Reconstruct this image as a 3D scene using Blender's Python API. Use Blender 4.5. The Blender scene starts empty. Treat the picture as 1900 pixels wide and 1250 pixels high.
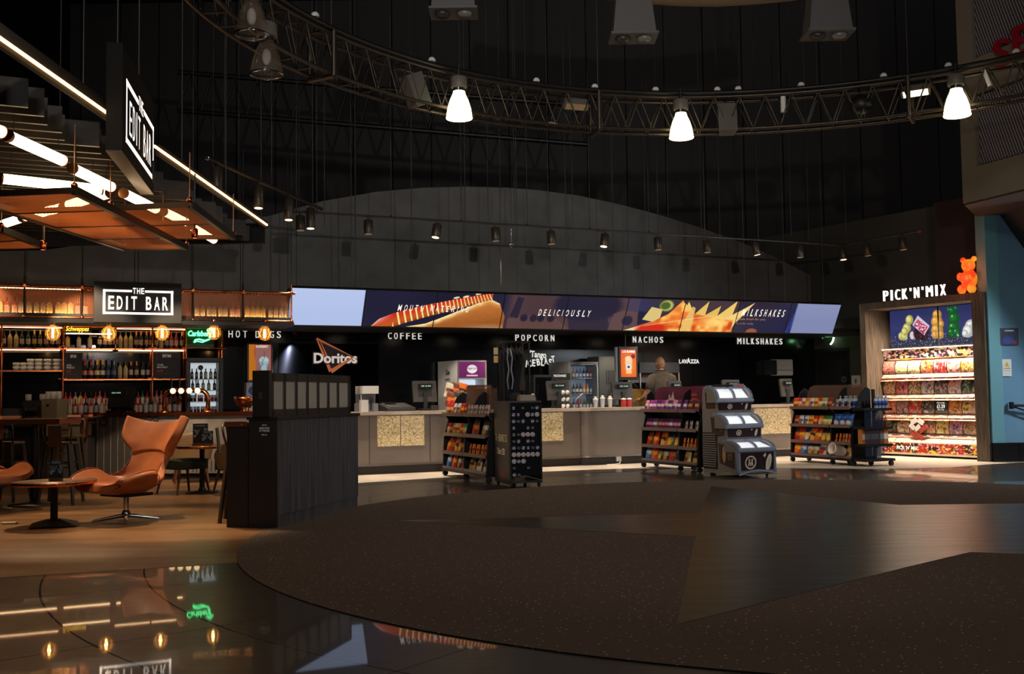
import bpy, bmesh, math, random
import numpy as np
from mathutils import Matrix, Vector
S = bpy.context.scene
COL = S.collection
R = math.radians
random.seed(7)
rng = np.random.default_rng(11)

# ------------------------------------------------------------------ camera
F, PITCH, ROLL, CAMH = 1950.0, 0.05697812, 0.01321416, 1.25
cp, sp, cr, sr = math.cos(PITCH), math.sin(PITCH), math.cos(ROLL), math.sin(ROLL)
FW = Vector((0, cp, sp)); UP0 = Vector((0, -sp, cp)); RT0 = Vector((1, 0, 0))
RT = cr * RT0 - sr * UP0
UP = sr * RT0 + cr * UP0
cam_d = bpy.data.cameras.new('camera'); cam = bpy.data.objects.new('camera', cam_d); COL.objects.link(cam)
cam_d.sensor_fit = 'HORIZONTAL'; cam_d.sensor_width = 36.0; cam_d.lens = F / 1900 * 36.0
cam_d.clip_start = 0.05; cam_d.clip_end = 200
mw = Matrix.Identity(4)
for i in range(3):
    mw[i][0] = RT[i]; mw[i][1] = UP[i]; mw[i][2] = -FW[i]
mw[2][3] = CAMH
cam.matrix_world = mw
S.camera = cam

# ------------------------------------------------------------------ world, exposure
W = bpy.data.worlds.new('hall_dark'); S.world = W; W.use_nodes = True
W.node_tree.nodes['Background'].inputs[0].default_value = (0.9, 0.95, 1.0, 1)
W.node_tree.nodes['Background'].inputs[1].default_value = 0.016
S.view_settings.view_transform = 'Standard'; S.view_settings.look = 'None'
S.view_settings.exposure = 0.0; S.view_settings.gamma = 1.0; S.view_settings.use_curve_mapping = False

# ------------------------------------------------------------------ frames on the plan
A_C = R(24.5)                         # counter, menu screens, back wall
C0 = Vector((1.6, 19.2, 0))
A_P = R(-58.0)                        # sweet wall
P0 = Vector((6.91, 20.83, 0))
def fr(o, a, x, y, z=0.0):
    return Vector((o.x + x * math.cos(a) - y * math.sin(a), o.y + x * math.sin(a) + y * math.cos(a), z))
def CF(u, v, z=0.0): return fr(C0, A_C, u, v, z)
def PF(u, v, z=0.0): return fr(P0, A_P, u, v, z)
def ray(px, py): return RT * ((px - 950) / F) - UP * ((py - 625) / F) + FW
def onz(px, py, z=0.0):
    d = ray(px, py); t = (z - CAMH) / d.z; return Vector((d.x * t, d.y * t, z))
def ony(px, py, y):
    d = ray(px, py); t = y / d.y; return Vector((d.x * t, y, CAMH + d.z * t))
def onframe(px, py, o, a, v):         # -> (u, z) where the sight line meets the vertical plane at offset v
    d = ray(px, py); n = Vector((-math.sin(a), math.cos(a), 0)); p = o + n * v
    t = n.dot(p) / n.dot(d); q = d * t - o
    return q.x * math.cos(a) + q.y * math.sin(a), CAMH + d.z * t
def cu(px, py, v): return onframe(px, py, C0, A_C, v)
def pu(px, py, v): return onframe(px, py, P0, A_P, v)

# ------------------------------------------------------------------ lamps of the hall, and added fill lights
def spot(name, loc, tgt, power, ang=40, blend=.5, col=(1, .78, .55), size=.04):
    l = bpy.data.lights.new(name, 'SPOT'); l.energy = power; l.spot_size = R(ang); l.spot_blend = blend
    l.color = col; l.shadow_soft_size = size
    o = bpy.data.objects.new(name, l); COL.objects.link(o); o.location = loc
    o.rotation_euler = (Vector(tgt) - Vector(loc)).to_track_quat('-Z', 'Y').to_euler(); return o
def area(name, loc, tgt, power, sx, sy, col=(1, .85, .7), spread=180):
    l = bpy.data.lights.new(name, 'AREA'); l.energy = power; l.shape = 'RECTANGLE'; l.size = sx; l.size_y = sy; l.color = col
    l.spread = R(spread)
    o = bpy.data.objects.new(name, l); COL.objects.link(o); o.location = loc
    o.rotation_euler = (Vector(tgt) - Vector(loc)).to_track_quat('-Z', 'Y').to_euler(); return o
def point(name, loc, power, col=(1, .8, .6), size=.05):
    l = bpy.data.lights.new(name, 'POINT'); l.energy = power; l.color = col; l.shadow_soft_size = size
    o = bpy.data.objects.new(name, l); COL.objects.link(o); o.location = loc; return o
RINGC = Vector((2.92, 9.86, 0)); RING_R = 6.14; RING_Z = 5.25
def on_ring(px, R0, z):               # point of the lighting ring seen in that column (far side)
    best = None
    for k in range(3600):
        t = 2 * math.pi * k / 3600; p = Vector((RINGC.x + R0 * math.cos(t), RINGC.y + R0 * math.sin(t), z - CAMH))
        d = p.dot(FW)
        if d < 6.5: continue
        x = 950 + F * p.dot(RT) / d
        if best is None or abs(x - px) < best[0]: best = (abs(x - px), t)
    return best[1]
RLAMP = [on_ring(px, 5.95, 5.45) for px in (852, 1264, 1775)]
for i, t in enumerate(RLAMP + [R(-25), R(-95), R(-150)]):  # last three are unseen ring lamps added to light the carpet
    p = (RINGC.x + 5.95 * math.cos(t), RINGC.y + 5.95 * math.sin(t), 5.18)
    spot('ring_lamp_light', p, (p[0], p[1], 0), 108, 150, .6, (1, .87, .70), .12)
# ceiling spots under the slatted canopy over the lounge
spot('lounge_spot', (-5.2, 11.6, 2.93), (-4.4, 10.8, 0), 350, 66, .3, (1, .70, .42), .02)
spot('lounge_spot', (-3.3, 10.9, 2.93), (-3.3, 10.6, 0), 330, 50, .5, (1, .68, .38), .03)
spot('lounge_spot', (-6.3, 12.4, 2.93), (-6.0, 12.9, 0), 160, 60, .5, (1, .66, .36), .03)
spot('lounge_spot', (-4.0, 14.2, 3.5), (-4.1, 14.6, 0), 300, 60, .5, (1, .66, .36), .03)
spot('lounge_spot', (-4.9, 8.6, 3.5), (-4.5, 8.9, 0), 60, 60, .6, (1, .66, .36), .03)
# bar
for x in (-7.6, -6.2, -4.9):
    spot('bar_spot', (x, 14.3, 3.35), (x + .1, 17.0, .6), 420, 50, .6, (1, .72, .46), .04)
# track spots over the concession counter
TRK = [(557, 410), (683, 418), (812, 427), (919, 431), (1022, 435), (1123, 440), (1220, 446), (1311, 452), (1400, 458), (1483, 461), (1563, 466)]
TRKU = [cu(px, py, -.4)[0] for px, py in TRK]
for i, u in enumerate(TRKU):
    spot('track_spot_light', CF(u, -.4, 3.88), CF(u + .05, -.42, 0), 390, 46, .6, (1, .83, .64), .03)
# downlights in the soffit under the menu screens
for k in range(9):
    u = -4.9 + 1.25 * k
    spot('soffit_downlight_light', CF(u, .75, 2.4), CF(u, .75, 0), 28, 110, .6, (1, .84, .66), .03)
    spot('soffit_downlight_light', CF(u, 1.7, 2.4), CF(u, 1.6, 0), 34, 110, .6, (1, .84, .66), .03)
# strip lights built into the sweet wall
area('sweet_wall_strip_light', PF(1.25, .04, 2.84), PF(1.35, .6, .5), 105, 1.5, .06, (1, .80, .60), 110)
area('sweet_wall_strip_light', PF(1.25, .02, 2.84), PF(1.25, -.6, 0), 30, 1.5, .06, (1, .80, .60))
# unseen cool wash added on the stair side to brighten the teal wall
area('teal_wall_fill', (11.0, 14.6, 3.6), (9.2, 18.5, 2.2), 190, .6, .6, (.85, .94, 1))
# unseen front fill added behind the camera; small one throws the track shadows
area('front_fill_lamp', (2.6, -.8, 3.5), (.5, 20, 3.9), 70, .16, .16, (1, .93, .86), 60)
area('front_fill_row', (-3.0, -3.0, 8.5), (2, 33, 9), 110, 3.0, 1.5, (1, .95, .9), 70)
# two floods on the lighting ring, turned to the displays
for a_ in (R(105), R(60)):
    p = (RINGC.x + 6.0 * math.cos(a_), RINGC.y + 6.0 * math.sin(a_), 5.4)
spot('ring_flood_light', (-.4, 13.6, 5.3), CF(-3.3, -1.2, .6), 200, 36, .7, (1, .86, .68), .08)
spot('ring_flood_light', (.6, 15.1, 5.3), CF(.8, -2.0, .6), 300, 40, .7, (1, .86, .68), .08)
spot('ring_flood_light', (3.6, 15.7, 5.3), CF(3.9, -2.2, .6), 300, 40, .7, (1, .86, .68), .08)

# ------------------------------------------------------------------ materials
def lin(c): 
    c = np.asarray(c, float) / 255.0
    return np.where(c <= 0.04045, c / 12.92, ((c + 0.055) / 1.055) ** 2.4)
def L4(c): return tuple(float(x) for x in lin(c)) + (1.0,)
MATS = {}
def mat(name, c=(128, 128, 128), rough=.5, metal=0., emit=0., ecol=None, alpha=1., trans=0., ior=1.45, coat=0., spec=None):
    if name in MATS: return MATS[name]
    m = bpy.data.materials.new(name); m.use_nodes = True; b = m.node_tree.nodes['Principled BSDF']
    b.inputs['Base Color'].default_value = L4(c); b.inputs['Roughness'].default_value = rough; b.inputs['Metallic'].default_value = metal
    if emit: b.inputs['Emission Color'].default_value = L4(ecol or c); b.inputs['Emission Strength'].default_value = emit
    b.inputs['Alpha'].default_value = alpha; b.inputs['Transmission Weight'].default_value = trans; b.inputs['IOR'].default_value = ior
    b.inputs['Coat Weight'].default_value = coat
    if spec is not None: b.inputs['Specular IOR Level'].default_value = spec
    MATS[name] = m; return m
def nodes(m): return m.node_tree.nodes, m.node_tree.links, m.node_tree.nodes['Principled BSDF']
def cmat(name, rough=.5, emit=0., coat=0., metal=0., base=1.):   # colours come with the mesh (printed surfaces and screens)
    if name in MATS: return MATS[name]
    m = mat(name, (0, 0, 0), rough, metal, coat=coat, spec=None if base else .12); N, L, b = nodes(m)
    a = N.new('ShaderNodeAttribute'); a.attribute_name = 'Col'
    if base: L.new(a.outputs['Color'], b.inputs['Base Color'])
    if emit: L.new(a.outputs['Color'], b.inputs['Emission Color']); b.inputs['Emission Strength'].default_value = emit
    return m
def noisy(m, c1, c2, scale=8., detail=4., dist=0., stretch=(1, 1, 1), bump=0., coord='Object', rr=None):
    N, L, b = nodes(m)
    tc = N.new('ShaderNodeTexCoord'); mp = N.new('ShaderNodeMapping'); mp.inputs['Scale'].default_value = stretch
    nz = N.new('ShaderNodeTexNoise'); nz.inputs['Scale'].default_value = scale; nz.inputs['Detail'].default_value = detail; nz.inputs['Distortion'].default_value = dist
    cr_ = N.new('ShaderNodeValToRGB'); cr_.color_ramp.elements[0].color = L4(c1); cr_.color_ramp.elements[1].color = L4(c2)
    cr_.color_ramp.elements[0].position = .3; cr_.color_ramp.elements[1].position = .7
    L.new(tc.outputs[coord], mp.inputs[0]); L.new(mp.outputs[0], nz.inputs[0]); L.new(nz.outputs[0], cr_.inputs[0]); L.new(cr_.outputs[0], b.inputs['Base Color'])
    if bump:
        bp = N.new('ShaderNodeBump'); bp.inputs['Strength'].default_value = bump; bp.inputs['Distance'].default_value = .01
        L.new(nz.outputs[0], bp.inputs['Height']); L.new(bp.outputs[0], b.inputs['Normal'])
    if rr:
        mr = N.new('ShaderNodeMapRange'); mr.inputs[3].default_value = rr[0]; mr.inputs[4].default_value = rr[1]
        L.new(nz.outputs[0], mr.inputs[0]); L.new(mr.outputs[0], b.inputs['Roughness'])
    return m

# ------------------------------------------------------------------ mesh builder
def T(x=0, y=0, z=0): return Matrix.Translation((x, y, z))
def RX(a): return Matrix.Rotation(a, 4, 'X')
def RY(a): return Matrix.Rotation(a, 4, 'Y')
def RZ(a): return Matrix.Rotation(a, 4, 'Z')
def SC(x, y, z): return Matrix.Diagonal((x, y, z, 1))
class MB:
    def __init__(s): s.v = []; s.f = []; s.c = []; s.mi = []; s.vc = {}; s.smooth = []
    def add(s, vs, fs, M=None, c=None, mi=0, sm=False):
        o = len(s.v)
        if M is not None: vs = [M @ Vector(v) for v in vs]
        s.v.extend([tuple(v) for v in vs])
        for f in fs:
            s.f.append([i + o for i in f]); s.c.append(c); s.mi.append(mi); s.smooth.append(sm)
        return s
    def box(s, cx, cy, cz, sx, sy, sz, M=None, c=None, mi=0, taper=1.0):
        a, b, d = sx / 2, sy / 2, sz / 2; t = taper
        v = [(cx - a, cy - b, cz - d), (cx + a, cy - b, cz - d), (cx + a, cy + b, cz - d), (cx - a, cy + b, cz - d),
             (cx - a * t, cy - b * t, cz + d), (cx + a * t, cy - b * t, cz + d), (cx + a * t, cy + b * t, cz + d), (cx - a * t, cy + b * t, cz + d)]
        return s.add(v, [(0, 3, 2, 1), (4, 5, 6, 7), (0, 1, 5, 4), (1, 2, 6, 5), (2, 3, 7, 6), (3, 0, 4, 7)], M, c, mi)
    def bb(s, x0, x1, y0, y1, z0, z1, M=None, c=None, mi=0):
        return s.box((x0 + x1) / 2, (y0 + y1) / 2, (z0 + z1) / 2, x1 - x0, y1 - y0, z1 - z0, M, c, mi)
    def rbox(s, x0, x1, y0, y1, z0, z1, r=.01, n=3, M=None, c=None, mi=0, axis='Z'):   # box with rounded edges about one axis
        def loop(a0, a1, b0, b1):
            p = []
            for (cx, cy, st) in ((a1 - r, b1 - r, 0), (a0 + r, b1 - r, 90), (a0 + r, b0 + r, 180), (a1 - r, b0 + r, 270)):
                for k in range(n + 1):
                    t = R(st + 90 * k / n); p.append((cx + r * math.cos(t), cy + r * math.sin(t)))
            return p
        if axis == 'Z': return s.prism(loop(x0, x1, y0, y1), z0, z1, 'Z', M, c, mi)
        if axis == 'Y': return s.prism(loop(x0, x1, z0, z1), y0, y1, 'Y', M, c, mi)
        return s.prism(loop(y0, y1, z0, z1), x0, x1, 'X', M, c, mi)
    def prism(s, poly, h0, h1, axis='Z', M=None, c=None, mi=0, sm=False):
        n = len(poly)
        def p(q, h): return {'Z': (q[0], q[1], h), 'Y': (q[0], h, q[1]), 'X': (h, q[0], q[1])}[axis]
        ar = sum(poly[i][0] * poly[(i + 1) % n][1] - poly[(i + 1) % n][0] * poly[i][1] for i in range(n))
        pl = list(poly)
        fl = (ar < 0) ^ (axis == 'Y')
        if fl: pl = pl[::-1]
        v = [p(q, h0) for q in pl] + [p(q, h1) for q in pl]
        f = [tuple(range(n))[::-1], tuple(range(n, 2 * n))] + [(i, (i + 1) % n, n + (i + 1) % n, n + i) for i in range(n)]
        o = len(s.f); s.add(v, f, M, c, mi, False)
        if sm:
            for k in range(o + 2, len(s.f)): s.smooth[k] = True
        return s
    def lathe(s, prof, n=20, M=None, c=None, mi=0, sm=True, cap=True, cfn=None):
        v = []; f = []
        for (r, z) in prof:
            for k in range(n):
                t = 2 * math.pi * k / n; v.append((r * math.cos(t), r * math.sin(t), z))
        m = len(prof)
        o = len(s.f)
        if cfn is None:
            for j in range(m - 1):
                for k in range(n): f.append((j * n + k, j * n + (k + 1) % n, (j + 1) * n + (k + 1) % n, (j + 1) * n + k))
            s.add(v, f, M, c, mi, sm)
        else:
            base = len(s.v); s.add(v, [], M)
            for j in range(m - 1):
                for k in range(n):
                    s.f.append([base + q for q in (j * n + k, j * n + (k + 1) % n, (j + 1) * n + (k + 1) % n, (j + 1) * n + k)])
                    s.c.append(cfn(j, k)); s.mi.append(mi); s.smooth.append(sm)
        if cap:
            vv = v
            if prof[0][0] > 1e-4: s.add(vv[:n], [tuple(range(n))[::-1]], M, cfn(0, 0) if cfn else c, mi)
            if prof[-1][0] > 1e-4: s.add(vv[-n:], [tuple(range(n))], M, cfn(m - 2, 0) if cfn else c, mi)
        return s
    def cyl(s, p0, p1, r, n=10, r1=None, M=None, c=None, mi=0, sm=True):
        p0 = Vector(p0); p1 = Vector(p1); d = p1 - p0
        q = d.to_track_quat('Z', 'Y').to_matrix().to_4x4(); Q = Matrix.Translation(p0) @ q
        if M is not None: Q = M @ Q
        return s.lathe([(r, 0), (r if r1 is None else r1, d.length)], n, Q, c, mi, sm)
    def tube(s, pts, r, n=8, M=None, c=None, mi=0, closed=False, caps=True):
        pts = [Vector(p) for p in pts]; m = len(pts); v = []; up = None
        for i in range(m):
            if closed: d = pts[(i + 1) % m] - pts[i - 1]
            else: d = pts[min(i + 1, m - 1)] - pts[max(i - 1, 0)]
            d.normalize()
            if up is None:
                up = Vector((0, 0, 1)) if abs(d.z) < .9 else Vector((1, 0, 0))
            a = d.cross(up); a.normalize(); b = a.cross(d); b.normalize(); up = b
            rr = r[i] if isinstance(r, (list, tuple)) else r
            for k in range(n):
                t = 2 * math.pi * k / n; v.append(pts[i] + a * (rr * math.cos(t)) + b * (rr * math.sin(t)))
        f = []
        for i in range(m if closed else m - 1):
            j = (i + 1) % m
            for k in range(n): f.append((i * n + (k + 1) % n, i * n + k, j * n + k, j * n + (k + 1) % n))
        if not closed and caps: f += [tuple(range(n)), tuple(range((m - 1) * n, m * n))[::-1]]
        return s.add(v, f, M, c, mi, True)
    def sphere(s, x, y, z, rx, ry=None, rz=None, n=14, m=9, M=None, c=None, mi=0):
        ry = ry or rx; rz = rz or rx
        pr = [(max(1e-5, math.sin(math.pi * j / m)), -math.cos(math.pi * j / m)) for j in range(m + 1)]
        Q = T(x, y, z) @ SC(rx, ry, rz)
        return s.lathe(pr, n, (M @ Q) if M is not None else Q, c, mi, True, False)
    def grid(s, P, M=None, c=None, mi=0, sm=True, vcol=None, flip=False):   # P[j][i] points
        h = len(P); w = len(P[0]); o = len(s.v)
        vs = [p for row in P for p in row]
        f = []
        for j in range(h - 1):
            for i in range(w - 1):
                q = (j * w + i, j * w + i + 1, (j + 1) * w + i + 1, (j + 1) * w + i); f.append(q[::-1] if flip else q)
        s.add(vs, f, M, c, mi, sm)
        if vcol is not None:
            for k in range(len(vs)): s.vc[o + k] = tuple(vcol[k])
        return s
    def build(s, name, m, parent=None, M=None, sharp=None):
        me = bpy.data.meshes.new(name); me.from_pydata(s.v, [], s.f)
        ms = m if isinstance(m, (list, tuple)) else [m]
        for x in ms: me.materials.append(x)
        me.polygons.foreach_set('material_index', s.mi); me.polygons.foreach_set('use_smooth', s.smooth)
        if s.vc or any(c is not None for c in s.c):
            a = me.color_attributes.new('Col', 'FLOAT_COLOR', 'CORNER'); buf = np.ones((len(me.loops), 4), np.float32); k = 0
            for fi, f in enumerate(s.f):
                for vi in f:
                    cc = s.vc.get(vi)
                    if cc is None: cc = s.c[fi] or (200, 200, 200)
                    buf[k, :3] = cc; k += 1
            buf[:, :3] = lin(buf[:, :3]); a.data.foreach_set('color', buf.ravel())
        me.update()
        o = bpy.data.objects.new(name, me); COL.objects.link(o)
        if M is not None: o.matrix_world = M
        if parent is not None: o.parent = parent
        return o
def tag(o, label=None, cat=None, group=None, kind=None):
    if label: o['label'] = label
    if cat: o['category'] = cat
    if group: o['group'] = group
    if kind: o['kind'] = kind
    return o
def thing(name, label, cat, loc=(0, 0, 0), rz=0., group=None):
    o = bpy.data.objects.new(name, None); COL.objects.link(o); o.empty_display_size = .1
    o.location = loc; o.rotation_euler = (0, 0, rz); return tag(o, label, cat, group)
KIDS = {}
def dup(root, loc, rz=0., label=None, group=None, scale=None):
    c = root.copy(); COL.objects.link(c); c.location = loc; c.rotation_euler = (0, 0, rz)
    if scale: c.scale = (scale,) * 3
    if label: c['label'] = label
    if group: c['group'] = group
    for ch in root.children:
        d = ch.copy(); COL.objects.link(d); d.parent = c
        for g in ch.children:
            e = g.copy(); COL.objects.link(e); e.parent = d
    return c
def struct(o): o['kind'] = 'structure'; return o
def poly_obj(name, pts, z, th, m, kind='structure'):
    b = MB(); b.prism([(p[0], p[1]) for p in pts], z - th, z); o = b.build(name, m); o['kind'] = kind; return o
ORD = ['first', 'second', 'third', 'fourth', 'fifth', 'sixth', 'seventh', 'eighth', 'ninth', 'tenth', 'eleventh', 'twelfth', 'thirteenth', 'fourteenth', 'fifteenth', 'sixteenth',
       'seventeenth', 'eighteenth', 'nineteenth', 'twentieth', 'twenty-first', 'twenty-second', 'twenty-third', 'twenty-fourth', 'twenty-fifth', 'twenty-sixth', 'twenty-seventh', 'twenty-eighth',
       'twenty-ninth', 'thirtieth', 'thirty-first', 'thirty-second', 'thirty-third', 'thirty-fourth', 'thirty-fifth', 'thirty-sixth', 'thirty-seventh', 'thirty-eighth', 'thirty-ninth', 'fortieth']
# ---- lettering: outlines of the built-in font turned into mesh, standing in the XZ plane and facing -Y
def text_mb(mb, s, w=None, h=.1, x=0., y=0., z=0., depth=.004, bold=0., shear=0., align='C', space=1., M=None, c=None, mi=0, res=3):
    cu_ = bpy.data.curves.new('t', 'FONT'); cu_.body = s; cu_.size = 1.0; cu_.offset = bold; cu_.shear = shear; cu_.resolution_u = res
    cu_.space_character = space
    o = bpy.data.objects.new('t', cu_); COL.objects.link(o)
    me = bpy.data.meshes.new_from_object(o.evaluated_get(bpy.context.evaluated_depsgraph_get()))
    bpy.data.objects.remove(o); bpy.data.curves.remove(cu_)
    vs = np.array([v.co[:2] for v in me.vertices]); fs = [tuple(p.vertices) for p in me.polygons]; bpy.data.meshes.remove(me)
    if len(vs) == 0: return mb
    x0, x1 = vs[:, 0].min(), vs[:, 0].max(); z0, z1 = vs[:, 1].min(), vs[:, 1].max()
    ky = h / (z1 - z0); kx = (w / (x1 - x0)) if w else ky
    X = (vs[:, 0] - x0) * kx; Zz = (vs[:, 1] - z0) * ky; wd = (x1 - x0) * kx
    X += x - {'C': wd / 2, 'L': 0, 'R': wd}[align]; Zz += z
    n = len(vs); V = [(a, y - depth, b) for a, b in zip(X, Zz)]
    f = [q for q in fs]; 
    if depth > .0011:
        V += [(a, y, b) for a, b in zip(X, Zz)]
        ed = {}
        for q in fs:
            for i in range(len(q)):
                e = (q[i], q[(i + 1) % len(q)]); ed[e] = 1
        for (a, b) in ed:
            if (b, a) not in ed: f.append((b, a, a + n, b + n))
    return mb.add(V, f, M, c, mi)
def text_sp(mb, s, w, h, x=0., z=0., fill=.56, depth=.004, bold=0., shear=0., y=0., align='C', M=None):   # capitals set wide apart, each in an equal slot
    n = len(s); wt = [(.7 if ch in 'I1' else .64 if ch == "'" else 1.18 if ch in 'MW' else .75 if ch == ' ' else 1.) for ch in s]; k = w / (sum(wt) - (1 - fill)); x0 = x - w / 2 if align == 'C' else x if align == 'L' else x - w
    for ch, a in zip(s, wt):
        if ch == '-': text_mb(mb, 'I', w=k * .4, h=h * .14, x=x0 + k * .28, y=y, z=z + h * .43, depth=depth, M=M)
        elif ch == 'I': text_mb(mb, ch, w=k * (.17 + bold * 2.), h=h, x=x0 + k * (a - 1 + fill) / 2, y=y, z=z, depth=depth, bold=bold, shear=shear, M=M)
        elif ch == "'": text_mb(mb, ch, w=None, h=h * .3, x=x0 + k * (a - 1 + fill) / 2, y=y, z=z + h * .7, depth=depth, bold=bold, shear=shear, M=M)
        elif ch != ' ': text_mb(mb, ch, w=k * (a - 1 + fill), h=h, x=x0, y=y, z=z, depth=depth, bold=bold, shear=shear, align='L', M=M)
        x0 += k * a
    return mb
# ---- printed pictures and screens: a fine grid of coloured cells in the XZ plane, facing -Y
def pic_mb(mb, fn, x0, x1, z0, z1, nx, nz, y=0., M=None, mi=0, bend=None):
    u = (np.arange(nx + 1)) / nx; v = (np.arange(nz + 1)) / nz; U, V = np.meshgrid(u, v)
    C = fn(U, V).reshape(-1, 3)
    P = [[(x0 + (x1 - x0) * a, y + (bend(a, b_) if bend else 0), z0 + (z1 - z0) * b_) for a in u] for b_ in v]
    return mb.grid(P, M, None, mi, False, np.clip(C, 0, 255))
def blank(U, c): return np.ones(U.shape + (3,)) * np.asarray(c, float)
def over(I, m, c):
    m = np.clip(m, 0, 1)[..., None]; return I * (1 - m) + np.asarray(c, float) * m
def ell(U, V, cx, cy, rx, ry, soft=.08, rot=0.):
    x, y = U - cx, V - cy; c, s = math.cos(rot), math.sin(rot); x, y = x * c + y * s, -x * s + y * c
    d = np.sqrt((x / rx) ** 2 + (y / ry) ** 2); return np.clip((1 - d) / soft, 0, 1)
def rect(U, V, x0, x1, y0, y1): return ((U >= x0) & (U <= x1) & (V >= y0) & (V <= y1)).astype(float)
def polym(U, V, pts):
    ins = np.zeros(U.shape, bool); n = len(pts)
    for i in range(n):
        (xa, ya), (xb, yb) = pts[i], pts[(i + 1) % n]
        if ya == yb: continue
        cnd = ((ya > V) != (yb > V)) & (U < (xb - xa) * (V - ya) / (yb - ya) + xa); ins ^= cnd
    return ins.astype(float)
def vnoise(U, V, s, seed=0):
    r_ = np.random.default_rng(seed); g = r_.random((64, 64))
    x, y = U * s + 100, V * s + 100; i, j = np.floor(x).astype(int), np.floor(y).astype(int); a, b = x - i, y - j
    a = a * a * (3 - 2 * a); b = b * b * (3 - 2 * b)
    G = lambda p, q: g[p % 64, q % 64]
    return G(i, j) * (1 - a) * (1 - b) + G(i + 1, j) * a * (1 - b) + G(i, j + 1) * (1 - a) * b + G(i + 1, j + 1) * a * b

# ================================================================== the hall itself
m_tile = mat('dark_vinyl', (30, 27, 25), .36, spec=.5, coat=.5)
N, L, b = nodes(m_tile)
def mth(op, a, b_=None, c_=None):
    n = N.new('ShaderNodeMath'); n.operation = op
    for i, q in enumerate((a, b_, c_)):
        if q is None: continue
        if isinstance(q, (int, float)): n.inputs[i].default_value = q
        else: L.new(q, n.inputs[i])
    return n.outputs[0]
tc = N.new('ShaderNodeTexCoord'); sx = N.new('ShaderNodeSeparateXYZ'); L.new(tc.outputs['Object'], sx.inputs[0])
dx = mth('SUBTRACT', sx.outputs[0], 3.073); dy = mth('SUBTRACT', sx.outputs[1], 9.884)
rad = mth('SQRT', mth('ADD', mth('MULTIPLY', dx, dx), mth('MULTIPLY', dy, dy)))
ring = mth('LESS_THAN', mth('PINGPONG', mth('SUBTRACT', rad, 5.48), .34), .007)
ang = mth('MULTIPLY', mth('ARCTAN2', dy, dx), 9.0)
seg = mth('LESS_THAN', mth('MULTIPLY', mth('PINGPONG', ang, 1.1), mth('MULTIPLY', rad, .11)), .004)
ln = mth('MAXIMUM', ring, seg)
nz = N.new('ShaderNodeTexNoise'); nz.inputs['Scale'].default_value = 2.2; nz.inputs['Detail'].default_value = 5
mp = N.new('ShaderNodeMapping'); mp.inputs['Scale'].default_value = (1, 14, 1); L.new(tc.outputs['Object'], mp.inputs[0]); L.new(mp.outputs[0], nz.inputs[0])
mr = N.new('ShaderNodeMapRange'); mr.inputs[3].default_value = .26; mr.inputs[4].default_value = .42; b.inputs['Coat Roughness'].default_value = .025; b.inputs['Coat IOR'].default_value = 1.42; L.new(nz.outputs[0], mr.inputs[0])
L.new(mth('ADD', mr.outputs[0], mth('MULTIPLY', ln, .5)), b.inputs['Roughness'])
mx = N.new('ShaderNodeMix'); mx.data_type = 'RGBA'; L.new(ln, mx.inputs[0]); mx.inputs[6].default_value = L4((50, 43, 37)); mx.inputs[7].default_value = L4((12, 10, 9)); L.new(mx.outputs[2], b.inputs['Base Color'])
poly_obj('floor', [(-16, -3), (18, -3), (18, 34), (-16, 34)], 0, .1, m_tile)

m_wood = mat('oak_plank_floor', (120, 90, 60), .34, spec=.4)
N, L, b = nodes(m_wood)
tc = N.new('ShaderNodeTexCoord'); mp = N.new('ShaderNodeMapping'); mp.inputs['Rotation'].default_value = (0, 0, R(2)); L.new(tc.outputs['Object'], mp.inputs[0])
bk = N.new('ShaderNodeTexBrick'); bk.inputs['Scale'].default_value = 1.0; bk.inputs['Brick Width'].default_value = 1.3; bk.inputs['Row Height'].default_value = .13
bk.inputs['Mortar Size'].default_value = .0022; bk.inputs['Color1'].default_value = L4((150, 112, 76)); bk.inputs['Color2'].default_value = L4((120, 88, 58)); bk.inputs['Mortar'].default_value = L4((40, 28, 20))
L.new(mp.outputs[0], bk.inputs[0])
nz = N.new('ShaderNodeTexNoise'); nz.inputs['Scale'].default_value = 3; nz.inputs['Detail'].default_value = 7
mp2 = N.new('ShaderNodeMapping'); mp2.inputs['Scale'].default_value = (1, 22, 1); L.new(tc.outputs['Object'], mp2.inputs[0]); L.new(mp2.outputs[0], nz.inputs[0])
mx = N.new('ShaderNodeMix'); mx.data_type = 'RGBA'; mx.blend_type = 'MULTIPLY'; mx.inputs[0].default_value = .75
cr_ = N.new('ShaderNodeValToRGB'); cr_.color_ramp.elements[0].color = (.45, .42, .4, 1); cr_.color_ramp.elements[0].position = .3; cr_.color_ramp.elements[1].position = .72
L.new(nz.outputs[0], cr_.inputs[0]); L.new(bk.outputs[0], mx.inputs[6]); L.new(cr_.outputs[0], mx.inputs[7]); L.new(mx.outputs[2], b.inputs['Base Color'])
w0 = onz(0, 1072); w1 = onz(440, 1044); sl = (w1.y - w0.y) / (w1.x - w0.x)
poly_obj('floor_wood', [(-13, w0.y + sl * (-13 - w0.x)), (w1.x + .3, w1.y + sl * .3), (-1.9, 10.4), (-1.9, 12.6), (-3.1, 17.2), (-13, 17.2)], .002, .002, m_wood)

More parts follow.
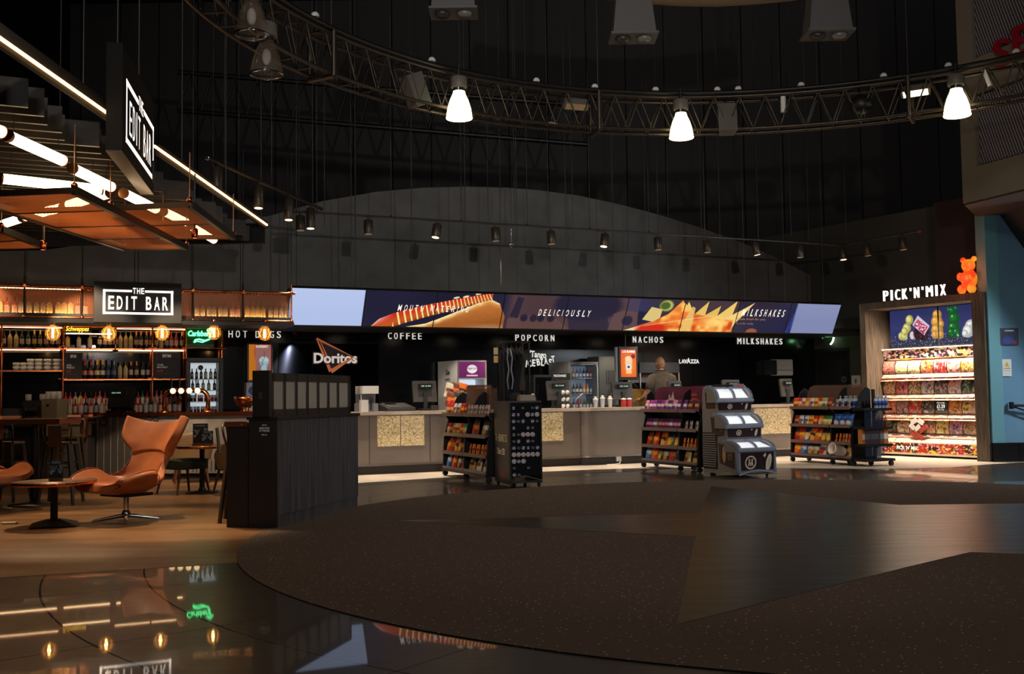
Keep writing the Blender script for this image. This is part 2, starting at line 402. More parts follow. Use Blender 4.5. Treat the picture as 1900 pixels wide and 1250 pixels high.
m_carpet = mat('speckled_carpet', (60, 50, 46), .95, spec=.1)
N, L, b = nodes(m_carpet)
tc = N.new('ShaderNodeTexCoord')
vo = N.new('ShaderNodeTexVoronoi'); vo.inputs['Scale'].default_value = 21; L.new(tc.outputs['Object'], vo.inputs[0])
lt = N.new('ShaderNodeMath'); lt.operation = 'LESS_THAN'; lt.inputs[1].default_value = .125; L.new(vo.outputs['Distance'], lt.inputs[0])
nz = N.new('ShaderNodeTexNoise'); nz.inputs['Scale'].default_value = 240; nz.inputs['Detail'].default_value = 3; L.new(tc.outputs['Object'], nz.inputs[0])
cr_ = N.new('ShaderNodeValToRGB'); cr_.color_ramp.elements[0].color = L4((70, 59, 53)); cr_.color_ramp.elements[1].color = L4((108, 93, 84)); cr_.color_ramp.elements[0].position = .3; cr_.color_ramp.elements[1].position = .7
L.new(nz.outputs[0], cr_.inputs[0])
mx = N.new('ShaderNodeMix'); mx.data_type = 'RGBA'; L.new(lt.outputs[0], mx.inputs[0]); L.new(cr_.outputs[0], mx.inputs[6]); mx.inputs[7].default_value = L4((190, 165, 140)); L.new(mx.outputs[2], b.inputs['Base Color'])
bp = N.new('ShaderNodeBump'); bp.inputs['Strength'].default_value = .4; bp.inputs['Distance'].default_value = .004; L.new(nz.outputs[0], bp.inputs['Height']); L.new(bp.outputs[0], b.inputs['Normal'])
CARP = [(3.073 + 5.479 * math.cos(2 * math.pi * k / 160), 9.884 + 5.479 * math.sin(2 * math.pi * k / 160)) for k in range(160)]
poly_obj('floor_carpet', CARP, .007, .006, m_carpet)
m_star = noisy(mat('worn_vinyl', (50, 42, 30), .3, spec=.3), (36, 30, 21), (50, 42, 29), 1.6, 6, stretch=(1, 6, 1), rr=(.24, .42))
STAR = [onz(*p) for p in ((735, 967), (1298, 953), (1320, 903), (1668, 938), (1900, 935))] + [Vector((7.6, 11.9, 0)), Vector((6.0, 9.6, 0)), Vector((5.2, 8.2, 0))] + [onz(*p) for p in ((1900, 1030), (1800, 1026), (1690, 1052), (1255, 1161), (1290, 997))]
poly_obj('floor_star', [(p.x, p.y) for p in STAR], .009, .003, m_star)

m_pale = noisy(mat('pale_floor_tile', (205, 190, 172), .35), (196, 180, 162), (214, 200, 184), 5, 3)
fe = [onz(*p) for p in ((560, 904), (666, 896), (820, 886), (1008, 875), (1100, 871), (1184, 868.5), (1440, 868), (1640, 869.5), (1760, 867), (1838, 861))]
poly_obj('floor_pale', [(p.x, p.y) for p in fe] + [tuple(PF(3.2, 1, 0)[:2]), tuple(CF(9, 2.7, 0)[:2]), tuple(CF(-6.3, 2.7, 0)[:2]), tuple(CF(-6.0, -.3, 0)[:2])], .003, .003, m_pale)

# walls
m_gloss = mat('black_gloss_panel', (16, 16, 18), .16, spec=.6)
m_arch = noisy(mat('grey_plaster', (92, 90, 88), .9), (86, 84, 82), (98, 96, 93), 3, 3)
m_dark = mat('black_paint', (20, 19, 19), .85)
AC = RZ(A_C); MC = Matrix.Translation(C0) @ AC; MP = Matrix.Translation(P0) @ RZ(A_P)
b_ = MB()
for k in range(11): b_.bb(-6.3 + 1.27 * k + .004, -6.3 + 1.27 * (k + 1) - .004, 2.7, 2.74, 0, 2.52)
struct(b_.build('wall_counter_back', m_gloss, M=MC))
b_ = MB(); b_.bb(-14, -6.3, 2.78, 2.84, 0, 2.6); struct(b_.build('wall_bar_back', mat('bar_wall', (34, 31, 30), .6), M=MC))
ap = [(-14, 2.4), (-14, 3.55), (-10.5, 3.78), (-9.3, 3.86), (-8.7, 3.98), (-7.2, 4.32), (-5.45, 4.68), (-4.43, 5.03), (-3.37, 5.28), (-2.4, 5.43), (-1.44, 5.52), (-.6, 5.56), (.13, 5.56), (1.1, 5.51), (2.07, 5.39), (3.1, 5.22), (4.15, 5.0), (5.0, 4.79), (5.63, 4.62), (6.5, 4.32), (7.4, 3.98), (7.4, 2.4)]
b_ = MB(); b_.prism(ap, 2.76, 2.9, 'Y'); struct(b_.build('wall_arch', m_arch, M=MC))
b_ = MB(); b_.bb(-6.3, 7.3, .42, 2.7, 2.52, 2.6); struct(b_.build('trim_soffit', m_dark, M=MC))
# door wall right of the counter, with the double door set back in it
m_dw = mat('charcoal_wall', (66, 64, 58), .8)
b_ = MB(); y = 2.2
b_.bb(-4.6, -3.18, y, y + .15, 0, 5.12); b_.bb(-2.14, 3.6, y, y + .15, 0, 5.12); b_.bb(-3.18, -2.14, y, y + .15, 2.27, 5.12)
struct(b_.build('wall_right', m_dw, M=MP))
d = MB(); d.bb(-3.18, -2.66, y + .1, y + .15, 0, 2.2); d.bb(-2.655, -2.14, y + .1, y + .15, 0, 2.2)
d1 = d.build('door_1', mat('black_door', (30, 29, 28), .55), M=MP); struct(d1)
f_ = MB(); f_.bb(-3.18, -3.1, y - .01, y + .16, 0, 2.27); f_.bb(-2.2, -2.14, y - .01, y + .16, 0, 2.27); f_.bb(-3.18, -2.14, y - .01, y + .16, 2.19, 2.27); f_.build('door_frame', m_dark, d1)
s_ = MB(); s_.cyl((-2.4, y + .1, 1.55), (-2.4, y + .09, 1.55), .075, 20, c=None); s_.build('door_sign', mat('door_disc', (84, 96, 110), .5), d1)
s2 = MB(); s2.bb(-2.44, -2.36, y + .085, y + .0895, 1.535, 1.565); s2.build('door_sign_bar', mat('sign_blue', (30, 40, 60), .5), d1)
b_ = MB(); x0 = pu(1735, 450, 1.3)[0]; b_.bb(x0, x0 + 1.6, 1.3, 1.5, 0, 5.0); struct(b_.build('wall_pier', mat('brown_black', (58, 46, 42), .85), M=MP))
# teal wall by the stair
m_teal = noisy(mat('teal_paint', (98, 138, 168), .7), (92, 133, 164), (103, 144, 172), 2, 3)
b_ = MB(); b_.bb(8.63, 13, 18.55, 18.9, .33, 4.6); struct(b_.build('wall_teal', m_teal)); b_ = MB(); b_.bb(8.41, 8.63, 18.515, 18.9, .33, 4.6); struct(b_.build('wall_teal_return', mat('grey_teal', (100, 152, 166), .7)))
b_ = MB()
for k in range(12): b_.bb(8.40 + .45 * k + .004, 8.40 + .45 * (k + 1) - .004, 18.48, 18.9, 0, .335)
struct(b_.build('baseboard_teal', mat('black_wall_tile', (24, 23, 24), .25)))
# underside of the stair cutting across the teal wall
a0 = ony(1845, 381, 18.5); a1 = ony(1900, 458, 18.5); k_ = (a1.z - a0.z) / (a1.x - a0.x)
b_ = MB(); b_.prism([(a0.x, a0.z), (a0.x + 3, a0.z + 3 * k_), (a0.x + 3, a0.z + .25), (a0.x, a0.z + .25)], 16.8, 18.54, 'Y'); struct(b_.build('trim_stair', mat('stair_dark', (26, 27, 30), .7)))
# mezzanine front upper right: beige cladding round perforated panels
m_bg = mat('beige_cladding', (128, 118, 104), .75)
m_perf = mat('perforated_metal', (90, 88, 90), .6)
N, L, b = nodes(m_perf); tc = N.new('ShaderNodeTexCoord'); mp = N.new('ShaderNodeMapping'); mp.inputs['Scale'].default_value = (1, 1, 1); mp.inputs['Rotation'].default_value = (0, R(20), 0); L.new(tc.outputs['Object'], mp.inputs[0])
sx = N.new('ShaderNodeSeparateXYZ'); L.new(mp.outputs[0], sx.inputs[0])
p1 = mth('PINGPONG', sx.outputs[0], .026); p2 = mth('PINGPONG', sx.outputs[2], .018)
q = mth('LESS_THAN', mth('ADD', mth('MULTIPLY', p1, p1), mth('MULTIPLY', p2, p2)), .00016)
mx = N.new('ShaderNodeMix'); mx.data_type = 'RGBA'; L.new(q, mx.inputs[0]); mx.inputs[6].default_value = L4((60, 56, 56)); mx.inputs[7].default_value = L4((190, 186, 196)); L.new(mx.outputs[2], b.inputs['Base Color'])
A_M = math.atan2(-.94, .33); M0 = Vector((7.605, 17.5, 0)); MM = Matrix.Translation(M0) @ RZ(A_M)
def mu(px, py, v=0.): return onframe(px, py, M0, A_M, v)
b_ = MB()
b_.bb(0, 3.2, 0, .5, 4.39, 4.95); b_.bb(0, .33, 0, .5, 4.95, 9); b_.bb(.33, 3.2, .0, .5, 6.15, 6.75); b_.bb(.33, 3.2, .12, .5, 4.95, 9)
mz = struct(b_.build('wall_mezzanine', m_bg, M=MM))
b_ = MB(); b_.bb(.36, 3.2, .06, .11, 4.98, 6.12); b_.bb(.36, 3.2, .06, .11, 6.78, 9); b_.build('perforated_panel', m_perf, mz)
b_ = MB(); b_.prism([(7.63, 17.5), (8.08, 16.2), (11, 16.2), (11, 18.6), (8.3, 18.6)], 4.36, 4.4); struct(b_.build('ceiling_mezzanine', mat('soffit_brown', (60, 52, 46), .8)))
# black drapes far behind, dark roof
m_dr = mat('black_drape', (26, 25, 25), .95)
N, L, b = nodes(m_dr); tc = N.new('ShaderNodeTexCoord'); sx = N.new('ShaderNodeSeparateXYZ'); L.new(tc.outputs['Object'], sx.inputs[0])
p1 = mth('LESS_THAN', mth('PINGPONG', sx.outputs[0], .62), .02)
mx = N.new('ShaderNodeMix'); mx.data_type = 'RGBA'; L.new(p1, mx.inputs[0]); mx.inputs[6].default_value = L4((74, 71, 71)); mx.inputs[7].default_value = L4((14, 14, 14)); L.new(mx.outputs[2], b.inputs['Base Color'])
b_ = MB(); b_.bb(-22, 24, 33, 33.2, 0, 15); struct(b_.build('wall_back', m_dr))
b_ = MB(); b_.bb(-20, 22, 2, 34, 14, 14.2); struct(b_.build('ceiling', m_dark))
b_ = MB(); b_.bb(-14.2, -14, 2, 34, 0, 15); struct(b_.build('wall_left', m_dark))

# ================================================================== concession counter, menu screens, wall lettering
m_front = noisy(mat('taupe_laminate', (112, 102, 94), .42), (106, 96, 88), (118, 108, 100), 1.5, 3)
m_steel = mat('brushed_steel', (150, 146, 142), .32, metal=1.)
m_kick = mat('dark_plinth', (44, 38, 36), .6)
m_top = noisy(mat('stone_worktop', (176, 160, 144), .3), (166, 150, 134), (186, 170, 154), 6, 4)
m_black = mat('satin_black', (22, 21, 21), .45)
m_blackm = mat('matt_black', (17, 17, 17), .8)
m_white = mat('white_plastic', (210, 208, 204), .4)
m_grey = mat('grey_plastic', (120, 120, 122), .45)
m_dgrey = mat('dark_grey_plastic', (48, 48, 50), .4)
m_chrome = mat('chrome', (205, 205, 205), .12, metal=1.)
m_print = cmat('printed', .5); m_printg = cmat('printed_gloss', .22); m_screen = cmat('screen', .25, emit=1.05, base=0); m_mixs = cmat('packet_foil', .33)
m_wlet = mat('white_letters', (225, 224, 218), .5, emit=.75, ecol=(235, 232, 224))
m_glass = mat('clear_glass', (255, 255, 255), .02, trans=1., ior=1.1)
m_popcorn = mat('popcorn_print', (214, 180, 110), .5, emit=.2, ecol=(255, 214, 130))
N, L, b = nodes(m_popcorn); tc = N.new('ShaderNodeTexCoord'); vo = N.new('ShaderNodeTexVoronoi'); vo.inputs['Scale'].default_value = 46; vo.inputs['Randomness'].default_value = 1
nz = N.new('ShaderNodeTexNoise'); nz.inputs['Scale'].default_value = 60; L.new(tc.outputs['Object'], nz.inputs[0])
ad = N.new('ShaderNodeMixRGB'); ad.inputs[0].default_value = .12; L.new(tc.outputs['Object'], ad.inputs[1]); L.new(nz.outputs['Color'], ad.inputs[2]); L.new(ad.outputs[0], vo.inputs[0])
cr_ = N.new('ShaderNodeValToRGB'); e = cr_.color_ramp.elements; e[0].color = L4((250, 238, 204)); e[1].color = L4((84, 64, 36)); e[0].position = .15; e[1].position = .75
k_ = e.new(.45); k_.color = L4((206, 180, 128)); L.new(vo.outputs['Distance'], cr_.inputs[0]); L.new(cr_.outputs[0], b.inputs['Base Color']); L.new(cr_.outputs[0], b.inputs['Emission Color'])

def counter_unit(u0, u1, label, popcorn=None, bow=False):
    t = thing('counter_unit', label, 'counter', CF(u0, 0, 0), A_C, 'serving counter units'); w = u1 - u0
    if bow:
        p = []; n = 10
        for k in range(n + 1): p.append((.32 - .32 * math.cos(math.pi / 2 * k / n), -.12 * math.sin(math.pi / 2 * k / n)))
        p = [(0, .55)] + p + [(w - .002, -.12), (w - .002, .55)]
        MB().prism(p, .17, .98, 'Z', sm=False).build('body', m_front, t)
        q = [(x, y - .012 if y < .5 else y) for x, y in p]
        MB().prism(q, .145, .175, 'Z').build('trim_strip', m_steel, t)
        MB().prism([(x, y + .08 if y < .5 else y) for x, y in p], 0, .145, 'Z').build('plinth', m_kick, t)
    else:
        MB().rbox(.002, w - .002, 0, .55, .17, .98, .004).build('body', m_front, t)
        MB().bb(0, w, -.014, .02, .14, .172).build('trim_strip', m_steel, t)
        MB().bb(0, w, .06, .55, 0, .14).build('plinth', m_kick, t)
        MB().bb(w - .012, w - .002, -.006, .004, .172, .98).build('joint_strip', m_steel, t)
    for (a, c) in popcorn or []:
        MB().bb(a - u0, c - u0, -.008, .003, .46, .965).build('popcorn_panel', m_popcorn, t)['label'] = 'backlit panel printed with popcorn'
    return t
counter_unit(-5.75, -4.36, 'taupe counter unit half hidden behind the slatted partition')
counter_unit(-4.36, -3.30, 'taupe counter unit with twin popcorn panels beside the crisp stand', [(-4.23, -3.835), (-3.82, -3.41)])
counter_unit(-3.30, -2.15, 'plain counter unit behind the crisp stand by the shirt rack')
counter_unit(-2.15, -1.45, 'narrow counter unit hidden behind the shirt rack')
counter_unit(-1.45, -.42, 'counter unit with single popcorn panel right of the shirt rack', [(-1.36, -.78)])
counter_unit(-.42, .82, 'counter unit with curved bow front below the orange drink screen', bow=True)
counter_unit(.82, 2.1, 'plain counter unit behind the purple chocolate stand')
counter_unit(2.1, 3.3, 'plain counter unit behind the ice cream freezer')
counter_unit(3.3, 4.45, 'counter unit with popcorn panel right of the ice cream freezer', [(3.42, 4.32)])
counter_unit(4.45, 5.5, 'last counter unit at the far end behind the water bottles')
t = thing('worktop', 'long pale stone worktop running along the serving counter', 'worktop', CF(0, 0, .98), A_C)
MB().prism([(-5.78, -.05), (-.5, -.05), (-.3, -.17), (.85, -.17), (.95, -.05), (5.5, -.05), (5.5, .62), (-5.78, .62)], 0, .055, 'Z').build('slab', m_top, t)
t = thing('plug_adaptor', 'white plug adaptor on the plinth under the bowed counter', 'plug', CF(.32, -.045, .05), A_C)
MB().rbox(-.05, .05, -.03, .02, 0, .11, .012, axis='Y').build('body', m_white, t)
MB().tube([(.0, -.03, .03), (.01, -.06, .01), (-.02, -.09, -.03), (-.12, -.1, -.04), (-.3, -.11, -.043)], .009, 6).build('cord', m_white, t)
b_ = MB(); b_.bb(-6.2, 5.4, .75, 2.6, 0, .08); o = b_.build('floor_platform', m_kick, M=MC); o['kind'] = 'structure'

# ---- menu screens: one long picture shared by nine leaning panels
def strip_pic(G, V):
    I = blank(G, (34, 32, 54)); n1 = vnoise(G, V * .5, 1.4, 3)
    I = over(I, np.clip((G - 3.0) / .15, 0, 1) * (G < 5.2), (76, 56, 60)); I = I * (.8 + .35 * n1[..., None])
    I = over(I, ell(G, V, 4.35, .75, .62, .55, .2) * .85, (30, 30, 52)); I = over(I, polym(G, V, [(4.0, .6), (4.25, .35), (4.7, .4), (4.8, .0), (4.1, 0)]) * .8, (40, 36, 54))
    I = over(I, polym(G, V, [(3.1, 0), (3.1, .3), (3.5, .42), (3.9, .3), (4.1, 0)]) * .6, (104, 74, 66))
    for q in (3.35, 3.5, 3.62, 3.78): I = over(I, ell(G, V, q, .32, .07, .13, .3), (40, 34, 52))
    I = over(I, polym(G, V, [(3.12, .35), (3.2, .95), (3.3, .9), (3.25, .3)]) * .8, (36, 32, 50))
    I = over(I, polym(G, V, [(4.75, 0), (4.8, .5), (4.95, .62), (5.2, .58), (5.25, 0)]) * .8, (96, 72, 72)); I = over(I, rect(G, V, 5.0, 5.6, .6, 1.1) * .6, (62, 62, 96))
    I = over(I, ell(G, V, 5.05, .3, .1, .18, .3), (40, 38, 60)); I = over(I, np.clip((G - 5.3) / .3, 0, 1) * (G < 7), (60, 48, 56))
    # hot dog
    I = over(I, polym(G, V, [(1.62, 0), (1.9, .1), (2.2, .36), (2.5, .62), (2.78, .86), (2.95, .72), (3.05, .3), (3.05, 0)]), (196, 120, 58))
    sh = vnoise(G * 3, V * 3, 5, 4); bm = polym(G, V, [(1.62, 0), (1.9, .1), (2.2, .36), (2.5, .62), (2.78, .86), (2.95, .72), (3.05, .3), (3.05, 0)])
    I = over(I, bm * np.clip(.75 - V - (2.9 - G) * .3 + .1 * sh, 0, .8), (122, 62, 24)); ed = np.interp(G, [1.62, 1.9, 2.2, 2.5, 2.78, 3.05], [0, .1, .36, .62, .86, .7]); I = over(I, bm * np.clip((V - ed + .2) * 5, 0, 1) * .75, (232, 178, 100)); I = over(I, bm * np.clip((V - ed + .09 + .06 * sh) * 9, 0, 1) * .95, (250, 228, 168))
    I = over(I, bm * np.clip(.16 - V, 0, 1) * 5 * np.clip((G - 2.3) * 2, 0, 1), (176, 140, 100))
    ax = np.interp(G, [1.12, 1.3, 1.6, 1.9, 2.2, 2.5, 2.8], [-.02, .1, .3, .47, .63, .78, .92]); th = np.interp(G, [1.12, 1.22, 1.4, 2.0, 2.8], [.02, .16, .2, .17, .1])
    d = (V - ax) / th; ms = ((np.abs(d) < 1) & (G > 1.12) & (G < 2.82)).astype(float)
    I = over(I, ms, (190, 84, 36)); I = over(I, ms * np.clip(d * .9 + .15, 0, 1), (196, 34, 28)); I = over(I, ms * np.clip((1.42 - G) * 4, 0, 1) * np.clip(d, 0, 1), (238, 206, 186)); I = over(I, ms * np.clip(-d - .5, 0, 1), (110, 40, 20))
    zz = np.abs(((G + d * .055) * np.interp(G, [1.3, 2, 2.8], [5, 7.5, 11])) % 1 - .5); I = over(I, ms * (zz < .13) * (G > 1.42), (246, 224, 140))
    I = over(I, ms * (zz > .44) * (G > 1.5) * np.clip(d * 1.2, 0, 1), (232, 60, 50))
    for (a, c_) in ((2.28, .86), (2.42, .9), (2.6, .99)): I = over(I, ell(G, V, a, c_, .06, .03, .3, .5), (232, 218, 170))
    # nachos
    chip = [([(5.02, 0), (5.5, .3), (5.62, .0)], (226, 204, 150)), ([(5.3, .35), (5.42, .75), (5.62, .68), (5.6, .25)], (214, 190, 120)), ([(5.9, 0), (6.05, .95), (6.2, .55), (6.15, 0)], (232, 200, 112)),
            ([(6.1, .35), (6.42, .98), (6.4, .4)], (224, 186, 96)), ([(6.3, .4), (6.66, .84), (6.62, .3)], (222, 180, 92)), ([(6.5, .3), (6.95, 1.02), (6.9, .4)], (232, 192, 104)), ([(6.6, .2), (7.28, .98), (7.0, .3), (6.95, 0)], (238, 204, 124))]
    for p, c_ in chip: I = over(I, polym(G, V, p), c_)
    I = over(I, polym(G, V, [(5.2, 0), (5.5, .3), (5.75, .55), (5.95, .98), (6.15, .6), (6.4, .5), (6.7, .42), (6.95, .4), (6.98, 0)]), (232, 124, 50))
    m2 = polym(G, V, [(5.2, 0), (5.5, .3), (5.75, .55), (5.95, .98), (6.15, .6), (6.4, .5), (6.7, .42), (6.95, .4), (6.98, 0)]); nn = vnoise(G * 4, V * 2.4, 3, 8)
    I = over(I, m2 * np.clip((nn - .5) * 3, 0, 1), (252, 190, 96)); I = over(I, m2 * np.clip((.42 - nn) * 3, 0, 1), (190, 66, 26)); I = over(I, ell(G, V, 5.5, .06, .32, .22, .4), (204, 44, 24))
    I = over(I, ell(G, V, 6.6, .3, .3, .26, .7) * .8, (250, 214, 120)); I = over(I, polym(G, V, [(6.0, 0), (6.05, .4), (6.14, .8), (6.2, .75), (6.2, 0)]) * .9, (226, 186, 104))
    I = over(I, ell(G, V, 5.68, .8, .14, .2, .3), (176, 184, 96)); I = over(I, ell(G, V, 5.66, .8, .1, .14, .3), (74, 96, 42))
    I = over(I, (np.abs(V - .05 - .3 * (G - 5)) < .02) * m2 * .4, (255, 230, 180))
    # right end
    I = over(I, polym(G, V, [(7.2, 0), (7.25, .4), (7.5, .55), (7.75, .2), (7.8, 0)]) * .8, (30, 34, 62)); I = over(I, rect(G, V, 7.6, 8.3, -.1, 1.1) * np.clip((G - 7.6) * 3, 0, 1), (34, 36, 66)); I = over(I, ell(G, V, 7.35, .02, .12, .12, .2), (150, 84, 60))
    I = over(I, ell(G, V, 7.28, .55, .12, .1, .4), (46, 40, 48)); I = over(I, polym(G, V, [(8.08, 0), (8.2, 1.05), (8.14, 1.05), (8.0, 0)]), (44, 54, 120))
    lil = np.clip((G - 8.1) / .03, 0, 1); I = over(I, lil, (126, 134, 172)); I = over(I, lil * np.clip((V - .4), 0, 1) * .5, (150, 158, 196))
    wl = (G < 1.0).astype(float); I = over(I, wl, (172, 188, 226)); I = over(I, wl * np.clip((V - .3) * .9, 0, 1) * .6, (190, 204, 238))
    return I
a_l = math.atan2(.3, .6); Hs = math.hypot(.3, .6)
DESC = ['blank pale blue menu screen at the left end of the row', 'menu screen showing the tip of a hot dog', 'menu screen showing the bun end of a hot dog', 'dim purple menu screen left of the word DELICIOUSLY', 'dim menu screen with DELICIOUSLY ending on it',
        'menu screen showing red salsa and green pepper on nachos', 'menu screen showing cheesy nacho chips', 'menu screen reading MILKSHAKES in slanted capitals', 'half blank lilac menu screen at the right end of the row']
for k in range(9):
    t = thing('menu_screen', DESC[k], 'screen', group='menu screens above the counter')
    t.matrix_world = MC @ T(-5.65 + 1.2667 * k, .35, 2.47) @ RX(a_l)
    w = 1.2667
    MB().bb(.002, w - .002, .004, .07, 0, Hs).build('housing', m_black, t)
    f = MB(); 
    for q in ((.001, .008, 0, Hs), (w - .008, w - .001, 0, Hs), (.001, w - .001, 0, .012), (.001, w - .001, Hs - .012, Hs)): f.bb(q[0], q[1], -.006, .004, q[2], q[3])
    f.build('bezel', m_black, t)
    b_ = MB(); pic_mb(b_, lambda U, V, k=k: strip_pic(U + k, V), .008, w - .008, .012, Hs - .012, *((230, 112) if k in (1, 2, 5, 6, 7) else (100, 50))); b_.build('display', m_screen, t)
    if k == 1: text_sp(MB(), 'MOUTH W', .66, .115, x=w - .02, y=-.002, z=.3, depth=.001, shear=.2, align='R', bold=.01).build('caption', m_wlet, t)
    if k == 2: text_sp(MB(), 'ATERING', .62, .115, x=.0, y=-.002, z=.3, depth=.001, shear=.2, align='L', bold=.01).build('caption', m_wlet, t)
    if k == 3: text_sp(MB(), 'DELICI', .5, .125, x=w - .05, y=-.002, z=.27, depth=.001, shear=.2, align='R', bold=.01).build('caption', m_wlet, t)
    if k == 4: text_sp(MB(), 'OUSLY', .52, .125, x=.0, y=-.002, z=.27, depth=.001, shear=.2, align='L', bold=.01).build('caption', m_wlet, t)
    if k == 7:
        text_sp(MB(), 'MILKSHAKES', 1.05, .15, x=.1, y=-.002, z=.36, depth=.001, shear=.2, align='L', bold=.01).build('caption', m_wlet, t)
        c_ = MB(); text_mb(c_, 'Made fresh for you', w=.68, h=.06, x=0.03, y=-.002, z=.26, depth=.001, align='L'); text_mb(c_, 'to order today', w=.42, h=.05, x=0.03, y=-.002, z=.17, depth=.001, align='L'); c_.build('caption_text', mat('small_print', (150, 120, 90), .5, emit=.35, ecol=(190, 150, 110)), t)
# gantry that carries them
g = thing('screen_gantry', 'long black gantry hung on rods behind the menu screens', 'gantry'); g.matrix_world = MC
MB().prism([(.46, 2.47), (.5, 2.47), (.36, 3.02), (.21, 3.07), (.19, 3.02)], -5.66, 5.76, 'X').build('beam', m_black, g)
for k in range(12):
    u = -5.5 + k * 1.0; MB().cyl((u, .3, 3.03), (u, .3, 13.9), .008, 6).build('suspension_rod', mat('thin_steel', (70, 68, 66), .5, metal=.6), g)
m_dl = mat('downlight_face', (255, 240, 215), .5, emit=9., ecol=(255, 232, 200))
for k in range(9):
    t = thing('soffit_downlight', 'slim lit downlight under the soffit, %s from the left end' % ORD[k], 'downlight', CF(-4.9 + 1.25 * k, .62, 2.5), A_C, 'downlights under the soffit')
    MB().rbox(-.16, .16, -.06, .06, 0, .02, .01).build('trim_ring', m_white, t); MB().bb(-.14, .14, -.045, .045, -.004, .001).build('lamp_face', m_dl, t)

# ---- lettering on the black wall
def letters(s, px0, px1, py0, py1, label, v=2.69, bold=.0, name='wall_lettering', m=None, depth=.02):
    u0, z1 = cu(px0, py0, v); u1, z0 = cu(px1, py1, v)
    t = thing(name, label, 'lettering', CF((u0 + u1) / 2, v, z0), A_C)
    text_sp(MB(), s, u1 - u0, z1 - z0, depth=depth, bold=bold).build('letters', m or m_wlet, t); return t
letters('HOT DOGS', 424, 521, 612.5, 627, 'thin white HOT DOGS letters on the black wall above the bar bulb')
letters('COFFEE', 720, 782, 616.5, 629.5, 'white COFFEE letters on the black wall under the hot dog screen')
letters('POPCORN', 956, 1028, 620, 633, 'white POPCORN letters on the black wall above the shirt rack')
letters('NACHOS', 1174, 1230, 624, 636, 'white NACHOS letters on the black wall above the man')
letters('MILKSHAKES', 1368, 1451, 627, 639, 'white upright MILKSHAKES letters on the black wall under the screens')
u0, z0 = cu(1260, 674, 2.69); u1, z1 = cu(1297, 664, 2.69)
t = thing('wall_logo', 'small white coffee brand name on the black wall right of the man', 'logo', CF(u0, 2.69, z0), A_C)
b_ = MB(); text_mb(b_, 'L', w=.05, h=z1 - z0 - .03, x=0.0, align='L', bold=.04); text_mb(b_, 'AV', w=.15, h=z1 - z0 - .03, x=.06, align='L', bold=.04); text_mb(b_, 'A', w=.1, h=z1 - z0, x=.2, align='L', bold=.04); text_mb(b_, 'ZZA', w=u1 - u0 - .3, h=z1 - z0 - .03, x=.3, align='L', bold=.04); b_.build('letters', m_wlet, t)
u0, z0 = cu(980, 681, 2.69); u1, z1 = cu(1028, 649, 2.69); hh = z1 - z0
t = thing('wall_logo', 'white wobbly two-line iced drink logo behind the shirt rack', 'logo', CF(u0, 2.69, z0), A_C)
b_ = MB(); text_mb(b_, "'Tango", w=.38, h=hh * .5, x=.02, z=hh * .48, align='L', bold=.025, M=RY(R(4)))
x = -.06
for i, (ch, dz, r_) in enumerate(zip('ICEBLAST', (.0, .0, .02, .03, .03, .06, .04, .09), (8, -6, 4, -8, 5, -4, 8, -7))):
    x += .035 if ch == 'B' else 0; text_mb(b_, ch, w=.022 if ch == 'I' else .075, h=hh * .4, x=0, z=0, align='L', bold=.03, M=T(x, 0, dz) @ RY(R(r_))); x += .06 if ch == 'I' else .085
b_.build('letters', m_wlet, t)
# crisp brand logo: triangle outline with the name across it
v = 2.69
pu0, pu1 = cu(517, 650, v)[0], cu(702, 650, v)[0]
m_br = mat('brushed_dark_steel', (24, 26, 34), .3, metal=1.); m_br.node_tree.nodes['Principled BSDF'].inputs['Anisotropic'].default_value = .95; m_br.node_tree.nodes['Principled BSDF'].inputs['Anisotropic Rotation'].default_value = .25
tn = m_br.node_tree.nodes.new('ShaderNodeTangent'); tn.direction_type = 'RADIAL'; tn.axis = 'Z'; m_br.node_tree.links.new(tn.outputs[0], m_br.node_tree.nodes['Principled BSDF'].inputs['Tangent'])
us_ = cu(541, 650, v)[0]; t = thing('streak_can', 'added black can over the streak on the brushed panel beside the crisp logo', 'spotlight', CF(us_ + .02, 2.5, 2.45), A_C); MB().lathe([(.03, .0), (.034, .01), (.034, .08)], 12, cap=False).build('can', m_black, t)
spot('streak_light', CF(us_ + .02, 2.5, 2.44), CF(us_, 2.69, 1.6), 420, 70, .5, (1, .96, .92), .02)  # spot and can added to draw the bright streak on the panel
b_ = MB(); b_.bb(pu0, pu0 + .62, v, v + .008, 1.0, 2.3); b_.bb(pu0 + .63, pu1, v, v + .008, 1.0, 2.3); o = b_.build('wall_brushed_panel', m_br, M=MC); o['kind'] = 'structure'
v = 2.66; u0, z0 = cu(580, 689, v); P_ = lambda px, py: (cu(px, py, v)[0] - u0, cu(px, py, v)[1] - z0)
t = thing('wall_logo', 'crisp brand logo of a slanted orange triangle on the black wall', 'logo', CF(u0, v, z0), A_C)
A_, B_, C_ = P_(587, 628), P_(613, 689), P_(655, 662)
b_ = MB(); b_.prism([A_, B_, C_], -.012, 0, 'Y'); b_.build('triangle_panel', mat('logo_plum', (58, 46, 58), .4), t)
b_ = MB()
def rib(p, q, w0, w1, y=-.03, mb=None):
    d = Vector((q[0] - p[0], q[1] - p[1])); d.normalize(); n = Vector((-d.y, d.x)); mb.prism([(p[0] + n.x * w0, p[1] + n.y * w0), (p[0] - n.x * w0, p[1] - n.y * w0), (q[0] - n.x * w1, q[1] - n.y * w1), (q[0] + n.x * w1, q[1] + n.y * w1)], y, y + .02, 'Y')
rib(A_, B_, .008, .03, -.03, b_); rib(A_, C_, .02, .004, -.03, b_); rib(C_, B_, .012, .04, -.066, b_); rib(P_(594, 634), P_(607, 664), .004, .012, -.05, b_)
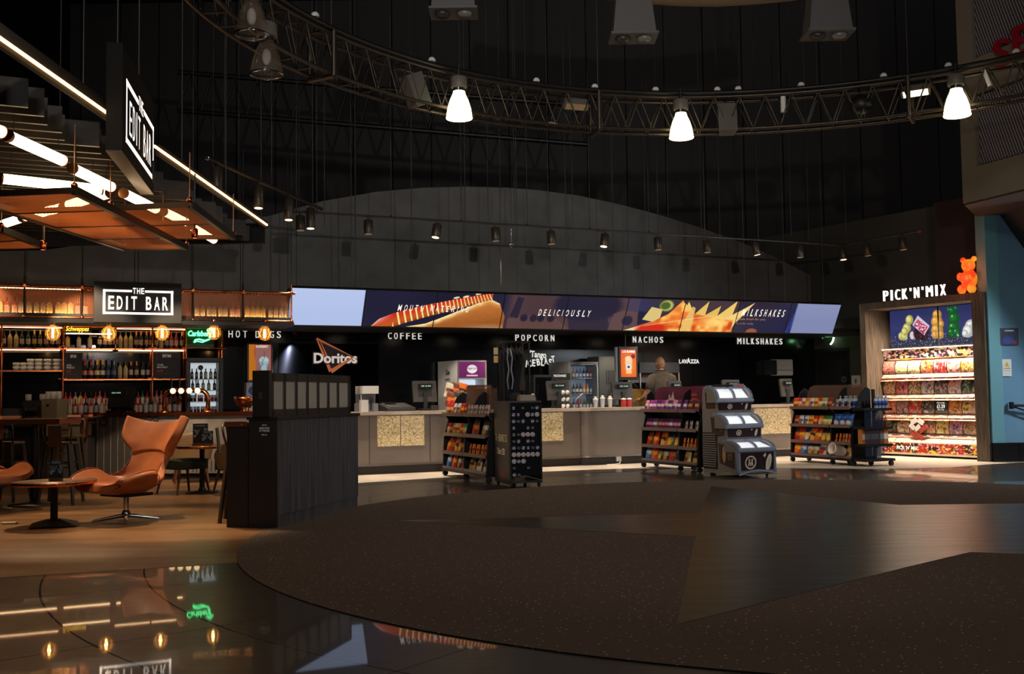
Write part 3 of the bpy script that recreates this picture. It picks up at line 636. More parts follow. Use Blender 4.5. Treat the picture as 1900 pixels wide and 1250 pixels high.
b_.build('triangle_outline', mat('logo_orange', (210, 120, 70), .4, emit=.25, ecol=(230, 130, 80)), t)
x0, zz0 = P_(581, 674); x1, zz1 = P_(661, 655)
text_mb(MB(), 'Doritos', w=x1 - x0 + .05, h=zz1 - zz0 + .05, x=(x0 + x1) / 2, y=-.033, z=zz0 - .025, depth=.01, bold=.055).build('name_backing', mat('logo_backing', (40, 36, 40), .5), t)  # dark backing behind the brand name, its own colour
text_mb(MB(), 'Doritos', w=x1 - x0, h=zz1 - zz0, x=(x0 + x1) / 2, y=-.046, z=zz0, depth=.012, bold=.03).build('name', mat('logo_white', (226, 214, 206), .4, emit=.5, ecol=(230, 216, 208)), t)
# exit sign: half-hidden glowing ring on the door wall
u_, z_ = pu(1533, 625, 2.12)
t = thing('wall_clock_sign', 'glowing ring sign with green halo on the wall above the double door', 'sign', PF(u_, 2.14, z_), A_P)
pts = [(.2 * math.cos(R(a)), 0, .2 * math.sin(R(a))) for a in range(-60, 61, 10)]
MB().tube(pts, .022, 8).build('ring', mat('ring_glow', (235, 245, 225), .4, emit=3., ecol=(235, 255, 225)), t)
MB().lathe([(.19, 0), (.19, .02)], 24, RX(R(90))).build('backplate', m_dgrey, t)
b_ = MB(); b_.bb(-.05, .19, -.045, -.03, -.01, .01); b_.sphere(-.06, -.03, .03, .04); b_.bb(-.14, -.05, -.045, -.03, .07, .085, RY(R(25))); b_.bb(-.11, -.02, -.045, -.03, -.1, -.08, RY(R(60))); b_.build('hands', m_wlet, t)
point('ring_sign_glow', PF(u_ + .18, 1.98, z_ - .02), 1.6, (.3, 1, .4), .05)

# ================================================================== things on and behind the counter
WT = 1.035
def uc(px, v, py=745): return cu(px, py, v)[0]
# back run of low cupboards
for (a_, c_, lb) in ((-5.4, uc(826, 2.2), 'low dark back counter along the wall left of the purple fridge'), (uc(980, 2.2), 4.9, 'long dark back counter along the wall right of the shirt rack')):
    t = thing('back_counter', lb, 'counter', CF(a_, 2.05, .08), A_C); w = c_ - a_
    MB().bb(0, w, .02, .6, 0, .78).build('body', m_black, t); MB().bb(-.01, w + .01, 0, .62, .78, .82).build('countertop', m_steel, t)
BT = .9
# coffee machine left
u0, u1 = uc(663, .3), uc(698, .3)
t = thing('coffee_machine', 'steel and white coffee machine right behind the slatted partition', 'coffee machine', CF(u0, .12, WT), A_C); w = u1 - u0
MB().rbox(.02, w, 0.05, .45, 0, .14, .02).build('base', m_grey, t); MB().rbox(.04, w - .02, .14, .45, .14, .42, .02).build('body', m_steel, t)
MB().rbox(.04, w, .02, .45, .3, .43, .015).build('hopper', m_white, t); MB().rbox(.0, .14, -.03, .1, 0, .2, .03).build('milk_jug', m_white, t)
MB().lathe([(.055, 0), (.055, .02)], 20, T(.18, .03, .2) @ RX(R(90))).build('dial', m_dgrey, t); MB().bb(.17, .19, -.02, .0, .03, .2).build('handle', m_black, t)
# hot food tray
u0, u1 = uc(712, .3), uc(764, .3); w = u1 - u0
t = thing('warming_tray', 'low sloping steel warming tray on the counter beside the coffee machine', 'food warmer', CF(u0, .1, WT), A_C)
MB().prism([(0, 0), (.5, 0), (.5, .13), (.04, .06), (0, .05)], 0, w, 'X').build('body', m_dgrey, t)
MB().prism([(.03, .062), (.49, .132), (.49, .142), (.03, .072)], .04, w - .04, 'X').build('lid', m_steel, t)
b_ = MB(); b_.box(w * .3, .3, .125, .2, .012, .02); b_.box(w * .3, .42, .145, .2, .012, .02); b_.build('lid_handle', m_black, t)
# tills
def till(px0, px1, py0, v, label, group='tills on the counter', z=WT, disp=True):
    u0, u1 = uc(px0, v, 720), uc(px1, v, 720); w = u1 - u0; h = max(.25, cu((px0 + px1) / 2, py0, v)[1] - z)
    t = thing('till', label, 'till', CF((u0 + u1) / 2, v, z), A_C, group)
    MB().rbox(-.12, .12, -.1, .14, 0, .035, .03).build('base', m_black, t); MB().rbox(-.035, .035, 0, .06, .03, h * .6, .01).build('stand', m_dgrey, t)
    MB().prism([(.02, h * .3), (.07, h * .28), (.13, h - .02), (.08, h)], -w / 2, w / 2, 'X').build('monitor', mat('till_back', (70, 66, 62), .45), t)
    d_ = MB().rbox(-w * .28, w * .28, -.01, .05, h * .74, h * .9, .008, axis='Y').build('customer_display', m_black, t)
    b_ = MB(); text_mb(b_, '88 8:88' if disp else '0.00', w=w * .4, h=.022, y=-.012, z=h * .8, depth=.001); b_.build('digits', mat('display_digits', (150, 190, 160), .5, emit=.9, ecol=(170, 215, 180)), d_)
    MB().rbox(.05, .2, -.12, .0, 0, .09, .02).build('card_reader', m_dgrey, t); return t
till(768, 812, 706, .35, 'till with its display lit beside the warming tray')
till(1018, 1058, 706, .35, 'till with angled screen under the milkshake placard')
till(1139, 1176, 708, .4, 'till below the orange drink screen')
till(1244, 1268, 706, .35, 'till at the right elbow of the man behind the counter')
till(1345, 1376, 704, .4, 'till peeking over the top of the ice cream freezer')
till(1452, 1474, 702, .35, 'till at the right end of the counter under the towel dispenser')
# ice cream cabinet with purple header
v = 2.0; u0, u1 = uc(829, v), uc(905, v); zt = cu(866, 668, v)[1]; w = u1 - u0; us = cu(849, 700, v)[0] - u0
t = thing('ice_cream_fridge', 'white upright fridge with purple header behind the snack stand', 'fridge', CF(u0, v, .08), A_C); H_ = zt - .08
b_ = MB(); b_.bb(us, w, .06, .6, 0, H_ * .1); b_.bb(us, us + .05, .04, .6, 0, H_); b_.bb(w - .05, w, .04, .6, 0, H_); b_.bb(us, w, .04, .6, H_ - .36, H_); b_.bb(us, w, .55, .6, 0, H_); b_.build('cabinet', m_white, t)
sd = MB().prism([(us - .17, .62), (us, .02), (us + .004, .02), (us - .166, .62)], .0, H_ - .01, 'Z').build('side_panel', m_white, t)
b_ = MB(); text_mb(b_, 'Cine', w=.13, h=.11, z=0, depth=.002, bold=.02); text_mb(b_, "you're", w=.14, h=.09, z=-.13, depth=.002); o = b_.build('side_writing', m_black, sd, None); o.matrix_local = T(us - .09, .3, H_ - .28) @ RZ(R(-74))
b_ = MB(); pic_mb(b_, lambda U, V: over(over(blank(U, (104, 28, 88)) * (.8 + .3 * V[..., None]), ell(U, V, .5, .55, .2, .28, .1), (226, 216, 222)), rect(U, V, .3, .7, .12, .17), (210, 170, 200)), us + .04, w - .03, H_ - .34, H_ - .03, 60, 24, .035); o = b_.build('header', cmat('backlit_print', .4, emit=.7), t)
text_mb(MB(), 'Häagen-Dazs', w=.19, h=.055, x=us + (w - us) / 2, y=.03, z=H_ - .19, depth=.001, bold=.01).build('header_name', mat('maroon_ink', (70, 16, 50), .5), o)
b_ = MB(); b_.bb(us + .05, w - .05, .5, .55, .2, H_ - .37); b_.build('lit_liner', mat('fridge_light', (220, 230, 240), .5, emit=.8, ecol=(215, 228, 245)), t)
for k in range(6):
    for j in range(3): MB().lathe([(.04, 0), (.05, .11), (.052, .115), (.052, .13)], 10, T(us + .13 + k * .095, .3, H_ - .63 - j * .3)).build('ice_cream_tub', mat('tub_blue', (120, 140, 190), .4), t)
for j in range(4): MB().bb(us + .05, w - .05, .1, .52, H_ - .64 - j * .3, H_ - .63 - j * .3).build('shelf', m_grey, t)
# drinks fridge with glass door
v = 2.05; u0, u1 = uc(1056, v), uc(1111, v); zt = cu(1083, 671, v)[1]; w = u1 - u0; H_ = zt - BT
t = thing('drinks_fridge', 'small steel drinks fridge with glass door beside the milkshake placard', 'fridge', CF(u0, v, BT), A_C)
b_ = MB(); b_.bb(0, .06, .03, .5, 0, H_); b_.bb(w - .06, w, .03, .5, 0, H_); b_.bb(0, w, .03, .5, 0, .07); b_.bb(0, w, .03, .5, H_ - .06, H_); b_.bb(0, w, .46, .5, 0, H_); b_.prism([(-.2, .5), (0, .03), (0, .5)], 0, H_, 'Z'); b_.build('cabinet', mat('fridge_grey', (150, 150, 152), .35, metal=.6), t)
d_ = MB(); d_.bb(.0, .05, 0, .028, 0, H_); d_.bb(w - .05, w, 0, .028, 0, H_); d_.bb(.05, w - .05, 0, .028, 0, .06); d_.bb(.05, w - .05, 0, .028, H_ - .05, H_); d_ = d_.build('door', m_grey, t); MB().bb(w - .045, w - .02, -.03, 0, .25, H_ - .1).build('handle', m_steel, d_)
MB().bb(.06, w - .06, .44, .459, .08, H_ - .07).build('lit_liner', mat('fridge_dim', (140, 150, 160), .5, emit=.12, ecol=(170, 200, 230)), t)
bc = [(20, 40, 90), (150, 40, 40), (30, 70, 40), (40, 30, 26), (180, 120, 40), (60, 100, 150)]
for j in range(3):
    z = .08 + j * (H_ - .1) / 3; MB().bb(.06, w - .06, .08, .44, z, z + .01).build('shelf', m_steel, t)
    for k in range(7):
        c = bc[(k // 2 + j * 2) % 6]; b_ = MB(); b_.lathe([(.028, 0), (.028, .11), (.012, .16), (.012, .2)], 10, T(.1 + k * (w - .2) / 6, .14, z + .01), c); b_.lathe([(.029, .03), (.029, .09)], 10, T(.1 + k * (w - .2) / 6, .14, z + .01), (190, 190, 190), cap=False)
        o = b_.build('soft_drink_bottle', cmat('bottle_print', .2, coat=.5)); o.matrix_world = t.matrix_basis.copy(); o.location = CF(u0, v, BT); o.rotation_euler = (0, 0, A_C)
        tag(o, '%s bottle, %s from left on %s shelf of the glass door fridge' % (['navy', 'red', 'green', 'brown', 'amber', 'blue'][(k // 2 + j * 2) % 6], ORD[k], ['the bottom', 'the middle', 'the top'][j]), 'bottle', 'bottles in the drinks fridge')
# tall slush machine and the drink screen
v = 2.05; u0, u1 = uc(1112, v), uc(1146, v); w = u1 - u0; H_ = cu(1130, 661, v)[1] - BT
t = thing('slush_machine', 'tall grey slush machine with vent slots beside the glass door fridge', 'drink machine', CF(u0, v, BT), A_C)
MB().rbox(0, w, 0, .5, 0, H_, .02).build('body', mat('machine_grey', (92, 92, 88), .5), t)
b_ = MB()
for k in range(5): b_.bb(w * .4 + k * w * .1, w * .4 + k * w * .1 + .012, -.006, .002, H_ * .5, H_ * .75)
b_.build('vent_slots', m_black, t); MB().bb(.05, w * .8, -.12, 0, .12, .16).build('drip_tray', m_dgrey, t)
v = .9; u0, z0 = cu(1144, 705, v); u1, z1 = cu(1183, 643, v); w = u1 - u0; h = z1 - z0
t = thing('drink_screen', 'portrait screen showing an orange iced drink above the counter till', 'screen', CF(u0, v, z0), A_C)
MB().rbox(0.06, w, 0, .07, 0, h, .015, axis='Y').build('housing', m_black, t); MB().bb(0, .05, .02, .07, -.5, h - .01).build('stand', m_grey, t)
MB().cyl((w * .5, .05, h), (w * .5, .05, 2.5 - z0), .012, 6).build('hanging_rod', m_dgrey, t)
def drink_pic(U, V):
    I = blank(U, (226, 92, 30)); d = ell(U, V, .55, .42, .62, .55, .8)[..., None]; I = I * (1 - d * .6) + np.array((250, 170, 60.)) * d * .6
    I = over(I, polym(U, V, [(.28, .62), (.74, .62), (.68, .12), (.34, .12)]), (248, 200, 150)); I = over(I, ell(U, V, .5, .66, .24, .1, .2), (244, 214, 180)); I = over(I, ell(U, V, .5, .36, .17, .1, .15), (230, 234, 240)); I = over(I, ell(U, V, .5, .36, .1, .05, .2), (40, 60, 130))
    I = over(I, ell(U, V, .8, .74, .14, .08, .1), (140, 26, 30)); return over(I, (V > .86) * .8, (196, 60, 20))
b_ = MB(); pic_mb(b_, drink_pic, .1, w - .04, .06, h - .05, 40, 70, -.004); o = b_.build('display', m_screen, t)
text_mb(MB(), 'LUCK FLAVOUR', w=w * .6, h=.045, x=w * .52 + .02, y=-.006, z=h - .12, depth=.001, bold=.02).build('caption', m_wlet, o)
# milkshake placard
v = .95; u0, z0 = cu(1024, 705, v); u1, z1 = cu(1058, 692, v)
t = thing('milkshake_placard', 'black MILKSHAKES placard hanging over the angled till', 'placard', CF(u0, v, z0), A_C)
MB().bb(0, u1 - u0, 0, .02, 0, z1 - z0).build('board', m_black, t); text_mb(MB(), 'MILKSHAKES', w=.26, h=.045, x=.17, y=-.002, z=.06, depth=.001).build('lettering', m_wlet, t)
MB().bb(.02, .05, .02, .04, -.35, z1 - z0).build('post', m_dgrey, t)
# dark kiosk cabinet left of it and hot drink unit
v = 2.1; u0, u1 = uc(990, v), uc(1034, v); t = thing('microwave_oven', 'black oven on the back counter below the iced drink logo', 'oven', CF(u0, v, BT), A_C); h = cu(1015, 695, v)[1] - BT
MB().rbox(0, u1 - u0, 0, .45, 0, h, .02).build('body', m_black, t); MB().bb(.05, (u1 - u0) * .75, -.012, 0, .05, h - .05).build('door', mat('dark_glass', (12, 12, 14), .08), t)
# sauce pump and cups
v = .25; t = thing('sauce_pump', 'red sauce bottle with white pump near the shirt rack', 'sauce bottle', CF(uc(991, v), v, WT), A_C)
MB().lathe([(.045, 0), (.045, .1), (.02, .13), (.02, .15)], 14).build('bottle', mat('red_sauce', (150, 34, 24), .3), t); b_ = MB(); b_.lathe([(.02, .15), (.02, .17)], 12); b_.cyl((0, 0, .17), (0, 0, .26), .008); b_.tube([(0, 0, .26), (-.03, 0, .265), (-.06, 0, .24)], .008, 6); b_.build('pump', m_white, t)
for k, (px, dz) in enumerate(((1105, .19), (1118, .21), (1132, .2))):
    v = .18; t = thing('milkshake_cup', 'clear milkshake cup on the counter edge, %s from the left' % ORD[k], 'cup', CF(uc(px, v), v, WT), A_C, 'display milkshake cups')
    MB().lathe([(.032, 0), (.045, dz - .05)], 14, cap=True).build('cup', mat('frosted_cup', (190, 192, 196), .25), t)
    b_ = MB(); b_.lathe([(.047, dz - .05), (.044, dz - .03), (.02, dz - .01)], 14); b_.sphere(.0, 0, dz - .005, .03, .03, .018); b_.build('cream_top', m_white, t); b_ = MB(); b_.tube([(0, 0, dz), (.02, 0, dz + .05), (.05, 0, dz + .06)], .006, 6); b_.build('straw', m_dgrey, t)
for k, (px, c, nm) in enumerate(((1157, (150, 40, 36), 'red'), (1168, (160, 44, 40), 'dark red'))):
    v = .15; t = thing('sweet_jar', 'clear jar of %s sweets below the drink screen' % nm, 'jar', CF(uc(px, v), v, WT), A_C)
    MB().lathe([(.05, 0), (.055, .1), (.045, .14)], 14).build('contents', mat('sweet_' + nm.replace(' ', '_'), c, .3), t); MB().lathe([(.048, .14), (.05, .155), (.0, .17)], 14).build('lid', m_white, t)
for k, px in enumerate((1044, 1052)):
    v = .2; t = thing('cup_stack', ['spiral stack of white cups beside the angled till', 'second leaning stack of white cups beside the angled till'][k], 'cups', CF(uc(px, v), v, WT), A_C)
    for j in range(5): MB().lathe([(.02, 0), (.036, .04), (.03, .07), (.028, .072)], 12, T(.012 * math.sin(j * 1.6), 0, .062 * j) @ RY(R(18))).build('cup', m_white if j % 2 == 0 else m_dgrey, t)
t = thing('tongs', 'steel serving tongs hooked on a stand on the counter', 'tongs', CF(uc(1074, .2), .2, WT), A_C)
MB().tube([(-.1, 0, .12), (-.02, 0, .18), (.06, 0, .24), (.13, 0, .26)], .012, 8).build('arm', m_steel, t); MB().cyl((0, .02, 0), (0, .02, .2), .01).build('stand', m_dgrey, t); MB().lathe([(.05, 0), (.05, .012)], 14, T(0, .02, 0)).build('foot', m_dgrey, t)
# pastry case and rack of bags on the counter behind the crisp stand
v = .3; u0, u1 = uc(858, v), uc(912, v); w = u1 - u0; h = cu(885, 714, v)[1] - WT
t = thing('pastry_case', 'brown tinted case of pastries on the counter behind the crisp stand', 'display case', CF(u0, v, WT), A_C)
MB().bb(0, w, 0, .3, 0, .03).build('base', m_dgrey, t); MB().bb(0, w, .29, .3, .03, h).build('back_panel', m_dgrey, t); MB().bb(0, w, 0, .3, h - .015, h).build('top', m_dgrey, t)
MB().bb(0, w, 0, .006, .03, h - .015).build('front_pane', mat('brown_pane', (130, 84, 54), .08, alpha=.35), t)
for k in range(5):
    p = thing('croissant', 'golden croissant in the brown case, %s from left' % ORD[k], 'pastry', CF(u0 + w * (k + .5) / 5, v + .1 * math.sin(A_C) * 0 + .12, WT + .03), A_C, 'pastries in the brown case'); b_ = MB(); b_.tube([(-.045, .01, .03), (-.02, -.015, .035), (.02, -.015, .035), (.045, .01, .03)], [.014, .03, .03, .014], 10); b_.build('crust', mat('pastry', (206, 140, 60), .5), p)
v = .2; u0 = uc(834, v); t = thing('bag_rack', 'small wire rack of brown snack bags at the corner of the white fridge', 'rack', CF(u0, v, WT), A_C)
MB().cyl((0.1, .05, 0), (.1, .05, .42), .008, 6).build('post', m_dgrey, t); [MB().cyl((-.05, .03 + .05 * j, .2 + .12 * j), (.28, .03 + .05 * j, .2 + .12 * j), .006, 6).build('rail', m_dgrey, t) for j in range(2)]; MB().bb(0, .2, 0, .1, 0, .012).build('foot', m_dgrey, t)
# popcorn warmer behind the man
v = 2.1; u0, u1 = uc(1188, v), uc(1262, v); h = cu(1225, 672, v)[1] - BT
t = thing('popcorn_warmer', 'large dark popcorn warmer cabinet behind the man', 'popcorn machine', CF(u0, v, BT), A_C); w = u1 - u0
MB().bb(0, w, 0, .5, 0, .12).build('base', m_black, t); b_ = MB(); b_.bb(0, w, 0, .5, h - .22, h); b_.build('hood', m_dgrey, t)
b_ = MB(); [b_.bb(x, x + .03, y, y + .03, .12, h - .22) for x in (0, w - .03) for y in (0, .47)]; b_.build('frame', m_steel, t); MB().bb(.03, w - .03, .46, .48, .12, h - .22).build('rear_panel', mat('warm_steel', (110, 104, 96), .4, metal=.7), t)
MB().prism([(.05, .35), (.4, .62), (.42, .6), (.07, .33)], .1, w * .5, 'X').build('scoop_shelf', m_steel, t)
v = 1.75; t = thing('paper_sack', 'tall mustard paper sack standing left of the man', 'sack', CF(uc(1183, v), v, .08), A_C)
P = [[(.16 * math.cos(a) * (1 + .1 * math.sin(3 * a + j)), .11 * math.sin(a), .26 * j) for a in [2 * math.pi * i / 16 for i in range(17)]] for j in range(6)]
MB().grid(P).build('sack', noisy(mat('mustard_paper', (150, 116, 50), .8), (130, 98, 40), (168, 132, 62), 9), t)
# wall dispenser and socket
v = 2.66; u0, z0 = cu(1418, 697, v); u1, z1 = cu(1458, 667, v); w = u1 - u0; h = z1 - z0
t = thing('towel_dispenser', 'white towel dispenser on the black wall right of the freezer', 'dispenser', CF(u0, v, z0), A_C)
MB().prism([(0, .02), (w * .3, 0), (w, 0), (w, .04), (.02, .04)], -.2, 0, 'Z'); b_ = MB(); b_.rbox(w * .3, w, -.24, .03, .0, h, .04, axis='X'); b_.build('cover', m_white, t); MB().rbox(0.02, w * .3, -.22, .03, .02, h - .02, .03, axis='X').build('side', m_dgrey, t); MB().bb(w * .28, w + .01, -.25, 0, h * .3, h * .34).build('seam', m_grey, t)
u0, z0 = cu(1466, 690, 2.68); t = thing('wall_socket', 'small white wall socket beside the towel dispenser', 'socket', CF(u0, 2.68, z0), A_C); MB().rbox(-.07, .07, 0, .018, -.06, .1, .01, axis='Y').build('plate', m_white, t); MB().bb(-.03, .03, -.008, 0, -.02, .04).build('switch', m_grey, t)
u0, z0 = pu(1588, 707, 2.18); t = thing('light_switch', 'cream wall switch plate left of the sweet wall frame', 'switch', PF(u0, 2.18, z0), A_P); MB().rbox(-.12, .12, 0, .02, -.13, .13, .01, axis='Y').build('plate', m_white, t); MB().bb(-.03, .03, -.01, 0, -.05, .05).build('rocker', m_grey, t)

# ---- the man behind the counter, seen from behind, leaning a little forward over the work
def skin_body(name, V_, E_, m, parent, sub=2):
    me = bpy.data.meshes.new(name); me.from_pydata([v[:3] for v in V_], E_, []); me.update()
    o = bpy.data.objects.new(name, me); COL.objects.link(o); o.parent = parent; md = o.modifiers.new('s', 'SKIN'); md.use_smooth_shade = True
    for i, v in enumerate(V_):
        r = v[3]; me.skin_vertices[0].data[i].radius = r if isinstance(r, tuple) else (r, r)
    me.skin_vertices[0].data[0].use_root = True
    s_ = o.modifiers.new('d', 'SUBSURF'); s_.levels = sub; s_.render_levels = sub; me.materials.append(m); return o
v = 1.25; uh = cu(1229, 680, v)[0]
man = thing('person', 'bald man in a dark grey T-shirt with a lanyard, standing with his back turned', 'person', CF(uh, v, .08), A_C + R(6))
m_skin = mat('skin', (196, 142, 112), .5); m_shirt = noisy(mat('grey_shirt', (84, 74, 64), .9), (74, 65, 56), (94, 84, 72), 14, 3, bump=.2); m_jean = mat('dark_trousers', (30, 30, 34), .85)
# one continuous body: pelvis root, torso, neck, legs, arms (facing +y, working on the surface ahead)
Vb = [(0, 0, .95, (.17, .12)), (0, .02, 1.15, (.165, .12)), (0, .03, 1.36, (.18, .11)), (0, .03, 1.47, (.1, .07)), (0, .035, 1.57, .058), (0, .05, 1.64, .06),
      (-.1, 0, .9, .09), (-.11, .02, .5, .065), (-.11, -.01, .1, .045), (-.12, .12, .04, .035), (.1, 0, .9, .09), (.11, .02, .5, .065), (.11, -.01, .1, .045), (.12, .12, .04, .035),
      (-.19, .02, 1.42, .055), (-.29, .02, 1.27, .055), (-.33, .12, 1.08, .045), (-.27, .34, 1.03, .034), (.19, .02, 1.42, .055), (.3, .04, 1.27, .055), (.32, .18, 1.1, .045), (.2, .38, 1.06, .034)]
Eb = [(0, 1), (1, 2), (2, 3), (3, 4), (4, 5), (0, 6), (6, 7), (7, 8), (8, 9), (0, 10), (10, 11), (11, 12), (12, 13), (3, 14), (14, 15), (15, 16), (16, 17), (3, 18), (18, 19), (19, 20), (20, 21)]
skin_body('body', Vb, Eb, m_skin, man)
hd = MB(); hd.sphere(0, .07, 1.735, .083, .098, .115, 20, 14); hd.sphere(0, .1, 1.68, .065, .075, .07, 16, 10); hd.sphere(-.085, .075, 1.72, .012, .024, .034); hd.sphere(.085, .075, 1.72, .012, .024, .034); hd.sphere(0, .175, 1.71, .014, .022, .022); hd.sphere(0, .04, 1.69, .07, .07, .06)
hd.build('head', m_skin, man)
st = MB(); st.sphere(0, .05, 1.70, .0845, .085, .055, 18, 10); st.build('hair_stubble', mat('hair_stubble', (172, 126, 100), .7), man)
for sgn in (-1, 1): MB().sphere(sgn * .03, .163, 1.745, .012, .008, .008).build('eye', m_white, man)
# T-shirt
Pp = []
for (z, rx, ry, y) in ((.93, .215, .155, .0), (1.0, .21, .15, .01), (1.15, .2, .145, .02), (1.3, .225, .15, .03), (1.4, .24, .148, .03), (1.46, .228, .13, .025), (1.51, .185, .112, .025), (1.545, .14, .1, .03), (1.575, .105, .092, .035), (1.592, .088, .088, .04)):
    Pp.append([(rx * math.copysign(abs(math.cos(a)) ** .8, math.cos(a)) * (1 + .012 * math.sin(9 * a + z * 30)), y + ry * math.copysign(abs(math.sin(a)) ** .9, math.sin(a)), z) for a in [2 * math.pi * i / 36 for i in range(37)]])
MB().grid(Pp).build('shirt', m_shirt, man)
for sgn in (-1, 1):
    b_ = MB(); y2 = .0 if sgn < 0 else .02; b_.tube([(sgn * .17, .02, 1.475), (sgn * .225, .02, 1.44), (sgn * .27, .02 + y2, 1.34), (sgn * .3, .03 + y2, 1.22)], [.07, .085, .082, .078], 16); b_.build('sleeve', m_shirt, man)
b_ = MB(); b_.tube([(.1 * math.cos(a), .037 + .095 * math.sin(a), 1.578) for a in [2 * math.pi * i / 24 for i in range(24)]], .009, 6, closed=True); b_.build('lanyard', m_black, man)
b_ = MB()
for sgn in (-1, 1): b_.tube([(sgn * .09, 0, .98), (sgn * .11, .01, .75), (sgn * .112, .02, .5), (sgn * .112, -.005, .12)], [.12, .11, .088, .075], 14)
b_.build('trousers', m_jean, man)
for sgn in (-1, 1): MB().sphere(sgn * .115, .05, .04, .05, .13, .045).build('shoe', m_black, man)
def hand(base, fwd, side, name='hand'):
    b_ = MB(); B = Vector(base); f = Vector(fwd).normalized(); s_ = Vector(side).normalized(); n = f.cross(s_)
    b_.tube([B - f * .02, B + f * .03, B + f * .085], [.026, .036, .034], 10)
    for k, ln in enumerate((.06, .072, .066, .05)):
        o = B + f * .08 + s_ * (-.03 + .02 * k); b_.tube([o, o + f * ln * .5, o + f * ln * .85 - n * .015, o + f * ln - n * .03], [.0095, .009, .0085, .007], 8)
    o = B + f * .02 - s_ * .034; b_.tube([o, o + f * .03 - s_ * .025, o + f * .06 - s_ * .028 - n * .01], [.012, .011, .008], 8)
    return b_.build(name, m_skin, man)
man.scale = (1.1, 1.05, 1.05)
hand((-.27, .34, 1.03), (.2, .95, -.1), (1, -.2, 0)); hand((.2, .38, 1.06), (-.25, .95, -.1), (-1, -.2, 0))

# ================================================================== snack stands on castors, shirt rack, ice cream freezer
A_S = A_C - R(90)
def packet_mesh(key, w, h, t, base, band=None, blot=None, dark=None, gusset=0.):
    nm = 'pk_' + key
    if nm in bpy.data.meshes: return bpy.data.meshes[nm]
    nx, nz = 8, 12; V_ = []; Cc = []; rg = np.random.default_rng(abs(hash(key)) % 999 if False else sum(map(ord, key)))
    b_ = MB()
    def side(sg):
        P = []; K = []
        for j in range(nz + 1):
            v = j / nz; row = []
            for i in range(nx + 1):
                u = i / nx; pr = (max(0, math.sin(math.pi * u)) ** .55) * (max(0, math.sin(math.pi * min(1, v * 1.03 + gusset * (1 - v)))) ** .6 if not gusset else min(1, (1 - v) * 2.2) ** .6)
                wob = (rg.random() - .5) * .012 * pr; ww = w * (1 - .06 * math.sin(math.pi * v))
                row.append(((u - .5) * ww, sg * (t / 2 * pr) + wob, v * h)); c = np.array(base, float)
                if dark is not None and v > .72: c = np.array(dark, float)
                if band is not None and .36 < v < .6 and .08 < u < .92: c = np.array(band, float)
                if blot is not None and ((u - .5) / .34) ** 2 + ((v - .27) / .2) ** 2 < 1: c = np.array(blot, float)
                if v < .05 or v > .95: c = c * .6 + 70
                K.append(c * (.92 + .16 * rg.random()))
            P.append(row)
        b_.grid(P, None, None, 0, True, K, flip=sg > 0)
    side(-1); side(1)
    o = b_.build(nm, m_mixs); me = o.data; bpy.data.objects.remove(o); me.name = nm; return me
def box_mesh(key, w, h, t, base, band, top=None):
    nm = 'bx_' + key
    if nm in bpy.data.meshes: return bpy.data.meshes[nm]
    b_ = MB(); b_.rbox(-w / 2, w / 2, -t / 2, t / 2, 0, h, .004, 2, None, base); b_.bb(-w / 2 + .01, w / 2 - .01, -t / 2 - .0015, -t / 2, h * .3, h * .65, None, band); b_.bb(-w / 2 + .02, w / 2 - .02, -t / 2 - .0015, -t / 2, h * .75, h * .9, None, top or band)
    o = b_.build(nm, m_mixs); me = o.data; bpy.data.objects.remove(o); me.name = nm; return me
def bottle_mesh(key, prof, cols, coat=True, rough=.12, n=14):
    nm = 'bt_' + key
    if nm in bpy.data.meshes: return bpy.data.meshes[nm]
    b_ = MB(); b_.lathe(prof, n, cfn=lambda j, k: cols[min(j, len(cols) - 1)]); o = b_.build(nm, cmat('bottle_print', .2, coat=.5)); me = o.data; bpy.data.objects.remove(o); me.name = nm; return me
def put(name, me, M, label, cat, group):
    o = bpy.data.objects.new(name, me); COL.objects.link(o); o.matrix_world = M; return tag(o, label, cat, group)
RED, YEL, GRN, BLU, ORG, WHT, BLK, PUR, BRN, GLD, SIL, CYN, PNK = (188, 34, 30), (226, 176, 46), (66, 124, 48), (40, 74, 150), (214, 104, 34), (214, 208, 200), (34, 30, 32), (92, 36, 104), (96, 52, 30), (176, 134, 62), (168, 168, 172), (70, 130, 180), (206, 120, 140)
CRISP = [('red crisp packet', RED, WHT, YEL), ('scarlet crisp packet', (204, 40, 30), YEL, None), ('white and red crisp packet', WHT, RED, (200, 150, 70)), ('blue and white crisp packet', WHT, BLU, GLD), ('yellow crisp packet', YEL, RED, None), ('orange crisp packet', ORG, YEL, WHT), ('green crisp packet', GRN, WHT, YEL), ('pale green crisp packet', (150, 170, 110), WHT, GRN), ('dark red crisp packet', (136, 24, 28), GLD, None)]
SHARE = [('orange sharing bag', ORG, BLK, (230, 170, 60)), ('brown sharing bag', BRN, ORG, RED), ('black and gold sharing bag', BLK, GLD, YEL), ('red sharing bag', RED, YEL, ORG), ('dark blue sharing bag', (30, 40, 84), YEL, WHT), ('cream sharing bag', (206, 194, 170), BRN, RED), ('silver sharing bag', SIL, BLU, BLK), ('blue sharing bag', BLU, WHT, CYN), ('chocolate sharing bag', (66, 36, 26), WHT, GLD), ('multicoloured sharing bag', (60, 120, 60), YEL, RED)]
SWEET = [('purple chocolate pouch', PUR, WHT, None), ('deep purple chocolate pouch', (64, 26, 70), PNK, None), ('magenta sweet pouch', (150, 50, 140), WHT, None), ('plum chocolate pouch', (84, 30, 50), GLD, None), ('pink and white pouch', PNK, WHT, PUR)]
GOLDB = [('gold popcorn bag', GLD, BLK, None), ('pale gold popcorn bag', (196, 170, 110), GLD, BRN), ('cream popcorn bag', (204, 186, 150), BRN, None)]
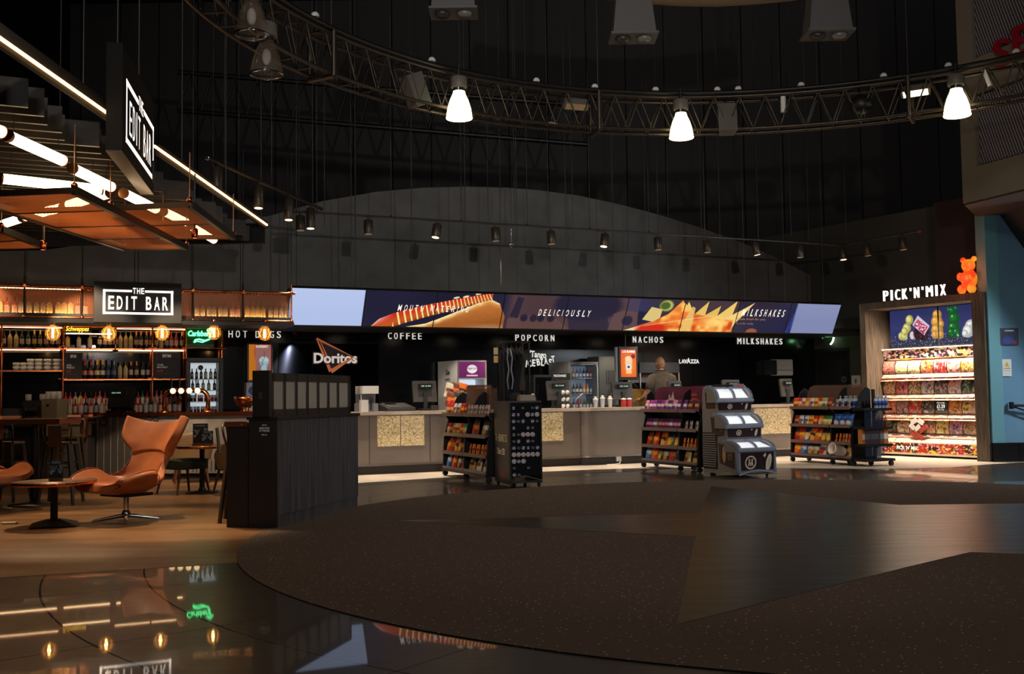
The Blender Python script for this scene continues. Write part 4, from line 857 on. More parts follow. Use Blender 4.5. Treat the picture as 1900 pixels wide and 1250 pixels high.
def item_mesh(kind, k):
    if kind == 'crisp': d = CRISP[k % 9]; return d[0], packet_mesh('c%d' % (k % 9), .14, .185, .055, d[1], d[2], d[3]), 'crisp_packet', 'crisps'
    if kind == 'share': d = SHARE[k % 10]; return d[0], packet_mesh('s%d' % (k % 10), .185, .255, .095, d[1], d[2], d[3], gusset=1.), 'sharing_bag', 'snack bag'
    if kind == 'sweet': d = SWEET[k % 5]; return d[0], packet_mesh('w%d' % (k % 5), .135, .185, .07, d[1], d[2], d[3], gusset=1.), 'sweet_pouch', 'sweets'
    if kind == 'gold': d = GOLDB[k % 3]; return d[0], packet_mesh('g%d' % (k % 3), .17, .23, .1, d[1], d[2], d[3], gusset=1.), 'popcorn_bag', 'popcorn'
    if kind == 'blue': return 'bright blue snack bag', packet_mesh('bl', .18, .22, .09, (40, 100, 180), (20, 50, 120), WHT), 'snack_bag', 'snack bag'
    if kind == 'bar': d = [('orange chocolate bar', ORG, (120, 40, 20)), ('amber chocolate bar', (220, 140, 50), (130, 50, 24))][k % 2]; return d[0], packet_mesh('b%d' % (k % 2), .055, .17, .03, d[1], d[2], None), 'chocolate_bar', 'chocolate'
    if kind == 'box': return 'orange biscuit box', box_mesh('o', .15, .075, .1, ORG, (250, 190, 90)), 'biscuit_box', 'box'
    if kind == 'tube': return 'brown paper snack pouch', packet_mesh('tp', .07, .16, .05, (150, 130, 118), (80, 60, 56), None), 'snack_pouch', 'snack bag'
    if kind == 'water': return 'clear water bottle with blue label', bottle_mesh('water', [(.03, 0), (.032, .02), (.032, .05), (.033, .05), (.033, .12), (.032, .12), (.03, .15), (.012, .19), (.013, .19), (.013, .21)], [(150, 165, 180), (150, 165, 180), (44, 70, 150), (44, 70, 150), (44, 70, 150), (160, 175, 190), (160, 175, 190), (220, 225, 230), (220, 225, 230)]), 'water_bottle', 'bottle'
    if kind == 'tub': return 'round white popcorn tub lying open end out', None, 'popcorn_tub', 'tub'
SHN = ['top', 'second', 'third', 'bottom']
m_stand = mat('stand_black', (26, 26, 28), .4, metal=.4); m_lip = mat('price_rail', (108, 88, 84), .35)
m_hdr = mat('smoked_acrylic', (120, 92, 80), .1, trans=.0, alpha=.55)
def stand(name, label, px, py, bays, fills, where, header='smoke', endcap=False, yaw=0., D=.42):
    base = onz(px, py); A = A_S + yaw; t = thing('snack_stand', label, 'display stand', base, A, 'mobile snack stands'); LZ = [.98, .665, .375, .13]; LB = sum(bays)
    MB().bb(-.01, LB + .01, -.02, D + .06, .085, .125).build('base', m_stand, t)
    xs = [0]; [xs.append(xs[-1] + q) for q in bays]
    for i, x in enumerate(xs):
        MB().prism([(.0, .12), (D + .02, .12), (D + .02, 1.3), (D - .06, 1.34), (D - .16, 1.26), (.1, .98), (.04, .98), (.1, .9), (.02, .6)], x - .012, x + .012, 'X').build('side_panel', m_stand, t)
        for y in (.04, D):
            c = MB(); c.cyl((x - .02, y, .045), (x + .02, y, .045), .044, 12); c.bb(x - .028, x + .028, y - .02, y + .02, .05, .09); c.build('castor', m_black, t)
    MB().bb(0, LB, D, D + .03, .12, 1.0).build('back_panel', m_stand, t)
    for bi in range(len(bays)):
        xa, xb = xs[bi] + .014, xs[bi + 1] - .014
        for si, z in enumerate(LZ):
            MB().bb(xa, xb, 0, D, z - .012, z).build('shelf', m_stand, t)
            l_ = MB().bb(xa, xb, -.012, .0, z - .02, z + .035); l_.build('price_rail', m_lip, t)
        # header of smoked plastic printed with faint packets
        pts = [(xa, 1.0), (xb, 1.0), (xb, 1.385 if bi < len(bays) - 1 else 1.3)]
        if bi == len(bays) - 1: pts += [(xb - .06, 1.36), (xb - .16, 1.39)]
        if bi == 0: pts += [(xa + .2, 1.39), (xa + .08, 1.35), (xa + .02, 1.25)]
        else: pts += [(xa, 1.39)]
        MB().prism(pts, D - .02, D - .008, 'Y').build('header', header, t)
    TM = Matrix.Translation(base) @ RZ(A); cnt = {}
    for (bi, si, kind, n, ks, dy, extra) in fills:
        xa, xb = xs[bi] + .03, xs[bi + 1] - .03
        for k in range(n):
            nm, me, on, cat = item_mesh(kind, ks[k % len(ks)]); x = xa + (xb - xa) * (k + .5) / n
            lab = '%s, %s from left, %s shelf, %s bay, %s' % (nm, ORD[k], SHN[si] if not extra else extra, ['left', 'right'][bi], where)
            M_ = TM @ T(x + random.uniform(-.006, .006), dy + random.uniform(-.01, .01), LZ[si] + .002 + (.1 if extra == 'upper' else 0)) @ RZ(R(random.uniform(-9, 9))) @ RX(R(-12 if kind != 'water' and kind != 'box' else 0))
            put(on, me, M_, lab, cat, '%s on the snack stands' % cat)
    if endcap:
        e_ = MB(); x = LB; e_.bb(x + .015, x + .03, -.01, .5, .12, .17); e_.bb(x + .015, x + .04, .46, .52, .1, 1.3)
        for z in LZ: e_.bb(x - .0, x + .3, .03, .64, z - .04, z)
        e_.bb(x + .0, x + .32, 0, .66, .085, .125); e_.build('end_frame', m_stand, t)
        MB().bb(x - .02, x - .005, .5, .66, .12, .95).build('end_back', mat('end_beige', (176, 150, 128), .6), t)
        pn = MB(); pn.bb(x + .27, x + .275, .05, .47, .17, .98); pn.build('end_acrylic', mat('blue_acrylic', (40, 48, 66), .15, alpha=.45), t)
        c = MB(); c.cyl((x + .26, .6, .045), (x + .3, .6, .045), .044, 12); c.bb(x + .25, x + .31, .58, .62, .05, .09); c.build('castor', m_black, t)
        for k in range(4): put('water_bottle', item_mesh('water', 0)[1], TM @ T(x + .2, .38 + .075 * k, .982), 'water bottle, %s from left on top of the end shelf by the sweet wall' % ORD[k], 'bottle', 'bottle on the snack stands')
        for k in range(4): put('juice_bottle', bottle_mesh('juice', [(.028, 0), (.03, .1), (.012, .15), (.012, .18)], [BRN, (170, 110, 40), WHT]), TM @ T(x + .2, .36 + .075 * k, .667), 'amber juice bottle, %s from left on the end shelf by the sweet wall' % ORD[k], 'bottle', 'bottle on the snack stands')
        for k, y in enumerate((.14, .33, .53)): put('snack_box', box_mesh('end', .19, .26, .1, (190, 118, 50), (220, 210, 200), ORG), TM @ T(x + .16, y, .377) @ RZ(R(90)), 'orange and white snack box, %s from left on the stand end' % ORD[k], 'box', 'box on the snack stands')
        tb = MB(); tb.lathe([(.075, 0), (.095, .26), (.1, .26), (.1, .27), (.085, .27), (.07, .03)], 20, c=(214, 196, 184)); tbm = tb.build('popcorn_tub', m_mixs); tbm.matrix_world = TM @ T(x - .22, .02, .232) @ RX(R(75)) @ RZ(.3); tag(tbm, 'round white popcorn tub lying on the bottom shelf by the stand end', 'tub')
    return t
C9 = [0, 1, 2, 8, 3, 4, 5, 1, 7]
st1 = stand('a', 'snack stand on castors beside the black shirt rack', 822, 882, [.89, .9],
    [(0, 0, 'crisp', 8, [0, 1, 0, 2, 3, 2, 1, 8], .06, ''), (1, 0, 'tube', 8, [0], .06, ''), (0, 1, 'crisp', 8, [0, 8, 4, 3, 4, 1, 6, 6], .075, ''), (1, 1, 'share', 2, [1, 8], .09, ''), (0, 2, 'share', 5, [3, 1, 0, 2, 9], .075, ''), (1, 2, 'bar', 9, [0, 1], .07, ''), (1, 2, 'box', 3, [0], .3, 'rear of third'), (0, 3, 'share', 4, [7, 3, 8, 5], .07, ''), (1, 3, 'gold', 3, [0, 2, 2], .07, '')], 'stand by shirt rack', m_hdr)
m_hdrp = mat('plum_acrylic', (104, 44, 66), .2, alpha=.92)
st2 = stand('b', 'snack stand with plum header beside the ice cream freezer', 1191, 866.5, [1.15, .54],
    [(0, 0, 'sweet', 9, [4, 2, 2, 0, 2, 4, 0, 4, 0], .07, ''), (1, 0, 'sweet', 3, [0, 3, 3], .07, ''), (0, 1, 'sweet', 9, [1, 1, 0, 3, 1, 1, 0, 1, 1], .075, ''), (1, 1, 'tube', 3, [0], .075, ''), (0, 2, 'share', 5, [1, 3, 0, 2, 2], .075, ''), (1, 2, 'bar', 5, [0, 1, 0], .06, ''), (1, 2, 'box', 2, [0], .22, 'rear of third'), (0, 3, 'share', 6, [7, 3, 2, 8, 1, 6], .07, ''), (1, 3, 'gold', 2, [1, 0], .07, '')], 'stand by freezer', m_hdrp, D=.3)
o = MB(); pic_mb(o, lambda U, V: over(over(blank(U, (92, 38, 58)), polym(U, V, [(.08, 0), (.12, .4), (.2, .5), (.22, .85), (.25, .5), (.3, .9), (.33, .5), (.42, .4), (.5, 0)]), (206, 176, 164)), ell(U, V, .75, .55, .09, .34, .3) * (np.abs(V * 4 % 1 - .5) > .2), (170, 70, 66)), .2, 1.6, 1.02, 1.33, 70, 26, .265); o.build('header_picture', m_print, st2)
st3 = stand('c', 'snack stand with water bottles beside the sweet wall', 1468, 856, [1.06, .52],
    [(0, 0, 'crisp', 9, [1, 0, 2, 5, 3, 4, 0, 7, 8], .06, ''), (1, 0, 'tube', 3, [0], .06, ''), (0, 1, 'crisp', 8, [8, 3, 3, 4, 1, 5, 6, 6], .075, ''), (1, 1, 'share', 1, [1], .09, ''), (1, 1, 'blue', 3, [0], .06, 'second'), (0, 2, 'share', 7, [1, 3, 4, 0, 3, 2, 2], .075, ''), (1, 2, 'bar', 6, [0, 1], .07, ''), (1, 2, 'box', 2, [0], .3, 'rear of third'), (0, 3, 'share', 6, [3, 7, 8, 8, 5, 6], .07, ''), (1, 3, 'gold', 2, [0, 1], .07, '')], 'stand by sweet wall', m_hdr, endcap=True)
TM3 = Matrix.Translation(onz(1468, 856)) @ RZ(A_S)
for k in range(8): put('water_bottle', item_mesh('water', 0)[1], TM3 @ T(1.1 + .058 * (k % 8), .22 + .09 * (k % 2), .982), 'water bottle, %s from left behind the pouches on top of stand by sweet wall' % ORD[k], 'bottle', 'bottle on the snack stands')
v = .2; u0 = uc(834, v)
for j in range(2):
    for k in range(3): nm, me, on, cat = item_mesh('share', (1, 2, 8, 5, 1, 0)[k + 3 * j]); put(on, me, MC @ T(u0 + .0 + .11 * k, v + .01 + .05 * j, WT + .06 + .16 * j) @ RY(R(14)), '%s, %s from left in %s row of small wire rack' % (nm, ORD[k], ['lower', 'upper'][j]), cat, 'snack bags on the wire rack')
# ---- rack with shirts above and badges below
A_T = R(15); pb = onz(945, 905)
t = thing('shirt_rack', 'black rack with hanging dark shirts above and badges on its front', 'clothes rack', pb, A_T); W_, D_, H_ = .48, .82, 1.17
sp_ = MB(); sp_.bb(0, .03, 0, D_, .04, H_); sd = sp_.build('side_panel', mat('bronze_panel', (46, 38, 33), .4, metal=.3), t)
b_ = MB(); text_sp(b_, 'T-SHIRTS', .62, .105, x=0, z=.62, depth=.002, bold=.0); text_mb(b_, '2 for £20', w=.42, h=.09, x=-.02, z=.44, depth=.002); o = b_.build('price_lettering', mat('cream_ink', (200, 180, 140), .5, emit=.12, ecol=(220, 196, 150)), sd); o.matrix_local = T(-.003, D_ / 2, 0) @ RZ(R(-90))
b_ = MB(); text_mb(b_, 'vue', w=.24, h=.1, z=.12, depth=.002, bold=.01); o = b_.build('cinema_logo', mat('red_ink', (150, 44, 34), .5, emit=.1), sd); o.matrix_local = T(-.003, D_ / 2 - .05, 0) @ RZ(R(-90))
MB().bb(.03, W_, .012, .03, .16, H_).build('front_panel', mat('navy_board', (9, 10, 14), .8, spec=.2), t)
MB().bb(W_ - .02, W_, 0, D_, .1, H_ - .02).build('end_panel', m_blackm, t)
MB().bb(0, W_, 0, D_, H_, H_ + .025).build('top_shelf', m_dgrey, t); MB().bb(0, W_, 0, D_, .06, .09).build('base', m_black, t)
for x in (.04, W_ - .04):
    for y in (.05, D_ - .05): c = MB(); c.cyl((x - .015, y, .03), (x + .015, y, .03), .03, 10); c.bb(x - .02, x + .02, y - .015, y + .015, .03, .065); c.build('castor', m_black, t)
for x, y in ((.05, D_ - .05), (W_ - .05, D_ - .4), (.05, .1 + D_ - .5), (W_ - .05, D_ - .05)): MB().cyl((x, y, H_), (x, y, 2.06), .014, 8).build('upright', m_stand, t)
for x in (.05, W_ - .05): MB().cyl((x, D_ - .45, 2.04), (x, D_ - .02, 2.04), .014, 8).build('side_rail', m_stand, t)
MB().cyl((.02, D_ - .2, 2.05), (W_ - .02, D_ - .2, 2.05), .014, 8).build('hanging_rail', m_stand, t)
TMr = Matrix.Translation(pb) @ RZ(A_T)
badge_rows = ['1.1.11', '11.111', '111.11', '1..11.', '11111.', '11.11.', '111111', '111111', '111...', '1..1..', '11....']
bpal = [((34, 36, 44), (176, 186, 206)), ((66, 70, 84), (206, 206, 212)), ((196, 186, 190), (150, 140, 148)), ((60, 70, 96), (200, 200, 205)), ((28, 28, 30), (120, 124, 130))]
bm_ = []
for q, (c1, c2) in enumerate(bpal):
    b_ = MB(); b_.lathe([(.033, 0), (.033, .006), (.026, .011), (.026, .0115)], 18, RX(R(90)), c1); b_.lathe([(.0, .0117), (.02, .0117)], 18, RX(R(90)), c2, cap=False); b_.bb(-.022, .022, -.0128, -.0118, -.005, .006, RY(R(25 * q)), c1)
    o = b_.build('badge_proto', m_printg); bm_.append(o.data); bpy.data.objects.remove(o)
n_ = 0
for j, row in enumerate(badge_rows):
    for i, ch in enumerate(row):
        if ch != '1': continue
        q = 2 if j in (7,) or (j == 4 and 1 < i < 5) or (j, i) in ((1, 5), (8, 0)) else (i * 3 + j * 2 + n_) % 5; q = [0, 1, 2, 3, 4][q] if q != 2 or j in (4, 7, 1, 8) else 4; n_ += 1
        put('badge', bm_[q], TMr @ T(.075 + i * .068, .012, H_ - .075 - j * .092), 'round %s badge, %s from left in %s row from top of shirt rack' % (['black', 'grey', 'pale', 'blue-grey', 'dark'][q], ORD[i], ORD[j]), 'badge', 'badges on the shirt rack')
# shirts on hangers
def garment(x, c, label, wide=.46, ln=.78, cords=False):
    g_ = thing('hanging_shirt', label, 'shirt', TMr @ Vector((x, D_ - .2, 2.04)), A_T + R(82 + random.uniform(-8, 8)), 'shirts on the rack')
    P = []
    for j in range(15):
        v = j / 14; row = []
        for i in range(21):
            u = i / 20 - .5; wd = wide * (.35 + .65 * min(1, (v / .1) ** .6)) * (1 if v < .3 else .72 + .05 * v); z = -.07 - ln * v - (.12 * abs(u) if v < .1 else .12 * .5 * abs(u)); row.append((u * wd, .03 * math.sin(u * 26 + x * 40) * min(1, v * 2.5) + .02 * math.sin(v * 7 + u * 9), z))
        P.append(row)
    for k_, sg in enumerate((.018, -.018)): pass
    b_ = MB(); b_.grid(P); b_.grid([[(p[0], p[1] + .035 * math.cos(3.1 * p[0] / wide), p[2]) for p in r_] for r_ in P], flip=True)
    b_.build('shirt', noisy(mat('shirt_' + label[:9].strip().replace(' ', '_'), c, .9), tuple(q * .85 for q in c), c, 20, 3), g_)
    h_ = MB(); h_.tube([(-.2, .015, -.13), (0, .015, -.06), (.2, .015, -.13)], .007, 6); h_.tube([(0, .015, -.06), (0, .015, -.01), (.012, .015, .012), (0, .015, .02), (-.012, .015, .01)], .004, 6); h_.build('hanger', m_dgrey, g_)
    if cords: 
        for sx_ in (-.035, .03): MB().tube([(-.14, sx_ * .5, -.1), (-.2, sx_ * 1.1, -.24), (-.215, sx_ * .5, -.4), (-.2, sx_ * 1.3, -.55), (-.205, sx_ * .7, -.68)], .011, 6).build('drawstring', mat('grey_cord', (136, 138, 146), .8), g_)
garment(.1, (24, 24, 28), 'black hooded top hanging at the left of the rack')
garment(.17, (34, 34, 40), 'charcoal hooded top with long pale drawstrings on the rack', cords=True)
garment(.24, (20, 20, 22), 'plain black shirt third along the rack')
garment(.31, (26, 24, 26), 'black shirt fourth along the rack')
garment(.37, (60, 52, 46), 'brownish shirt last along the rack', wide=.4, ln=.6)
t2 = thing('folded_shirts', 'pale folded shirt on the top shelf of the shirt rack', 'shirt', TMr @ Vector((.3, .14, H_ + .025)), A_T); MB().rbox(-.12, .12, -.1, .1, 0, .05, .03).build('fold', mat('stone_cloth', (150, 136, 124), .9), t2); MB().rbox(-.11, .11, -.09, .09, .05, .085, .03).build('fold', mat('stone_cloth', (150, 136, 124), .9), t2)
t3 = thing('cap_pile', 'dark folded caps behind the pale shirt on the rack shelf', 'caps', TMr @ Vector((.22, .42, H_ + .025)), A_T); MB().sphere(0, 0, .03, .12, .1, .09).build('cap', m_blackm, t3)
for k, (z, c) in enumerate(((1.92, (180, 160, 130)), (1.8, (190, 150, 90)))): 
    t4 = thing('price_card', ['pale card hooked at the top left of the rack', 'tan card hooked below the pale card on the rack'][k], 'card', TMr @ Vector((.01, D_ - .1, z)), A_T); MB().bb(-.03, .035, -.004, 0, -.05, .05).build('card', mat('card_%d' % k, c, .6), t4)
# ---- stepped ice cream freezer
A_F = R(27); fb = onz(1372, 886)
t = thing('ice_cream_freezer', 'three-tier grey ice cream freezer with lit glass lids', 'freezer', fb, A_F); t.scale = (1, .8, 1); FWd = .66; FD = 1.08
m_fz = mat('freezer_slate', (118, 124, 142), .35); m_fside = mat('freezer_side_grey', (112, 104, 98), .45); m_lit = mat('freezer_liner', (236, 240, 244), .4, emit=.75, ecol=(228, 236, 246))
prof = [(.0, .03), (.3, .06), (.75, .035), (FD, .035), (FD + .02, .3), (FD, 1.2), (FD - .03, 1.36), (.86, 1.385), (.83, 1.36), (.82, 1.26), (.64, 1.15), (.6, 1.1), (.6, .99), (.61, .95), (.6, .85), (.37, .75), (.33, .7), (.33, .6), (.335, .555), (.325, .45), (.04, .4), (.0, .36), (-.01, .3)]
bodyo = MB(); bodyo.prism(prof, .0, FWd, 'X'); bodyo.build('cabinet', m_fside, t)
def tier(y0, z0, zf, yb, zb, nm):       # front face from z0 to zf at y0, lid sloping back to (yb, zb)
    f_ = MB(); f_.prism([(y0 - .03, zf - .055), (y0 - .05, zf - .03), (y0 - .045, zf), (y0 - .01, zf + .012), (y0 + .04, zf)], -.03, FWd + .03, 'X')
    for xa, xb in ((-.03, .03), (FWd / 2 - .017, FWd / 2 + .017), (FWd - .03, FWd + .03)):
        pts = []; n = 8
        for k in range(n + 1):
            a = math.pi / 2 * k / n; pts.append((y0 - .03 + (yb - y0 + .03) * (1 - math.cos(a)) , zf + (zb - zf) * math.sin(a)))
        inn = [(y + .03, z - .02) for y, z in pts][::-1]; f_.prism(pts + inn, xa, xb, 'X')
    f_.prism([(yb - .03, zb - .03), (yb - .02, zb + .02), (yb + .1, zb + .015), (yb + .12, zb - .03)], -.03, FWd + .03, 'X')
    fo = f_.build('lid_frame', m_fz, t)
    g_ = MB(); n = 8; P = [[(x, y0 - .02 + (yb - y0 + .02) * (1 - math.cos(math.pi / 2 * k / n)), zf - .004 + (zb - zf) * math.sin(math.pi / 2 * k / n)) for x in (.0, FWd)] for k in range(n + 1)]
    g_.grid(P); g_.build('glass_lid', mat('freezer_glass', (255, 255, 255), .03, alpha=.16, spec=.6), t)
    l_ = MB(); l_.add([(.04, y0 + .01, zf + .02), (FWd - .04, y0 + .01, zf + .02), (FWd - .04, yb - .01, zb - .035), (.04, yb - .01, zb - .035)], [(0, 1, 2, 3)]); l_.build('lit_liner', m_lit, t)
    for xa in (-.028, FWd + .008):
        pts = [(y0 - .03 + (yb - y0 + .03) * (1 - math.cos(math.pi / 2 * k / 8)), zf + (zb - zf) * math.sin(math.pi / 2 * k / 8)) for k in range(9)]
        MB().prism([(yb, zf - .05), (y0 - .02, zf - .05)] + pts + [(yb + .06, zb), (yb + .06, zf - .05)], xa, xa + .02, 'X').build('side_cheek', m_fside, t)
    bk_ = MB(); bk_.prism([(y0 - .005, z0), (y0 + .03, z0), (y0 + .03, zf - .05), (y0 - .035, zf - .05)], 0.01, FWd - .01, 'X'); bk_.build('tier_front', m_black, t)
def choc_pic(asp, logo=.3):
    def f(U, V):
        I = blank(U, (44, 28, 32)); X = U * asp
        for q, c in ((logo * asp, (214, 196, 180)),): 
            d = np.hypot(X - q, V - .52); I = over(I, (np.abs(d - .3) < .035), c); I = over(I, ((np.abs(X - q + .12 - (V - .4) * .2) < .03) | (np.abs(X - q - .12 + (V - .4) * .2) < .03) | (np.abs(np.abs(X - q) - (V - .36) * .35) < .03)) * (V > .34) * (V < .7) * (np.abs(X - q) < .17), c)
        c0 = .7 * asp; I = over(I, ell(X, V, c0, .5, .13, .42, .15, .25), (70, 48, 44)); I = over(I, ell(X, V, c0, .5, .1, .38, .15, .25), (34, 22, 26)); I = over(I, polym(X, V, [(c0 - .02, .86), (c0 + .1, .98), (c0 + .14, .84), (c0 + .04, .74)]), (226, 214, 200))
        c1 = .86 * asp; I = over(I, ell(X, V, c1, .5, .17, .46, .15, -.2), (226, 214, 192)); I = over(I, ell(X, V, c1 + .02, .48, .11, .36, .4, -.2), (196, 186, 164)); return I
    return f
for (y0, z0, zf, yb, zb, nm, lg) in ((0, .05, .42, .33, .545, 'lower', .3), (.34, .58, .775, .6, .945, 'middle', .32), (.61, .985, 1.17, .83, 1.365, 'upper', .34)):
    tier(y0, z0, zf, yb, zb, nm); b_ = MB(); asp = .62 / (zf - .05 - z0); pic_mb(b_, choc_pic(asp, lg), .02, FWd - .02, z0 + .01, zf - .055, 110, 50, y0 - .009, bend=lambda a, v: -.028 * v); b_.build('front_picture', m_printg, t)
b_ = MB(); b_.prism([(-.03, .06), (-.05, .1), (-.02, .1)], -.03, FWd + .03, 'X'); P = [[(x, y, .03 + .05 * math.sin(math.pi * x / FWd) + dz) for x in np.linspace(-.03, FWd + .03, 13)] for y, dz in ((-.045, 0), (-.055, .02), (-.03, .03), (.02, .03))]; b_.grid(P); b_.build('skirt', m_fz, t)
for x in (-.01, FWd + .01):
    b_ = MB(); b_.prism([(-.04, .08), (.02, .06), (.05, .3), (.06, .42), (-.03, .38)], x - .02, x + .02, 'X'); b_.build('corner_trim', m_fz, t)
# side graphics and grille (the side facing left)
sg = [([(.12, .12), (.56, .2), (.6, .5), (.3, .46), (.13, .36)], 'brown'), ([(.42, .62), (.62, .6), (.78, .64), (.82, .9), (.52, .86), (.4, .74)], 'brown'), ([(.66, 1.03), (.95, 1.03), (.98, 1.28), (.82, 1.24), (.7, 1.16)], 'brown')]
m_brown = mat('cocoa_panel', (58, 38, 34), .35)
for k, (pl, _) in enumerate(sg): MB().prism(pl, -.006, 0.0005, 'X').build('side_graphic', m_brown, t)
def side_logo(y, z, r, s=1.):
    b_ = MB(); b_.tube([(-.009, y + r * math.cos(a), z + r * math.sin(a)) for a in [2 * math.pi * k / 24 for k in range(24)]], .004, 5, closed=True)
    text_mb(b_, 'M', w=r * 1.1, h=r * .95, x=0, z=-r * .45, depth=.002, M=T(-.008, y, z) @ RZ(R(-90))); b_.build('side_emblem', mat('dull_gold', (150, 124, 96), .4), t)
side_logo(.25, .32, .065); side_logo(.5, .73, .05); text_mb(MB(), 'MAGNUM', w=.2, h=.045, x=0, z=0, depth=.002, M=T(-.008, .82, 1.12) @ RZ(R(-90))).build('side_name', mat('dull_gold', (150, 124, 96), .4), t)
MB().sphere(-.006, .43, .33, .006, .05, .13).build('ice_cream_print', mat('gold_choc', (176, 132, 84), .4), t)
b_ = MB(); [b_.bb(-.02, 0, .64 + .02 * abs(k - 7) * .3, FD - .02, .13 + .035 * k, .147 + .035 * k) for k in range(15)]; b_.build('vent_grille', m_fside, t)
MB().bb(-.004, .001, .63, FD, .1, .66).build('vent_recess', m_black, t)
b_ = MB(); b_.prism([(.75, 1.375), (1.02, 1.36), (1.02, 1.4), (.78, 1.4)], .04, FWd * .62, 'X'); b_.build('top_sign', m_black, t); text_mb(MB(), 'MAGNUM', w=.26, h=.022, x=.22, z=0, y=0, depth=.001, M=T(0, .775, 1.377)).build('top_name', mat('dull_gold', (150, 124, 96), .4), t)
MB().bb(FWd * .68, FWd * .95, .76, .95, 1.36, 1.41).build('control_box', m_grey, t); MB().bb(FWd * .78, FWd * .9, .755, .76, 1.372, 1.4).build('red_display', mat('red_led', (170, 30, 40), .4, emit=.5), t)
for x in (.08, FWd - .08):
    for y in (.08, FD - .12): c = MB(); c.cyl((x - .015, y, .022), (x + .015, y, .022), .022, 10); c.bb(x - .02, x + .02, y - .015, y + .015, .022, .06); c.build('castor', m_black, t)

# ================================================================== sweet wall
m_frw = noisy(mat('grey_brown_oak', (84, 74, 64), .6), (60, 52, 45), (104, 92, 80), 3.2, 7, stretch=(9, 9, .8), bump=.1)
t = thing('sweet_display_unit', 'tall timber-framed sweet dispensing unit against the right wall', 'display unit', P0, A_P); PW = 2.71; PH = 3.0
MB().bb(0, .13, 0, .95, 0, PH).build('frame_post', m_frw, t); MB().bb(PW - .24, PW, 0, .95, 0, PH).build('frame_post', m_frw, t)
MB().bb(.13, PW - .24, 0, .95, PH - .13, PH).build('frame_lintel', m_frw, t)
MB().bb(.13, PW - .24, .9, .95, 0, PH - .13).build('back_panel', mat('inner_dark', (40, 36, 34), .6), t)
MB().bb(.13, PW - .24, .56, .9, 0, .06).build('plinth', m_black, t)
SX0, SX1 = .14, PW - .25; SY = .5
# two screens
def candy_pic(G, V):
    I = blank(G, (44, 48, 92)) * (.75 + .4 * (1 - np.abs(V - .5)))[..., None]; I = over(I, (V < .2) * .8, (52, 54, 70))
    def blob(I, pts, c, hi):
        for (x, y, r) in pts: I = over(I, ell(G, V, x, y, r * .62, r, .12), tuple(q * .75 for q in c)); I = over(I, ell(G, V, x - r * .1, y + r * .12, r * .46, r * .74, .5), c)
        for (x, y, r) in pts: I = over(I, ell(G, V, x - r * .2, y + r * .35, r * .14, r * .2, .6) * .7, hi)
        return I
    I = blob(I, [(.42, .72, .14), (.36, .5, .15), (.24, .3, .12), (.3, .3, .13), (.31, .42, .12)], (222, 214, 120), (250, 248, 210))
    I = over(I, ell(G, V, .48, .3, .1, .17, .15), (60, 56, 76)); I = over(I, ell(G, V, .47, .3, .06, .12, .2), (214, 196, 208))
    I = over(I, ell(G, V, .66, .34, .18, .22, .2), (46, 24, 34)); I = over(I, polym(G, V, [(.6, .82), (.48, .58), (.72, .28), (.84, .52)]), (206, 190, 206)); I = over(I, polym(G, V, [(.6, .72), (.5, .57), (.71, .3), (.8, .5)]), (176, 52, 92))
    sp_ = vnoise(G * 6, V * 6, 8, 5); I = over(I, polym(G, V, [(.6, .72), (.5, .57), (.71, .3), (.8, .5)]) * (sp_ > .62), (238, 210, 220))
    I = blob(I, [(.98, .8, .13), (.97, .62, .17), (.97, .4, .18), (.94, .28, .12), (1.02, .28, .12), (1.04, .55, .1)], (234, 170, 74), (255, 236, 180))
    I = blob(I, [(1.26, .86, .12), (1.3, .66, .19), (1.28, .42, .2), (1.24, .3, .14), (1.34, .3, .14), (1.2, .9, .07), (1.34, .92, .07)], (24, 104, 44), (190, 240, 190))
    I = blob(I, [(1.62, .42, .2), (1.7, .34, .2), (1.56, .32, .18), (1.5, .26, .1), (1.78, .4, .12)], (232, 232, 228), (255, 255, 255))
    I = blob(I, [(1.86, .6, .2), (1.9, .4, .22), (1.84, .3, .14)], (214, 54, 34), (255, 190, 170))
    d = vnoise(G * 9, V * 9, 7, 9); return over(I, (d > .86) * (V < .3) * .9, (214, 220, 240))
for k in range(2):
    x0 = .27 + 1.115 * k; w = 1.105
    MB().bb(x0, x0 + w, SY + .06, SY + .12, 2.11, 2.87).build('screen_housing', m_black, t)
    b_ = MB(); pic_mb(b_, lambda U, V, k=k: candy_pic(U + k, V), x0 + .012, x0 + w - .012, 2.125, 2.855, 190, 124, SY + .056); b_.build('screen_picture', m_screen, t)['label'] = 'lit screen picture of jelly sweets'
# mosaic header, lit from above
def mosaic(U, V):
    I = blank(U, (40, 34, 36)); d = vnoise(U * 22, V * 2.2, 2.2, 4); e = vnoise(U * 22, V * 2.2, 2.6, 13); f = vnoise(U * 22, V * 2.2, 2.2, 21)
    I = over(I, (d > .62), (236, 214, 196)); I = over(I, (e > .72), (200, 120, 150)); I = over(I, (f > .76), (214, 176, 90)); return I
b_ = MB(); pic_mb(b_, mosaic, SX0, SX1, 1.9, 2.08, 460, 36, SY + .02, bend=lambda a, v: -.05 * v); b_.build('mosaic_header', m_print, t)
MB().bb(SX0, SX1, SY - .05, SY + .02, 2.08, 2.095).build('light_strip', mat('strip_glow', (255, 236, 200), .5, emit=3.5, ecol=(255, 226, 180)), t)
